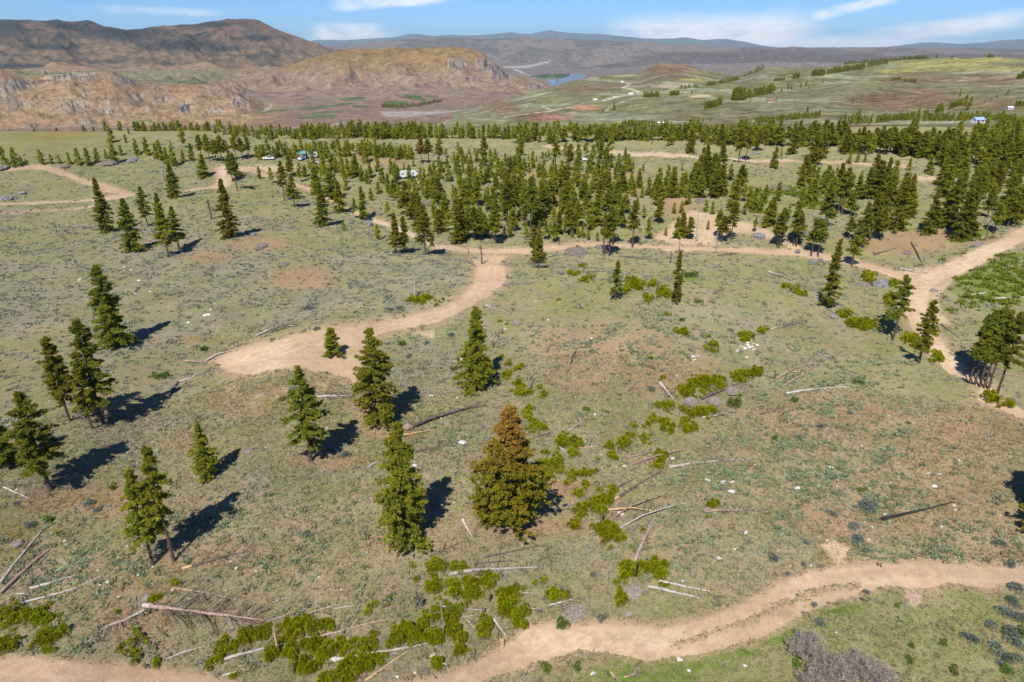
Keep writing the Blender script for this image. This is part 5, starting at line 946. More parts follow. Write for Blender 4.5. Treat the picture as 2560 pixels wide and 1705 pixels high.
def Hq(x, y):
    r = np.hypot(x, y); a = np.arctan2(x, y); i = np.clip(np.searchsorted(RD, r) - 1, 0, nR - 2); j = np.clip(np.searchsorted(AZ, a) - 1, 0, nA - 2)
    fr = (r - RD[i]) / (RD[i + 1] - RD[i]); fa = (a - AZ[j]) / (AZ[j + 1] - AZ[j])
    return (GZ[i, j] * (1 - fr) + GZ[i + 1, j] * fr) * (1 - fa) + (GZ[i, j + 1] * (1 - fr) + GZ[i + 1, j + 1] * fr) * fa
MS_sage = tint_mat('sage_cover', (.225, .225, .15), (.385, .375, .275), .3); MS_herb = tint_mat('herb_cover', (.19, .24, .125), (.33, .375, .22), .3)
MS_dry = tint_mat('dry_grass', (.20, .175, .09), (.34, .29, .17), .2); MS_green = tint_mat('lush_cover', (.15, .19, .02), (.24, .26, .035), .3); MS_dead = tint_mat('dead_litter', (.10, .075, .06), (.20, .165, .14))
cl1 = np.zeros(GX.shape); cl1[nm] = ss(-.15, .35, fbm(nx / 4.5 + 3, ny / 4.5, 3)); cl2 = np.zeros(GX.shape); cl2[nm] = ss(-.1, .4, fbm(nx / 5.5 + 30, ny / 5.5, 3))
R_ = np.random.RandomState
pt = scat(560000, np.clip(VEG, 0, 1) * (.16 + .75 * cl1) * (1 - .8 * ss(120, 380, GR)) * (1 - .35 * ss(44, 120, 160 - GR)), 40, 430, .20, .85)
pt[:, 3] *= 1 + pt[:, 1] / 450
scatter_mesh('low_sagebrush', [tuft(R_(k), 15, .30) for k in range(4)], pt, MS_sage, 'low grey-green sagebrush covering the open slopes', 'ground cover')
pt = scat(170000, HERB * (.18 + .95 * cl2), 44, 190, .35, 1.0)
scatter_mesh('green_herbs', [tuft(R_(20 + k), 14, .34, .8, .42, .42) for k in range(4)], pt, MS_herb, 'broad-leaved green herbs dotted over the brown soil', 'ground cover')
pt = scat(300000, vm * .42 * (.3 + .7 * (1 - cl1)), 44, 120, .25, .6)
scatter_mesh('dry_grass', [tuft(R_(40 + k), 8, .42, 1.3, .14, .35) for k in range(3)], pt, MS_dry, 'dry straw-coloured grass tufts between the shrubs', 'grass')
lushm = np.zeros(GX.shape); lushm = np.maximum(bl([(2290, 655, 115, 62), (2270, 590, 90, 16), (2225, 545, 50, 8), (2330, 640, 60, 60), (1850, 440, 120, 14), (1890, 470, 60, 14)]), 0) * np.clip(1 - roadm * 1.5, 0, 1) * np.clip(1 - soilm * 1.5, 0, 1)
pt = scat(120000, lushm * (.15 + .6 * cl1 + .3 * cl2), 120, 330, .7, 1.9)
scatter_mesh('lush_green_shrubs', [tuft(R_(60 + k), 22, .36, .9, .45, .5) for k in range(3)], pt, MS_green, 'dense low bright green shrubs filling the hollow right of the road junction', 'ground cover')
lowg = np.zeros(GX.shape); lowg = bl([(560, 785, 60, 12), (480, 800, 60, 10), (1560, 1522, 120, 16), (1900, 1400, 80, 8), (1470, 1385 + 140, 80, 8), (1120, 800, 60, 20), (2250, 880, 20, 10), (1840, 1420, 40, 8)]) * np.clip(1 - roadm * 1.5, 0, 1) * .45
strip_g = np.zeros(GX.shape); strip_g[nm] = np.exp(-(gsd / .6) ** 2) * .8; lowg = np.maximum(lowg, strip_g)
edge = np.zeros(GX.shape); edge[nm] = np.exp(-((rd + .15) / .5) ** 2) * (ss(-.1, .5, fbm(nx / 3 + 8, ny / 3, 2))) * .5; lowg = np.maximum(lowg, edge * (GR < 110))
pt = scat(330000, lowg, 44, 240, .16, .5)
scatter_mesh('green_verge', [tuft(R_(70 + k), 16, .26, .7, .4, .45) for k in range(3)], pt, MS_green, 'fresh green weeds along the road edges', 'ground cover')
pt = scat(40000, vm * bl([(1200, 1380, 200, 60), (1150, 1500, 250, 40), (60, 1330, 80, 80), (1450, 1100, 120, 120), (650, 1480, 200, 40), (470, 1430, 120, 40), (1880, 850, 90, 40), (330, 1440, 90, 50)]) * .35, 44, 200, .5, 1.3)
scatter_mesh('twig_litter', [tuft(R_(90 + k), 12, .6, .35, .05, .5) for k in range(3)], pt, MS_dead, 'dead grey twigs littering the ground round the logs', 'twigs')
def rockmesh(r, sub=1, j=.22, flat_=.6):
    import bmesh
    bm = bmesh.new(); bmesh.ops.create_icosphere(bm, subdivisions=sub, radius=.5)
    V = np.array([v.co[:] for v in bm.verts]); F = np.array([[v.index for v in f.verts] for f in bm.faces]); bm.free()
    V *= 1 + j * r.randn(len(V), 1); V[:, 2] *= flat_; V[:, 0] *= 1.2; V[:, 2] += .12; return V, F
pt = scat(4200, vm * (.10 + .5 * bl([(1900, 1130, 300, 150), (500, 720, 120, 50), (1300, 1100, 400, 120), (300, 1300, 200, 100), (700, 1350, 300, 80), (1850, 990, 200, 50)])), 44, 170, .09, .38)
scatter_mesh('loose_stones', [rockmesh(R_(k), 1) for k in range(3)], pt, M_white, 'small pale stones strewn over the slopes', 'stones')
def stickp(r):
    B = MB(); B.tube([[-.5, 0, .03], [-.1, .04 * r.randn(), .05], [.5, .08 * r.randn(), .06]], [.022, .018, .008], 4, False)
    for k in range(3): x0 = -.2 + .6 * r.rand(); B.tube([[x0, 0, .05], [x0 + .12, (.1 + .12 * r.rand()) * (1 if r.rand() < .5 else -1), .08 + .05 * r.rand()]], [.010, .005], 3, False)
    F = [f if f.shape[1] == 3 else np.vstack([f[:, :3], f[:, [0, 2, 3]]]) for f in B.f]; return np.vstack(B.v), np.vstack(F)
pt = scat(26000, vm * bl([(1180, 1400, 230, 70), (1150, 1500, 280, 45), (100, 1330, 130, 110), (1430, 1100, 130, 140), (650, 1480, 240, 50), (430, 1440, 160, 50), (1850, 850, 90, 40), (1600, 920, 120, 50), (1500, 1020, 160, 60), (1050, 1020, 120, 50)]) * .16, 44, 170, .8, 3.2)
scatter_mesh('fallen_sticks', [stickp(R_(300 + k)) for k in range(4)], pt, tint_mat('stick_wood', (.20, .155, .12), (.46, .40, .34), 0.0), 'thin fallen sticks and branches lying among the shrubs and logs', 'sticks')
pt = scat(260, vm * (GR < 150) * bl([(960, 1010, 60, 20), (700, 1030, 40, 20), (430, 890, 60, 20), (1000, 1240, 200, 200), (1500, 830, 60, 20), (1700, 1330, 100, 30)]), 44, 160, .5, .8)
scatter_mesh('yellow_flowers', [tuft(R_(99), 14, .22, .7, .5, .4)], pt, tint_mat('yellow_petals', (.55, .36, .02), (.65, .46, .03)), 'small clumps of yellow wildflowers', 'flowers')
# bigger shrubs one by one
SG = [(33, 900, 950, 75, 'broad grey-green sagebrush of three lobes left of the charred log'), (33, 575, 1035, 38, 'dark sagebrush left of the three-lobed one'), (33, 800, 1145, 50, 'round sagebrush below the three-lobed one'), (33, 1018, 878, 22, 'tiny sagebrush above the charred log'), (33, 503, 232, 36, 'sagebrush beside a reddish soil patch on the right slope'), (33, 278, 345, 36, 'sagebrush beside a pale stone on the right slope'),
      (33, 750, 112, 28, 'small sagebrush high on the right slope'), (33, 810, 1280, 52, 'twin-headed sagebrush above the tan soil scar'), (33, 350, 1300, 28, 'small sagebrush left of the tan soil scar'), (33, 895, 1370, 30, 'faded sagebrush right of the tan soil scar'), (33, 40, 1425, 45, 'stretched sagebrush above the lower road'), (33, 2140, 1310, 50, 'sagebrush near the right edge above the lower road'),
      (43, 908, 640, 28, 'small sagebrush on the bank below the lower road, right one'), (43, 885, 715, 25, 'faded sagebrush just under the lower road bank'), (43, 415, 750, 28, 'small sagebrush on the bank below the lower road, left one'), (43, 470, 912, 45, 'flat sagebrush in the grass above the bare grey shrubs'), (43, 165, 472, 28, 'sagebrush against the upper edge of the lower road'), (43, 328, 378, 24, 'pale small sagebrush in the mossy patch'),
      (43, 2280, 580, 55, 'topmost sagebrush of the cluster at the lower right edge'), (43, 2235, 365, 45, 'sagebrush above the lower road at the right edge'), (43, 1870, 1065, 62, 'long dead-looking sagebrush alone in the lower right grass'), (43, 2190, 825, 65, 'grey sagebrush at the left of the lower right cluster'), (43, 2265, 735, 55, 'sagebrush second from top in the lower right cluster'), (43, 2310, 850, 62, 'sagebrush touching the right edge in the lower right cluster'),
      (43, 2220, 985, 70, 'darkest sagebrush in the middle of the lower right cluster'), (43, 2245, 1085, 58, 'sagebrush below the darkest one in the lower right cluster'), (43, 2065, 930, 50, 'lone sagebrush left of the lower right cluster'), (43, 2100, 1125, 48, 'bluish sagebrush at the lower left of the cluster'), (43, 2250, 1235, 70, 'lowest big sagebrush of the lower right cluster'), (43, 2120, 1290, 38, 'small sagebrush left of a green bush at lower right'), (43, 2060, 1180, 24, 'tiny sagebrush left of the lower right cluster'),
      (31, 798, 500, 44, 'round bluish sagebrush right of the lopsided pine'), (31, 470, 1215, 38, 'dark dead shrub on the slope left of the biggest pine'), (30, 832, 930, 42, 'upper one of two sagebrushes below the leaning left-edge pine'), (30, 912, 992, 34, 'lower one of two sagebrushes below the leaning left-edge pine'), (30, 562, 515, 38, 'grey sagebrush left of the long pine shadow'), (30, 282, 1145, 44, 'bluish sagebrush in the mossy strip at left'), (30, 150, 955, 30, 'small sagebrush below the short white stick'),
      (42, 825, 865, 50, 'bluish sagebrush just above the lower road'), (42, 740, 475, 30, 'pale grey shrub left of the lower brush heap'), (21, 347, 1215, 38, 'dark sagebrush left of the lopsided pine'), (21, 1418, 910, 30, 'round sagebrush between the wide pine and the lone full pine'), (21, 1800, 718, 32, 'sagebrush left of the lone full pine'), (21, 1335, 468, 28, 'sagebrush left of the broken grey trunk'), (21, 1208, 382, 22, 'dark little sagebrush above the dirt track'), (21, 1230, 488, 28, 'sagebrush over the dirt track'), (21, 1565, 800, 26, 'small sagebrush below the sandy patch'),
      (21, 490, 465, 40, 'sagebrush in the grey patch above the dirt pad'), (21, 560, 662, 30, 'sagebrush on the upper edge of the dirt pad'), (22, 1268, 1210, 32, 'pale bluish sagebrush left of the brush heaps'), (22, 732, 870, 20, 'dark little shrub on the middle knoll')]
for i, (t, x, y, rpx, lb) in enumerate(SG):
    p = th(t, x, y + rpx * .5); s = rpx / TILES[t][2] * pxsize(p) * 1.25; o = link('sagebrush', SAGEB[i % 3], loc=p, rot=(0, 0, i * 1.3), scale=(s, s, s * .95)); tag(o, lb, 'shrub', 'single sagebrushes')
GB = [(20, 1510, 1090, 60, 'round fresh-green bush left of the dirt pad'), (20, 1870, 850, 34, 'dark green bush above the thin logs at the dirt pad'), (43, 1185, 760, 32, 'small green bush left of the grey soil tongue'), (43, 1320, 1125, 34, 'small green bush right of the bare grey shrubs, upper one'), (43, 1620, 1090, 40, 'small green bush in the middle of the lower right grass'), (43, 1300, 1265, 44, 'yellowish green bush right of the bare grey shrubs, lower one'), (43, 1705, 1365, 48, 'green bush at the bottom of the lower right grass'),
      (43, 2190, 1340, 60, 'green bush at the foot of the lower right sagebrush cluster'), (43, 2340, 980, 60, 'bright green bush at the right edge inside the sagebrush cluster'), (42, 310, 1340, 62, 'spiky green bush under the lower road near bottom centre'), (42, 600, 1340, 46, 'green bush right of the spiky one under the lower road'), (42, 460, 910, 70, 'low flat green bush on the upper edge of the lower road'), (42, 890, 1385, 28, 'small green bush beside tan split wood at the bottom'), (30, 445, 1095, 48, 'dark green bush at the tip of the long grey log, left'), (30, 1040, 800, 40, 'flat green bush below the leaning left-edge pine'),
      (23, 230, 1420, 36, 'green bush below the pale log on the right slope'), (23, 790, 1250, 38, 'dull green bush alone on the right slope'), (22, 690, 1405, 38, 'green bush on the pale grass below the middle knoll'), (22, 885, 1435, 26, 'small green bush right of the pale grass'), (22, 2030, 1340, 70, 'green bush under the right brush heap'), (22, 1700, 410, 34, 'green bush right of the narrow dark pine'), (22, 1565, 585, 28, 'small green bush below the narrow dark pine'), (22, 1660, 165, 60, 'flat green bush right of the narrow dark pine'), (33, 60, 345, 36, 'green bush at the left of the right slope'), (33, 850, 820, 36, 'yellowish bush over the mossy patch'), (21, 1350, 800, 40, 'green bush above the lone sagebrush row'), (21, 1840, 1025, 36, 'green bush left of the lone full pine'),
      (43, 250, 1300, 50, 'vivid green bush under the bare grey shrubs'), (21, 235, 1310, 34, 'dark green bush in the mossy patch below the dirt pad')]
for i, (t, x, y, rpx, lb) in enumerate(GB):
    p = th(t, x, y + rpx * .5); s = rpx / TILES[t][2] * pxsize(p) * 1.15; o = link('green_bush', BUSHG[i % 2], loc=p, rot=(0, 0, i * 1.7), scale=(s, s, s)); tag(o, lb, 'bush', 'single green bushes')
# ------------------------------------------------------------------ fallen logs
TONE = {'g': 'grey', 'w': 'bleached white', 'r': 'reddish brown', 'd': 'dark brown', 't': 'tan', 'c': 'charred black'}
M_root = rough_mat('torn_roots', (.24, .17, .11), (.36, .27, .19), 5, (.12, .08, .05), bump=.9)
def P2(t, pts): return [T(t, *p) if not (isinstance(p[0], tuple)) else T(*p[0]) for p in pts]
def log(pts, wpx, tone, nb, where, blen=2.0, end=None, root=None, i=[0]):
    """a fallen trunk along ground points; wpx is its photo thickness at the butt (2560 px frame)"""
    i[0] += 1; r = R_(500 + i[0]); PT = [hit(u, v) for u, v in pts]; P = []
    for a, b in zip(PT[:-1], PT[1:]):
        n = 5
        for k in range(n): P.append(a.lerp(b, k / n))
    P.append(PT[-1]); P = np.array([tuple(q) for q in P]); m = pxsize(PT[0]); r0 = max(.09, wpx * 1.25 * m / 2)
    n = len(P); g = np.array([ground(x, y) for x, y in P[:, :2]]); line = np.linspace(g[0], g[-1], n)
    rr = r0 * np.linspace(1, .35, n); rr[1:-1] *= 1 + .12 * r.randn(n - 2); P[:, 2] = g + np.clip(line - g, 0, .5) + rr * .7
    o0 = P[0].copy(); B = MB(); Q = P - o0; B.tube(Q, rr, 8)
    lean = 'branching' if nb >= 10 else 'knotty' if nb else 'plain'
    if nb:
        rt = link('fallen_log', None, loc=o0); link('trunk', B.mesh('log_trunk', WOOD[tone], True), rt)
        S = MB(); d = (Q[-1] - Q[0]); d /= np.linalg.norm(d); side = np.cross(d, [0, 0, 1]); side /= np.linalg.norm(side)
        for k in range(nb):
            t = .18 + .8 * (k + r.rand()) / nb; idx = t * (n - 1); j = int(idx); f = idx - j; c = Q[j] * (1 - f) + Q[min(j + 1, n - 1)] * f
            sg = 1 if r.rand() < .5 else -1; l = blen * (.45 + .75 * r.rand()) * (1.15 - .6 * t); up = .9 * r.rand() + .05
            v = side * sg * (.6 + .5 * r.rand()) + d * (.35 + .6 * r.rand()) + np.array([0, 0, up]); v /= np.linalg.norm(v)
            p1 = c + v * l * .5; p2 = c + v * l + np.array([0, 0, -.18 * l]) + d * .12 * l
            S.tube([c, p1, p2], [max(.045, .42 * m), max(.03, .32 * m), .012 + .12 * m], 4, False)
            for q in range(2):
                w = v + r.randn(3) * .5; S.tube([p1, p1 + w * l * .35], [max(.018, .2 * m), .01], 3, False)
        link('dead_branches', S.mesh('log_branches', M_wdark), rt); top = rt
    else:
        top = link('fallen_log', B.mesh('log_trunk', WOOD[tone], True), loc=o0)
    if end is not None:                                   # whitened or torn butt
        e = MB(); e.tube(Q[:3], rr[:3] * 1.05 + .01, 8); q = link('bare_end', e.mesh('log_end', WOOD[end], True), top if nb else top)
    if root is not None:
        V, F = rockmesh(R_(i[0]), 2, .12, .9); q = link('root_plate', mesh_np('root_plate', V * root, F, M_root), top)
    tag(top, where, 'log', 'fallen trees'); return top
def lg(t, pts, w, tone, nb, where, **k): return log([T(*p) if len(p) == 3 else T(t, *p) for p in pts], w, tone, nb, where, **k)
lg(40, [(0, 575), (150, 370), (300, 190), (452, 5)], 7, 'g', 5, 'long slender grey log running up from the left edge')
lg(40, [(0, 670), (180, 500), (320, 370), (480, 235)], 8, 'r', 0, 'thick reddish log under the slender one at the left edge', end=None)
lg(40, [(280, 615), (500, 555), (700, 490)], 6, 'g', 8, 'short grey log with twigs, third from the left edge corner')
lg(40, [(0, 850), (200, 765), (450, 690), (700, 610), (935, 500)], 6, 'g', 4, 'long thin grey log above the corner bushes at lower left')
lg(40, [(1330, 815), (1130, 915), (950, 980), (785, 1130)], 6, 'g', 12, 'broken grey log left of the big pink fallen tree', blen=1.6)
lg(40, [(1320, 775), (1500, 800), (1700, 830), (1950, 865), (2200, 890), (2440, 910)], 10, 'r', 60, 'big pinkish fallen tree fringed with dead branches, lower left', blen=4.2, end='g')
lg(40, [(1590, 610), (1900, 660), (2100, 700), (2310, 760)], 4.5, 'r', 5, 'slim reddish log above the big pink fallen tree')
lg(40, [(1680, 435), (1900, 375), (2120, 310), (2340, 258)], 5.5, 'd', 8, 'dark log right below the two close pines', end='t')
lg(40, [(1530, 1265), (1700, 1200), (1885, 1145)], 3, 'w', 0, 'thin white stick beneath the big pink fallen tree')
lg(40, [(2050, 1275), (2200, 1225), (2400, 1175), (2560, 1130), (2840, 1105)], 7.5, 'g', 4, 'lower one of two long pale logs crossing the bottom bushes')
lg(41, [(290, 1120), (480, 1075), (660, 1045), (900, 970), (1280, 895)], 7.5, 'r', 10, 'upper one of two long pale logs crossing the bottom bushes')
lg(40, [(2050, 1415), (2150, 1390), (2265, 1358)], 5, 'w', 2, 'short white log at the edge of the lower left road')
lg(40, [(80, 1095), (215, 1150)], 9, 'd', 0, 'short thick dark stump log among the corner bushes')
lg(30, [(35, 805), (265, 905)], 4, 'w', 0, 'short white stick below the leaning left-edge pine')
lg(30, [(-40, 250), (100, 228)], 4, 'g', 0, 'grey stick at the left edge above the leaning pine')
lg(30, [(-60, 420), (65, 405)], 6, 'w', 8, 'bleached branchy log sticking in from the left edge')
lg(30, [(-60, 470), (70, 440)], 5, 'w', 4, 'lower bleached log sticking in from the left edge')
lg(30, [(-60, 340), (60, 300)], 5, 'r', 4, 'upper reddish log sticking in from the left edge')
lg(40, [(150, 665), (290, 655)], 3, 'g', 0, 'small grey stick under the short twiggy log')
lg(40, [(860, 655), (965, 675)], 3, 'w', 0, 'tiny white stick between lower left logs')
lg(41, [(640, 1290), (900, 1245), (1200, 1195), (1440, 1155), (1620, 1105)], 9, 'g', 6, 'thick grey log with whitened butt at the bottom', end='w')
lg(41, [(1010, 1465), (1150, 1360), (1390, 1190)], 6, 't', 2, 'tan log pointing down to the bottom edge')
lg(41, [(1450, 1130), (1560, 1040), (1700, 945)], 9, 'd', 2, 'thick brown log leading up into the bottom thicket')
lg(41, [(1785, 485), (1950, 460), (2130, 440), (2355, 430), (2590, 418)], 8.5, 'g', 14, 'thick grey log with bristling branches above the thicket', blen=2.0)
lg(41, [(2120, 325), (2355, 275), (2640, 215)], 4.5, 'd', 0, 'plain brown log above the bristling grey one')
lg(41, [(2010, 390), (2200, 370), (2355, 355)], 3.5, 'd', 4, 'slim dark branchy log between the plain and the bristling one', blen=1.3)
lg(41, [(1500, 575), (1660, 580), (1820, 580)], 5, 'r', 2, 'short reddish log in the upper thicket')
lg(41, [(1600, 795), (1720, 785), (1860, 800), (2140, 815)], 6, 'g', 6, 'grey log lying level in the middle of the thicket')
lg(41, [(1600, 320), (1720, 265), (1840, 205)], 3, 'd', 12, 'thin dark branch below the shadow of the biggest pine', blen=1.0)
lg(41, [(0, 960), (180, 890), (360, 825)], 3, 'g', 0, 'thin grey pole above the bottom bushes')
lg(41, [(420, 870), (600, 800), (780, 760)], 3, 'g', 5, 'thin twiggy pole right of the grey pole above the bottom bushes')
lg(41, [(475, 770), (620, 700)], 2.6, 'g', 0, 'short thin stick above the twiggy pole')
lg(41, [(160, 740), (300, 690)], 2.6, 'g', 0, 'short stick alone on the herb slope, bottom left of centre')
lg(41, [(720, 800), (950, 770)], 2.2, 'g', 0, 'thin straw-like stick right of the twiggy pole')
lg(31, [(1900, 1105), (1935, 1170), (1985, 1255)], 6, 'w', 0, 'short bleached log standing out between the two biggest trees')
lg(41, [(2190, 900), (2240, 970), (2310, 1060)], 5, 'w', 5, 'white forked branch above the road bend at the bottom')
lg(41, [(2070, 900), (2290, 880)], 5, 'g', 3, 'grey log above the white forked branch')
lg(41, [(1870, 890), (2050, 845)], 3, 'g', 0, 'thin grey pole at the top right of the thicket')
lg(41, [(1950, 910), (2030, 1000), (2110, 1080)], 3, 'g', 4, 'crooked dead branch right of the thicket')
lg(31, [(1400, 270), (1600, 200), (1800, 130), (1980, 75), (2110, 55)], 8, 'd', 34, 'large brown fallen tree with upturned roots between the two big pines', blen=1.9, root=1.3)
lg(31, [(1340, 330), (1520, 297), (1700, 265)], 4, 't', 6, 'slim tan log under the rooted fallen tree', blen=1.3)
lg(31, [(1410, 500), (1560, 460), (1720, 420), (1900, 395)], 5.5, 'd', 18, 'dark log with twigs ending at a white rock', blen=1.6)
lg(31, [(1045, 620), (1080, 590), (1130, 575)], 6, 'g', 0, 'short grey log poking out left of the biggest pine')
lg(32, [(520, 290), (600, 230), (690, 165)], 4.5, 'g', 16, 'grey dead branch cluster top of the draw', blen=1.6)
lg(32, [(200, 355), (360, 300)], 3.5, 'd', 8, 'dark twiggy log right of the rusty pine top', blen=1.2)
lg(32, [(610, 442), (860, 428)], 3, 't', 5, 'level tan pole in the draw')
lg(32, [(435, 435), (530, 490)], 3, 'w', 0, 'short white stick in the draw')
lg(32, [(1050, 540), (1200, 500), (1440, 435)], 5.5, 'r', 0, 'upper one of two parallel reddish logs right of centre')
lg(32, [(1100, 597), (1330, 530), (1630, 445)], 4.5, 'r', 0, 'lower one of two parallel reddish logs right of centre')
lg(32, [(1450, 625), (1650, 590), (1850, 570), (2050, 550), (2230, 568)], 6, 'g', 24, 'long grey log with curled branches pointing right across the slope', blen=1.7)
lg(32, [(910, 935), (1080, 840), (1250, 730), (1420, 640)], 6, 'd', 4, 'long dark log slanting down from the curled-branch one', end='t')
lg(32, [(1270, 385), (1410, 340)], 3.5, 'r', 0, 'short reddish log above the two parallel ones')
lg(32, [(430, 1000), (660, 940)], 3.5, 'r', 0, 'thin reddish log at the shadow of the rusty pine, upper')
lg(32, [(170, 1065), (400, 1025), (640, 985)], 5, 'd', 3, 'dark log leading into the shadow of the rusty pine')
lg(32, [(940, 830), (1140, 720)], 5, 'd', 4, 'shorter dark log parallel above the long slanting one')
lg(32, [(886, 1015), (1100, 1020), (1330, 1028)], 4.5, 't', 0, 'level tan log beside the white boulder')
lg(32, [(880, 1130), (1100, 1000), (1300, 920), (1500, 840)], 3.8, 'r', 3, 'slender reddish pole, longer of a crossing pair')
lg(32, [(1150, 970), (1300, 890), (1450, 820)], 3, 'r', 0, 'slender pole, shorter of a crossing pair')
lg(32, [(960, 1200), (1200, 1090), (1400, 1020), (1600, 950)], 4.5, 'g', 10, 'grey twiggy log crossing under the level tan log')
lg(42, [(1125, 385), (1160, 280), (1220, 150), (1310, -40)], 7.5, 'g', 14, 'grey log pointing down to the lower brush heap', blen=1.5)
lg(32, [(1800, 1025), (1950, 1020), (2150, 1015), (2355, 1035)], 5.5, 'r', 22, 'rooted reddish log with side branches on the right slope', blen=1.6, root=1.0)
lg(32, [(690, 1190), (800, 1130)], 3.5, 'g', 0, 'short grey log in the lower draw')
lg(42, [(1262, 600), (1400, 630), (1560, 665), (1725, 702)], 6.5, 'w', 0, 'front one of two pale logs right of the lower brush heap')
lg(42, [(1360, 550), (1600, 600), (1820, 640)], 6, 'w', 0, 'rear one of two pale logs right of the lower brush heap')
lg(42, [(1790, 640), (1860, 700), (1930, 770)], 3.5, 'd', 6, 'dark broken tip of the rear pale log', blen=1.2)
lg(42, [(1712, 715), (1712, 865)], 3, 'r', 0, 'thin upright-looking stick below the pale logs')
lg(42, [(20, 805), (265, 800)], 4.5, 'g', 2, 'level grey log left of the flat brush heap')
lg(42, [(340, 770), (490, 735), (600, 700)], 5, 'g', 10, 'grey log lying over the flat brush heap')
lg(42, [(905, 1385), (990, 1475)], 5, 't', 3, 'tan split log at the bottom edge')
lg(42, [(1030, 1432), (1150, 1395)], 4, 't', 4, 'tan twig right of the split log at the bottom edge')
lg(42, [(240, 365), (390, 285)], 3, 'd', 5, 'short dark branch between the thicket and the draw')
lg(42, [(45, 655), (260, 650)], 3, 'g', 0, 'thin grey pole above the level grey log')
lg(33, [(1040, 1106), (1180, 1080), (1350, 1035), (1520, 990), (1718, 938)], 7, 'c', 0, 'long charred black log on brown soil at lower right')
lg(33, [(-60, 135), (60, 95), (180, 55)], 4.5, 'd', 14, 'dark twiggy log on the grass of the right slope', blen=1.3)
lg(23, [(160, 1372), (350, 1340), (520, 1325), (700, 1310)], 5, 'w', 4, 'long pale log on the right slope')
lg(23, [(70, 1240), (250, 1140), (430, 1020)], 5.5, 'r', 18, 'upper reddish log of the branchy pair on the right slope', blen=1.6)
lg(23, [(120, 1315), (300, 1200), (440, 1110)], 4.5, 'r', 18, 'lower reddish log of the branchy pair on the right slope', blen=1.8)
lg(23, [(0, 810), (170, 760), (340, 720)], 3.5, 'g', 36, 'flattened grey crown of a dead tree near the right-hand crest', blen=2.4)
lg(23, [(945, 135), (1150, 70)], 4, 'd', 0, 'dark log left on the triangle slope above the junction')
lg(23, [(1275, 25), (1330, 130), (1385, 240)], 3, 'd', 0, 'thick dark log right on the triangle slope above the junction')
lg(23, [(1175, 255), (1350, 295)], 3.5, 'w', 4, 'thin white log near the road junction')
lg(23, [(1500, 735), (1600, 800), (1700, 872)], 5, 'd', 2, 'dark log inside the right road bend', end='t')
lg(23, [(1810, 502), (1950, 470)], 4.5, 'w', 0, 'short white log under the lush hollow')
lg(23, [(1990, 530), (2281, 508)], 4.5, 'w', 0, 'long white log under the lush hollow at the right edge')
lg(23, [(1725, 612), (1800, 555)], 4.5, 'g', 0, 'short grey log right of the soil bank')
lg(23, [(0, 290), (110, 320), (210, 358)], 5, 'g', 24, 'grey branchy log near the crest left of the tall narrow pine', blen=2.2)
lg(23, [(200, 445), (350, 430), (470, 445)], 4, 'd', 22, 'dark tangled branches below the tall narrow pine', blen=2.2)
lg(23, [(720, 660), (960, 720)], 3.5, 'g', 4, 'grey pole behind the crest bushes')
lg(23, [(2080, 1190), (2281, 1225)], 4, 'r', 0, 'reddish log right of the clump at the right edge')
lg(23, [(2110, 730), (2190, 620)], 3.5, 'r', 0, 'slanting stick above the clump at the right edge')
lg(22, [(1360, 1175), (1430, 1260), (1490, 1325)], 6, 'g', 14, 'grey log with broken white butt left of the brush heaps', end='w')
lg(22, [(1740, 1320), (1900, 1260), (2120, 1165)], 6.5, 'd', 14, 'dark log lying between the two brush heaps')
lg(32, [(1740, 168), (1900, 150), (2030, 100)], 4, 'g', 12, 'grey log under the right brush heap')
lg(22, [(1800, 362), (1950, 300)], 3, 't', 10, 'tan twiggy log right of the narrow dark pine')
lg(12, [(990, 1330), (1150, 1345), (1330, 1358)], 4.5, 'd', 8, 'brown log behind the knoll under the tall double pine')
lg(12, [(595, 1235), (720, 1312)], 4, 'd', 0, 'dark log leaning on the roadside slash pile')
lg(12, [(270, 1345), (490, 1300)], 3, 'g', 10, 'grey branch right of the pine pair on the brow')
lg(12, [(1890, 1322), (2090, 1300)], 3.5, 'd', 8, 'dark log beyond the road right of centre')
lg(12, [(1820, 1440), (1930, 1390)], 3, 'g', 8, 'grey broken branch on the knoll right of centre')
lg(22, [(730, 140), (830, 150)], 2.5, 'd', 3, 'small dark log above the dying pine')
lg(22, [(1120, 405), (1300, 415)], 3, 'r', 3, 'reddish log between dying and narrow pine')
lg(21, [(560, 1302), (720, 1292), (905, 1290)], 6, 'w', 34, 'white log under a tangle of dead branches between two pines', blen=2.0)
lg(21, [(2110, 458), (2220, 490), (2340, 530)], 3.5, 'g', 16, 'grey branch right of the dirt track', blen=1.4)
lg(21, [(2150, 785), (2260, 690)], 3.5, 'g', 14, 'grey dead branch touching the lone full pine')
lg(21, [(0, 740), (150, 690), (270, 665), (390, 640)], 4.5, 'g', 50, 'tangled grey fallen crown above the dirt pad', blen=2.4)
lg(20, [(1700, 970), (1900, 978)], 5, 'r', 0, 'level reddish log at the left tip of the dirt pad')
lg(20, [(1900, 968), (2000, 915), (2090, 880)], 5, 'w', 2, 'pale log leading up from the left tip of the dirt pad')
lg(20, [(1650, 1160), (1770, 1120), (1890, 1062)], 5, 'g', 4, 'dark and white log below the left tip of the dirt pad')
lg(20, [(1532, 1312), (1585, 1240), (1640, 1160)], 9, 'd', 0, 'short thick dark log left below the dirt pad', end='t')
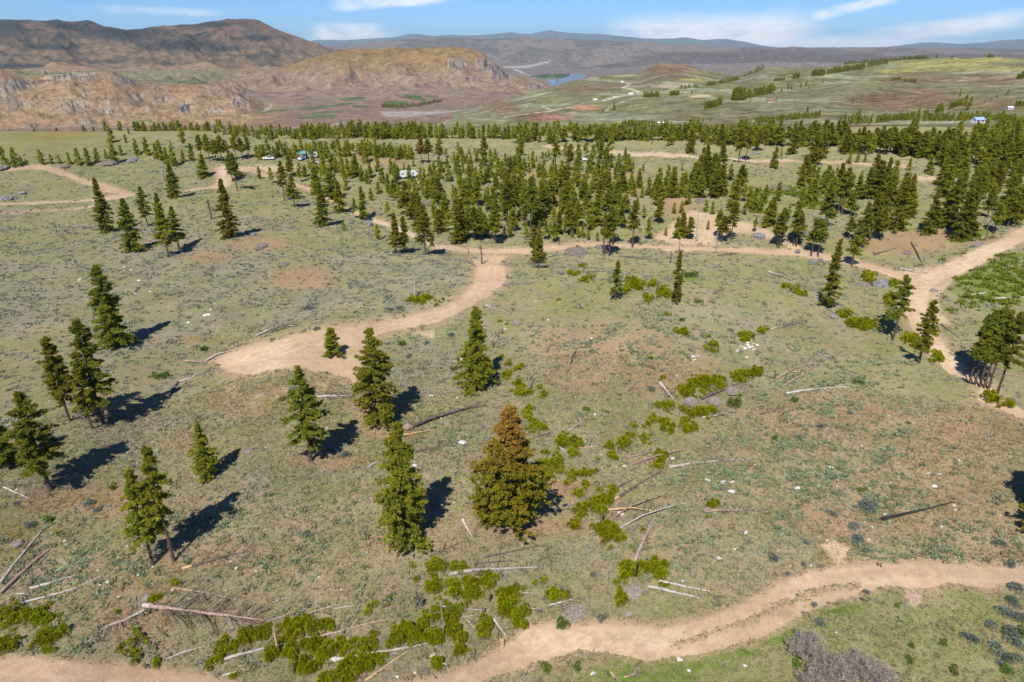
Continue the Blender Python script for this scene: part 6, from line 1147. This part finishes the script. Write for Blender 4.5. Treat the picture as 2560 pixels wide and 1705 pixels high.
# ------------------------------------------------------------------ standing dead trunks and stumps
def snag(t, x, yb, yt, wpx, tone, nb, where, blen=1.3, i=[0]):
    i[0] += 1; r = R_(900 + i[0]); p = th(t, x, yb); h = height_for(p, T(t, x, yt)[1]); m = pxsize(p); r0 = max(.06, wpx * m / 2)
    zs = np.linspace(-.3, h, 9); P = np.stack([.02 * h * np.sin(zs), .02 * h * np.cos(zs * 1.3), zs], 1); B = MB(); B.tube(P, r0 * np.linspace(1, .35 if h > 4 else .8, 9) * (1 + .08 * r.randn(9)), 7)
    nm_ = 'dead_tree' if h > 3.5 else 'stump'
    if nb:
        rt = link(nm_, None, loc=p); link('trunk', B.mesh('snag_trunk', WOOD[tone], True), rt); S = MB()
        for k in range(nb):
            z = h * (.15 + .8 * r.rand()); az_ = r.rand() * 6.28; l = blen * (.4 + .8 * r.rand()) * (1.2 - z / h * .7); c = np.array([0, 0, z]); d = np.array([math.cos(az_), math.sin(az_), -.1 + .4 * r.rand()])
            S.tube([c, c + d * l * .5 + [0, 0, .05], c + d * l + [0, 0, -.15 * l]], [max(.035, .45 * m), max(.022, .35 * m), .01 + .12 * m], 4, False); S.tube([c + d * l * .5, c + d * l * .5 + r.randn(3) * .3 * l], [max(.015, .25 * m), .01], 3, False)
        link('dead_branches', S.mesh('snag_branches', M_wdark if tone == 'd' else M_bare), rt); top = rt
    else: top = link(nm_, B.mesh('snag_trunk', WOOD[tone], True), loc=p)
    tag(top, where, 'dead tree' if h > 3.5 else 'stump', 'standing dead trunks'); return top
snag(10, 1520, 690, 430, 5, 'g', 40, 'grey dead tree with drooping twigs left of the dark roadside pine', 2.0)
snag(10, 1945, 990, 800, 5, 'd', 36, 'dead grey tree with bare branches left of the hillside pine', 2.0)
snag(11, 2075, 1390, 1190, 4.5, 'd', 10, 'tall dark pole at the fork of the dirt track', .8)
snag(11, 1955, 1300, 1265, 2.5, 'd', 0, 'small post beside the road left of the fork')
snag(12, 1690, 1195, 930, 3.5, 'g', 14, 'grey dead pole in front of the bare dirt clearing')
snag(12, 1875, 1270, 1100, 4, 'g', 16, 'grey dead tree at the road edge right of the clearing')
snag(12, 1535, 1280, 1140, 2, 'd', 4, 'thin dead stem behind the road below the clearing')
snag(12, 1455, 1390, 1275, 4, 'd', 0, 'dark bare stub on the knoll right of the tall double pine')
snag(22, 525, 1010, 650, 3.5, 'g', 40, 'thin pale dead tree alone on the middle knoll', 1.5)
snag(22, 150, 1250, 955, 4.5, 'r', 8, 'red dead trunk casting a thin shadow, middle left of the knoll', .6)
snag(22, 2215, 755, 700, 6, 'd', 0, 'dark stump standing in the white rocks')
snag(21, 1465, 390, 245, 6, 'g', 3, 'grey broken trunk among yellow-green bushes', .6)
snag(22, 1335, 325, 225, 5, 'd', 8, 'dark stub behind the knoll between dying and narrow pine', .8)
snag(22, 635, 85, 10, 3, 'g', 0, 'short grey stub left behind the knoll')
snag(41, 200, 1200, 1025, 7, 't', 0, 'broken tan stump in the bushes at bottom left of centre')
snag(41, 350, 1400, 1285, 7, 'd', 0, 'dark stump among the lowest bushes')
snag(42, 1140, 505, 375, 6, 'c', 0, 'short blackened trunk above the lower brush heap')
snag(32, 820, 1150, 1020, 6, 'd', 0, 'dark stump in the yellow-green bushes of the draw')
snag(41, 2085, 875, 775, 4.5, 'd', 0, 'dark stump left of the white forked branch')
snag(41, 2150, 730, 660, 6, 'd', 0, 'thick dark stump at the right of the thicket')
snag(41, 1720, 1040, 740, 2.6, 'g', 6, 'thin grey dead stem rising from the thicket')
snag(41, 1530, 770, 700, 8, 'd', 0, 'dark stump at the left of the thicket')
snag(32, 1415, 625, 555, 7, 'r', 0, 'reddish splintered stump where the slanting logs meet')
snag(23, 55, 1240, 1165, 4, 'd', 0, 'small stub at the left of the branchy pair')
snag(13, 1930, 1290, 990, 4, 'd', 2, 'leaning bare trunk right of the slope pines')
snag(12, 845, 1310, 1120, 4, 'd', 4, 'slanting dead stem left of the tall double pine')
snag(32, 705, 950, 850, 2.5, 'g', 2, 'thin dead stem in the middle of the draw')
snag(41, 1480, 780, 620, 2.6, 'd', 2, 'thin dark stem at the left rim of the thicket')
snag(21, 2180, 845, 780, 3, 'd', 4, 'dark little dead stem right of the lone full pine')
snag(12, 1790, 200, 90, 1, 'g', 2, 'grey dead top among the rear pines') if False else None
# ------------------------------------------------------------------ brush heaps and boulders
def heap(t, x, y, rpx, hr, where, i=[0]):
    """rounded heap of cut brush: a mound bristling with sticks"""
    i[0] += 1; r = R_(1200 + i[0]); p = th(t, x, y + rpx * .35); R0 = rpx / TILES[t][2] * pxsize(p); B = MB()
    rt = link('brush_heap', None, loc=p); V, F = rockmesh(r, 3, .03, 1.0); V[:, 2] -= .12; V = V * [1, 1, 1]; V[:, 0] /= 1.2; V[:, 2] = np.maximum(V[:, 2], -.05); V = V * 2 * R0 * np.array([.93, .93, hr]); V *= (1 + .1 * pn(V[:, 0] / R0 * 2 + i[0], V[:, 1] / R0 * 2))[:, None]
    link('mound', mesh_np('heap_mound', V, F, M_pile), rt)
    for k in range(int(260 + 60 * min(R0, 4))):
        az_ = r.rand() * 6.28; q = math.sqrt(r.rand()); zz = math.sqrt(max(0, 1 - q * q)); c = np.array([math.cos(az_) * q * R0, math.sin(az_) * q * R0, zz * R0 * hr]) * .98
        nrm = np.array([math.cos(az_) * q, math.sin(az_) * q, zz + .2]); tng = np.cross(nrm, r.randn(3)); tng /= np.linalg.norm(tng) + 1e-6; l = R0 * (.15 + .3 * r.rand())
        B.tube([c - tng * l, c + nrm * .06 * R0 + tng * 0, c + tng * l + nrm * (.02 * R0)], [.02, .028, .01], 3, False)
    link('sticks', B.mesh('heap_sticks', M_bare), rt); tag(rt, where, 'brush heap', 'heaps of cut brush')
heap(22, 1640, 1330, 66, .8, 'round brush heap, left one of the two side by side on the right slope')
heap(22, 1862, 1325, 62, .75, 'round brush heap, right one of the two side by side on the right slope')
heap(22, 2030, 1225, 68, .6, 'brown brush heap behind bushes, uppermost on the right slope')
heap(42, 1122, 625, 92, .65, 'big grey brush heap in the lower centre below the blackened trunk')
heap(42, 575, 800, 120, .18, 'flat spread brush heap just above the lower road')
heap(42, 1065, 835, 38, .3, 'small pinkish brush heap above the lower road')
heap(12, 590, 1255, 105, .30, 'wide dark slash pile at the roadside in the centre')
heap(12, 810, 1225, 50, .2, 'low slash pile right of the wide dark one')
heap(12, 1750, 800, 70, .3, 'grey slash pile under the big pine cluster')
heap(13, 320, 1200, 80, .3, 'grey slash pile among trunks beyond the road')
heap(23, 840, 385, 50, .45, 'grey branchy heap right of the tall narrow pine')
heap(23, 400, 180, 45, .5, 'dark heap at the roadside, left of the tall narrow pine')
heap(23, 580, 665, 45, .4, 'small grey heap behind the tall narrow pine foot')
heap(11, 50, 1215, 55, .45, 'grey round heap on the left hillside right of the full pine')
heap(11, 1560, 820, 62, .25, 'grey slash pile left in the wood')
heap(11, 2320, 540, 68, .55, 'brown-grey mound in the centre of the wood')
heap(11, 1110, 915, 55, .2, 'dark slash pile beside the winding road')
heap(11, 645, 1250, 34, .3, 'little grey heap on the open hillside')
heap(21, 260, 58, 56, .2, 'flat pinkish heap on the open left slope')
heap(22, 45, 600, 52, .5, 'purple-grey heap right of the dirt track')
heap(10, 1640, 640 - 0, 1, .3, 'x') if False else None
heap(40, 158, 185, 50, .6, 'round grey heap at the far left, above the long slender log')
heap(30, 2275, 450, 50, .25, 'grey flattened shrub ring right of the small bright pine')
heap(40, 1340, 680, 50, .3, 'little dark heap above the big pink fallen tree')
heap(13, 100, 795, 85, .2, 'grey brush strip left of the upper right slope')
heap(13, 1240, 1385, 40, .2, 'faint grey heap on the triangle slope')
heap(10, 1000, 455, 70, .4, 'brown mound right of the left wood')
heap(10, 600, 490, 40, .4, 'small grey heap at the end of the left dirt track')
def boulder(t, x, y, rpx, hr, mat, where, grp, name='boulder', i=[0]):
    i[0] += 1; r = R_(1500 + i[0]); p = th(t, x, y + rpx * .4); R0 = rpx / TILES[t][2] * pxsize(p); V, F = rockmesh(r, 3, .0, 1.0); V[:, 2] -= .12
    dsp = 1 + .30 * pn(V[:, 0] * 3 + i[0] * 3, V[:, 1] * 3 + V[:, 2] * 2) + .12 * pn(V[:, 0] * 8, V[:, 2] * 8 + i[0]); V = V * dsp[:, None] * 2 * R0 * np.array([.9, .8, hr]); V[:, 2] += .1 * R0 * hr
    o = link(name, mesh_np(name, V, F, mat), loc=p, rot=(0, 0, r.rand() * 6)); tag(o, where, 'rock', grp); return o
for a in ((10, 55, 785, 62, .5, M_grey, 'dark boulder at the left edge below the left dirt track'), (10, 30, 495, 70, .45, M_grey, 'dark boulder at the left edge above the left dirt track'), (10, 1225, 430, 62, .5, M_grey, 'flat-topped rock outcrop in the left wood'), (10, 215, 730, 35, .4, M_grey, 'small dark rock right of the left-edge boulder'),
          (11, 1035, 1020, 40, .9, M_grey, 'dark boulder beside the winding road'), (11, 650, 730, 34, .8, M_grey, 'dark boulder under the pines of the winding road'), (12, 2270, 1125, 62, .55, M_grey, 'dark grey boulder right of the dirt clearing'), (13, 1870, 1315, 45, .5, M_grey, 'grey boulder at the foot of the lush slope'), (23, 1005, 385, 68, .85, M_grey, 'large grey boulder left of the road junction'),
          (23, 1480, 445, 32, .6, M_grey, 'small grey boulder in the soil bank of the road bend'), (23, 470, 175, 34, .7, M_grey, 'dark boulder touching the tall narrow pine'), (13, 265, 1375, 28, .6, M_grey, 'grey rock beside thin trunks beyond the road'), (23, 1985, 565, 50, .4, M_grey, 'grey rock under the lush hollow'), (10, 2310, 1110, 45, .4, M_grey, 'grey rock in the shadow of the hillside pine'), (41, 1625, 1225, 32, .8, M_tanr, 'tan round rock near the road bend at the bottom'), (12, 1920, 500, 50, .9, M_grey, 'dark boulder beyond the big pine cluster'), (12, 2240, 375, 26, .8, M_grey, 'dark rock under a rear pine at the upper road')):
    boulder(*a, 'dark boulders')
for a in ((20, 740, 208, 17, .5, 'bright white rock alone at upper left'), (20, 722, 228, 10, .5, 'little white rock beside the bright one'), (20, 1140, 96, 18, .3, 'flat pale rock above the large left pine'), (20, 1205, 122, 12, .4, 'small pale rock right of the flat one'), (20, 1280, 217, 20, .3, 'pale flat rock right of the large left pine'), (20, 1380, 323, 12, .5, 'white stone right of the large left pine'), (20, 1250, 340, 16, .4, 'pinkish stone close to the large left pine'), (20, 1905, 530, 32, .3, 'big bluish-white slab between pine and track'),
          (20, 1940, 488, 15, .3, 'small slab above the big bluish one'), (20, 1735, 605, 20, .4, 'white rock left of the bluish slab'), (21, 1610, 1275, 20, .3, 'pale flat rock right of the wide pine shadow'), (21, 1895, 940, 24, .7, 'white rock left of the lone full pine'), (22, 330, 583, 13, .5, 'white stone at the top of the middle knoll'), (22, 1665, 918, 20, .6, 'white rock with a smaller one on the knoll'), (22, 1710, 915, 12, .5, 'white stone right of the white knoll rock'), (22, 1680, 950, 15, .5, 'white stone under the white knoll rock'),
          (31, 1900, 380, 36, .5, 'large white rock at the tip of the dark twiggy log'), (31, 1460, 595, 18, .6, 'white rock right of the biggest pine'), (32, 1480, 532, 20, .5, 'white rock between the reddish logs'), (32, 1000, 1040, 28, .8, 'big white boulder beside the level tan log'), (32, 985, 998, 17, .9, 'pointed white rock above the big white boulder'), (32, 1805, 728, 32, .3, 'large pale slab on the right slope'), (32, 1945, 745, 27, .3, 'second pale slab on the right slope'), (32, 2030, 745, 20, .4, 'third pale slab on the right slope'), (32, 2025, 830, 30, .4, 'broken white rock below the three slabs'),
          (32, 1035, 605, 17, .6, 'pale stone at the butt of the lower parallel log'), (33, 275, 802, 24, .7, 'white boulder on the right slope'), (33, 1480, 670, 20, .4, 'slanting white rock above the charred log'), (33, 1585, 678, 18, .3, 'grey-white rock above the charred log'), (33, 1535, 782, 26, .4, 'pinkish slab above the charred log'), (33, 1715, 965, 16, .5, 'white stone at the tip of the charred log'), (33, 1722, 1005, 16, .4, 'lower white stone at the tip of the charred log'), (33, 1287, 950, 8, .6, 'tiny white stone near the charred log'), (42, 1540, 1255, 26, .6, 'white rock in the lush grass below the lower road'),
          (42, 2150, 88, 26, .5, 'forked white rock on the herb slope'), (42, 1908, 325, 24, .5, 'tan rock on the herb slope'), (42, 750, 1385, 26, .3, 'pale flat rock at the bottom'), (30, 1697, 1297, 18, .4, 'pale stone between two pine trunks'), (33, 575, 610, 24, .3, 'tan slab left on the right slope'), (42, 1575, 540, 14, .7, 'tan stone behind the pale logs'), (41, 1795, 412, 12, .7, 'white stone beside the plain brown log'), (40, 598, 165, 14, .5, 'white stone right of the slender grey log'), (40, 1590, 625, 15, .8, 'white stone at the butt of the slim reddish log')):
    boulder(*a[:5], M_white, a[5], 'white rocks', name='white_rock')
RB = []
for k in range(26):
    r1, r2 = random.gauss(0, 1), random.gauss(0, 1); p = (22, 2125 + 50 * r1, 812 + 32 * r2, random.choice((9, 11, 14, 19)), .5); RB.append(dict(o=boulder(*p, M_white, 'x', 'white rubble stones', name='white_rock'), u=p[1], v=p[2]))
number(RB, 'white stone', 'rubble around the dark stump')
for d in RB: d['o']['label'] = d['label']
b_ = boulder(21, 2290, 665, 24, .6, M_tanr, 'orange-pink flat rock right of the lone full pine', 'x', name='orange_rock'); del b_['group']
snag(41, 2265, 1125, 1085, 14, 't', 0, 'orange sawn stump at the bend of the lower road')
# ------------------------------------------------------------------ leafless shrubs, bottom right
def bare_shrub(t, x, y, rpx, hpx, where, seed):
    r = R_(seed); p = th(t, x, y); m = pxsize(p) / TILES[t][2]; R0 = rpx * m; Hh = hpx * m; rt = link('bare_shrub', None, loc=p); S = MB(); Tw = MB()
    for k in range(58):
        az_ = r.rand() * 6.28; q = math.sqrt(r.rand()); b0 = np.array([math.cos(az_) * q * R0 * .35, math.sin(az_) * q * R0 * .35, -.1]); d = np.array([math.cos(az_) * q * 1.05, math.sin(az_) * q * 1.05, 0]) * R0; top = np.array([d[0], d[1], Hh * (.55 + .5 * r.rand()) * (1 - .45 * q * q)])
        mid = b0 * .5 + top * .5 + r.randn(3) * .12 * R0 + [0, 0, .12 * Hh]; S.tube([b0, mid, top], [.05, .03, .012], 4, False)
        for j in range(16):
            f = .35 + .65 * r.rand(); c = (b0 + (mid - b0) * f * 2) if f < .5 else (mid + (top - mid) * (f - .5) * 2); v = r.randn(3); v[2] = abs(v[2]) * .9 + .1; v /= np.linalg.norm(v); l = R0 * (.12 + .16 * r.rand()); e = c + v * l
            Tw.tube([c, c + v * l * .5 + r.randn(3) * .04, e], [.016, .012, .006], 3, False)
            for q2 in range(2): w = v + r.randn(3) * .6; Tw.tube([e - v * l * .4, e - v * l * .4 + w * l * .5], [.010, .005], 3, False)
    link('stems', S.mesh('shrub_stems', M_bare), rt); link('twigs', Tw.mesh('shrub_twigs', M_bare), rt); tag(rt, where, 'shrub', 'leafless grey shrubs')
bare_shrub(43, 340, 1230, 190, 230, 'leafless grey shrub at the lower right, upper left one of the thicket', 1)
bare_shrub(43, 560, 1450, 230, 270, 'leafless grey shrub in the middle of the bare thicket at the bottom', 2)
bare_shrub(43, 800, 1400, 180, 220, 'leafless grey shrub behind the middle of the bare thicket', 3)
bare_shrub(43, 990, 1470, 180, 200, 'rightmost leafless shrub of the bare thicket at the bottom', 4)
bare_shrub(43, 420, 1560, 190, 220, 'leafless shrub at the bottom edge, lower left of the bare thicket', 5)
# ------------------------------------------------------------------ trailers, trucks and houses in the distance
def pmat(name, c, rough=.45):
    m, nt, o = newmat(name); b = nt.nodes.new('ShaderNodeBsdfPrincipled'); tc = nt.nodes.new('ShaderNodeTexCoord'); c2 = tuple(k * .82 for k in c)
    nt.links.new(mixc(nt, smooth(nt, noise(nt, tc.outputs['Object'], 1.5, 3), .4, .7), c, c2), b.inputs['Base Color']); b.inputs['Roughness'].default_value = rough; nt.links.new(b.outputs[0], o.inputs[0]); return m
W_, G_l, Bk, Tq, Bl, Tn = pmat('white_paint', (.75, .75, .74)), pmat('window_glass', (.03, .04, .05), .1), pmat('tyre', (.02, .02, .02), .8), pmat('teal_tarp', (.10, .33, .33), .7), pmat('blue_roof', (.30, .42, .52), .6), pmat('tan_wall', (.5, .40, .28), .8)
def wheel(parent, x, y, r=.38):
    B = MB(); B.tube([[x, y - .12, r], [x, y + .12, r]], [r, r], 12); link('wheel', B.mesh('wheel', Bk), parent)
def trailer(t, x, y, rz, ln, where, mat=W_):
    p = th(t, x, y); rt = link('camper_trailer', None, loc=p, rot=(0, 0, R(rz))); tag(rt, where, 'trailer')
    pf = [(-ln / 2, .55), (ln / 2 - .5, .55), (ln / 2, 1.3), (ln / 2 - .3, 2.7), (ln / 2 - .9, 3.05), (-ln / 2 + .4, 3.05), (-ln / 2, 2.7)]; w = 1.25
    B = MB(); n = len(pf); V = [(a, -w, b) for a, b in pf] + [(a, w, b) for a, b in pf] + [(0, -w, 1.8), (0, w, 1.8)]
    F = [(i, (i + 1) % n, n + (i + 1) % n, n + i) for i in range(n)] + [(i, (i + 1) % n, 2 * n, 2 * n) for i in range(n)] + [(n + i, n + (i + 1) % n, 2 * n + 1, 2 * n + 1) for i in range(n)]
    B.add(V, F); link('body', B.mesh('trailer_body', mat), rt)
    for xx in (-ln * .3, ln * .05, ln * .3):
        for s in (-1, 1): q = MB(); q.box((xx, s * (w + .01), 2.0), (.9, .03, .6)); link('window', q.mesh('window', G_l), rt)
    for s in (-1, 1): wheel(rt, -.2, s * w * .95); wheel(rt, -1.1, s * w * .95)
    q = MB(); q.tube([[ln / 2, 0, .6], [ln / 2 + 1.2, 0, .5]], [.06, .05], 6); link('hitch', q.mesh('hitch', Bk), rt)
def pickup(t, x, y, rz, where, mat=W_):
    p = th(t, x, y); rt = link('pickup_truck', None, loc=p, rot=(0, 0, R(rz))); tag(rt, where, 'truck')
    B = MB(); B.box((0, 0, .85), (5.4, 1.9, .6)); B.box((1.9, 0, 1.2), (1.4, 1.8, .15)); B.box((-1.5, .88, 1.3), (2.3, .1, .35)); B.box((-1.5, -.88, 1.3), (2.3, .1, .35)); B.box((-2.65, 0, 1.3), (.1, 1.8, .35)); link('body', B.mesh('truck_body', mat), rt)
    q = MB(); q.add([(-.3, -.85, 1.15), (1.4, -.85, 1.15), (1.4, .85, 1.15), (-.3, .85, 1.15), (-.1, -.7, 1.8), (.8, -.7, 1.8), (.8, .7, 1.8), (-.1, .7, 1.8)], [(0, 1, 5, 4), (1, 2, 6, 5), (2, 3, 7, 6), (3, 0, 4, 7)]); link('windows', q.mesh('cab_glass', G_l), rt)
    q = MB(); q.box((.35, 0, 1.83), (.95, 1.42, .06)); link('roof', q.mesh('cab_roof', mat), rt)
    for xx in (-1.7, 1.8):
        for s in (-1, 1): wheel(rt, xx, s * .85)
trailer(11, 1395, 605, 20, 7.5, 'white camper trailer parked at the wood clearing')
pickup(11, 1480, 580, 150, 'white pickup truck right of the camper trailer in the clearing')
trailer(11, 520, 420, 15, 5.0, 'small white trailer beside the teal-roofed camp shelter')
pickup(11, 118, 440, 5, 'pale pickup half hidden by trunks, leftmost of the camp')
pickup(12, 690, 450, 10, 'white pickup among the trunks of the centre wood')
p = th(11, 415, 425); rt = link('camp_shelter', None, loc=p, rot=(0, 0, .2)); tag(rt, 'teal-roofed camp shelter among the left trees', 'shelter')
for sx in (-2.2, 2.2):
    for sy in (-1.6, 1.6): q = MB(); q.tube([[sx, sy, 0], [sx, sy, 2.6]], [.05, .05], 6); link('post', q.mesh('post', W_), rt)
q = MB(); q.add([(-2.6, -2, 2.5), (2.6, -2, 2.5), (2.6, 2, 2.5), (-2.6, 2, 2.5), (-2.6, 0, 3.5), (2.6, 0, 3.5)], [(0, 1, 5, 4), (2, 3, 4, 5), (0, 4, 3, 3), (1, 2, 5, 5)]); link('roof', q.mesh('shelter_roof', Tq), rt)
pickup(11, 425, 440, 80, 'white pickup parked under the edge of the teal shelter')
p = th(11, 548, 472); rt = link('boat', None, loc=p, rot=(0, 0, -.6)); tag(rt, 'small white boat lying in the grass below the camp', 'boat')
q = MB(); hull = [(-2.4, .0), (-2.2, .8), (0, 1.0), (1.6, .7), (2.7, 0), (1.6, -.7), (0, -1.0), (-2.2, -.8)]; n = len(hull)
q.add([(x, y, .75) for x, y in hull] + [(x * .8, y * .45, .1) for x, y in hull] + [(x * .88, y * .8, .72) for x, y in hull] + [(x * .75, y * .45, .3) for x, y in hull], [(i, (i + 1) % n, n + (i + 1) % n, n + i) for i in range(n)] + [(i, (i + 1) % n, 2 * n + (i + 1) % n, 2 * n + i) for i in range(n)] + [(2 * n + i, 2 * n + (i + 1) % n, 3 * n + (i + 1) % n, 3 * n + i) for i in range(n)] + [(3 * n, 3 * n + 1, 3 * n + 2, 3 * n + 3), (3 * n + 4, 3 * n + 5, 3 * n + 6, 3 * n + 7), (3 * n, 3 * n + 3, 3 * n + 4, 3 * n + 7)]); link('hull', q.mesh('hull', W_), rt)
q = MB(); q.box((.1, 0, .6), (.4, 1.4, .06)); link('seat', q.mesh('seat', Tn), rt)
for k, (x, y, c) in enumerate(((1450, 560, Tn), (1465, 605, Tn), (1520, 570, Bk), (1440, 610, Tn))):
    p = th(11, x, y); q = MB(); q.box((0, 0, .4), (1.1, .8, .8), .4 * k); q.box((.1, .1, .95), (.7, .5, .3), .7); o = link('supply_crate', q.mesh('crate', c), loc=p); tag(o, ('tan box behind the camper trailer', 'tan box in front of the pickup', 'black box right of the pickup', 'tan box nearest the camper trailer')[k], 'crate', 'boxes of gear at the clearing')
def house(px, py, w, d, h, rz, wallm, roofm, where, far=2600, near_=300, t=3):
    p = hit(*T(t, px, py), far=far, near=near_); rt = link('house', None, loc=p, rot=(0, 0, R(rz))); tag(rt, where, 'house')
    B = MB(); B.box((0, 0, h / 2 - .5), (w, d, h + 1)); B.add([(-w / 2, -d / 2, h), (-w / 2, d / 2, h), (-w / 2, 0, h + d * .28), (w / 2, -d / 2, h), (w / 2, d / 2, h), (w / 2, 0, h + d * .28)], [(0, 1, 2, 2), (3, 5, 4, 4)]); link('walls', B.mesh('walls', wallm), rt)
    q = MB(); e = .6
    for s in (-1, 1): q.add([(-w / 2 - e, s * (d / 2 + e), h - .25), (w / 2 + e, s * (d / 2 + e), h - .25), (w / 2 + e, 0, h + d * .28 + .12), (-w / 2 - e, 0, h + d * .28 + .12)], [(0, 1, 2, 3) if s < 0 else (3, 2, 1, 0)])
    link('roof', q.mesh('roof', roofm), rt)
    nw = max(2, int(w / 4))
    for k in range(nw): q = MB(); q.box((-w / 2 + (k + .5) * w / nw, -d / 2 - .03, h * .55), (w / nw * .45, .08, h * .4)); link('window', q.mesh('window', G_l), rt)
    q = MB(); q.box((w * .05, -d / 2 - .04, 1.05), (1.1, .08, 2.1)); link('door', q.mesh('door', Tn), rt)
house(1865, 240, 9, 7, 3.2, 8, W_, Bl, 'white house with a light blue roof in the meadow at upper right', 1400, t=13)
house(620, 700, 15, 9, 4, 5, Tn, pmat('brown_roof', (.25, .14, .09), .8), 'brown-roofed house on the far green slope', 4000, 700)
house(2255, 750, 6, 4, 2.6, 0, W_, W_, 'small white house on the far slope at the right edge', 3500, 700)
house(1375, 115, 12, 4, 2.4, 3, Tn, W_, 'long white-roofed building behind the rear pines', 2500, 600, t=12)
house(1930, 566, 10, 7, 4, 0, W_, W_, 'small white house at the top of the zigzag track, far slope', 4000, 700, t=2)
house(1990, 650, 13, 8, 4, 0, W_, W_, 'white house at the lower bend of the zigzag track', 4000, 700, t=2)
house(1745, 692, 11, 8, 4, 0, Tn, W_, 'pale house left of the red soil cut', 4000, 700, t=2)
# ------------------------------------------------------------------ the air
hz = MB(); hz.box((0, 15000, 150), (62000, 38000, 1500)); zmin, zmax = float(GZ.min()) - 1.0 - 5, float(GZ.max()) + 25
V = np.vstack(hz.v); V[:, 2] = np.where(V[:, 2] > 0, zmax, zmin); V[:, 1] = np.where(V[:, 1] > 15000, 34000, -300); V[:, 0] = np.where(V[:, 0] > 0, 33000, -33000)
hme = mesh_np('haze', V, hz.f[0]); mm, nt, o = newmat('air'); vv = nt.nodes.new('ShaderNodeVolumePrincipled'); vv.inputs['Density'].default_value = 1.7e-5; vv.inputs['Color'].default_value = (.74, .90, 1.0, 1); vv.inputs['Anisotropy'].default_value = .15
nt.links.new(vv.outputs[0], o.inputs['Volume']); hme.materials.append(mm); ho_ = link('haze', hme); tag(ho_, kind='stuff')
sc.cycles.volume_bounces = 0; sc.cycles.max_bounces = 5; sc.cycles.diffuse_bounces = 2; sc.cycles.glossy_bounces = 1; sc.cycles.transmission_bounces = 3; sc.cycles.transparent_max_bounces = 4
print('haze z', zmin, zmax)
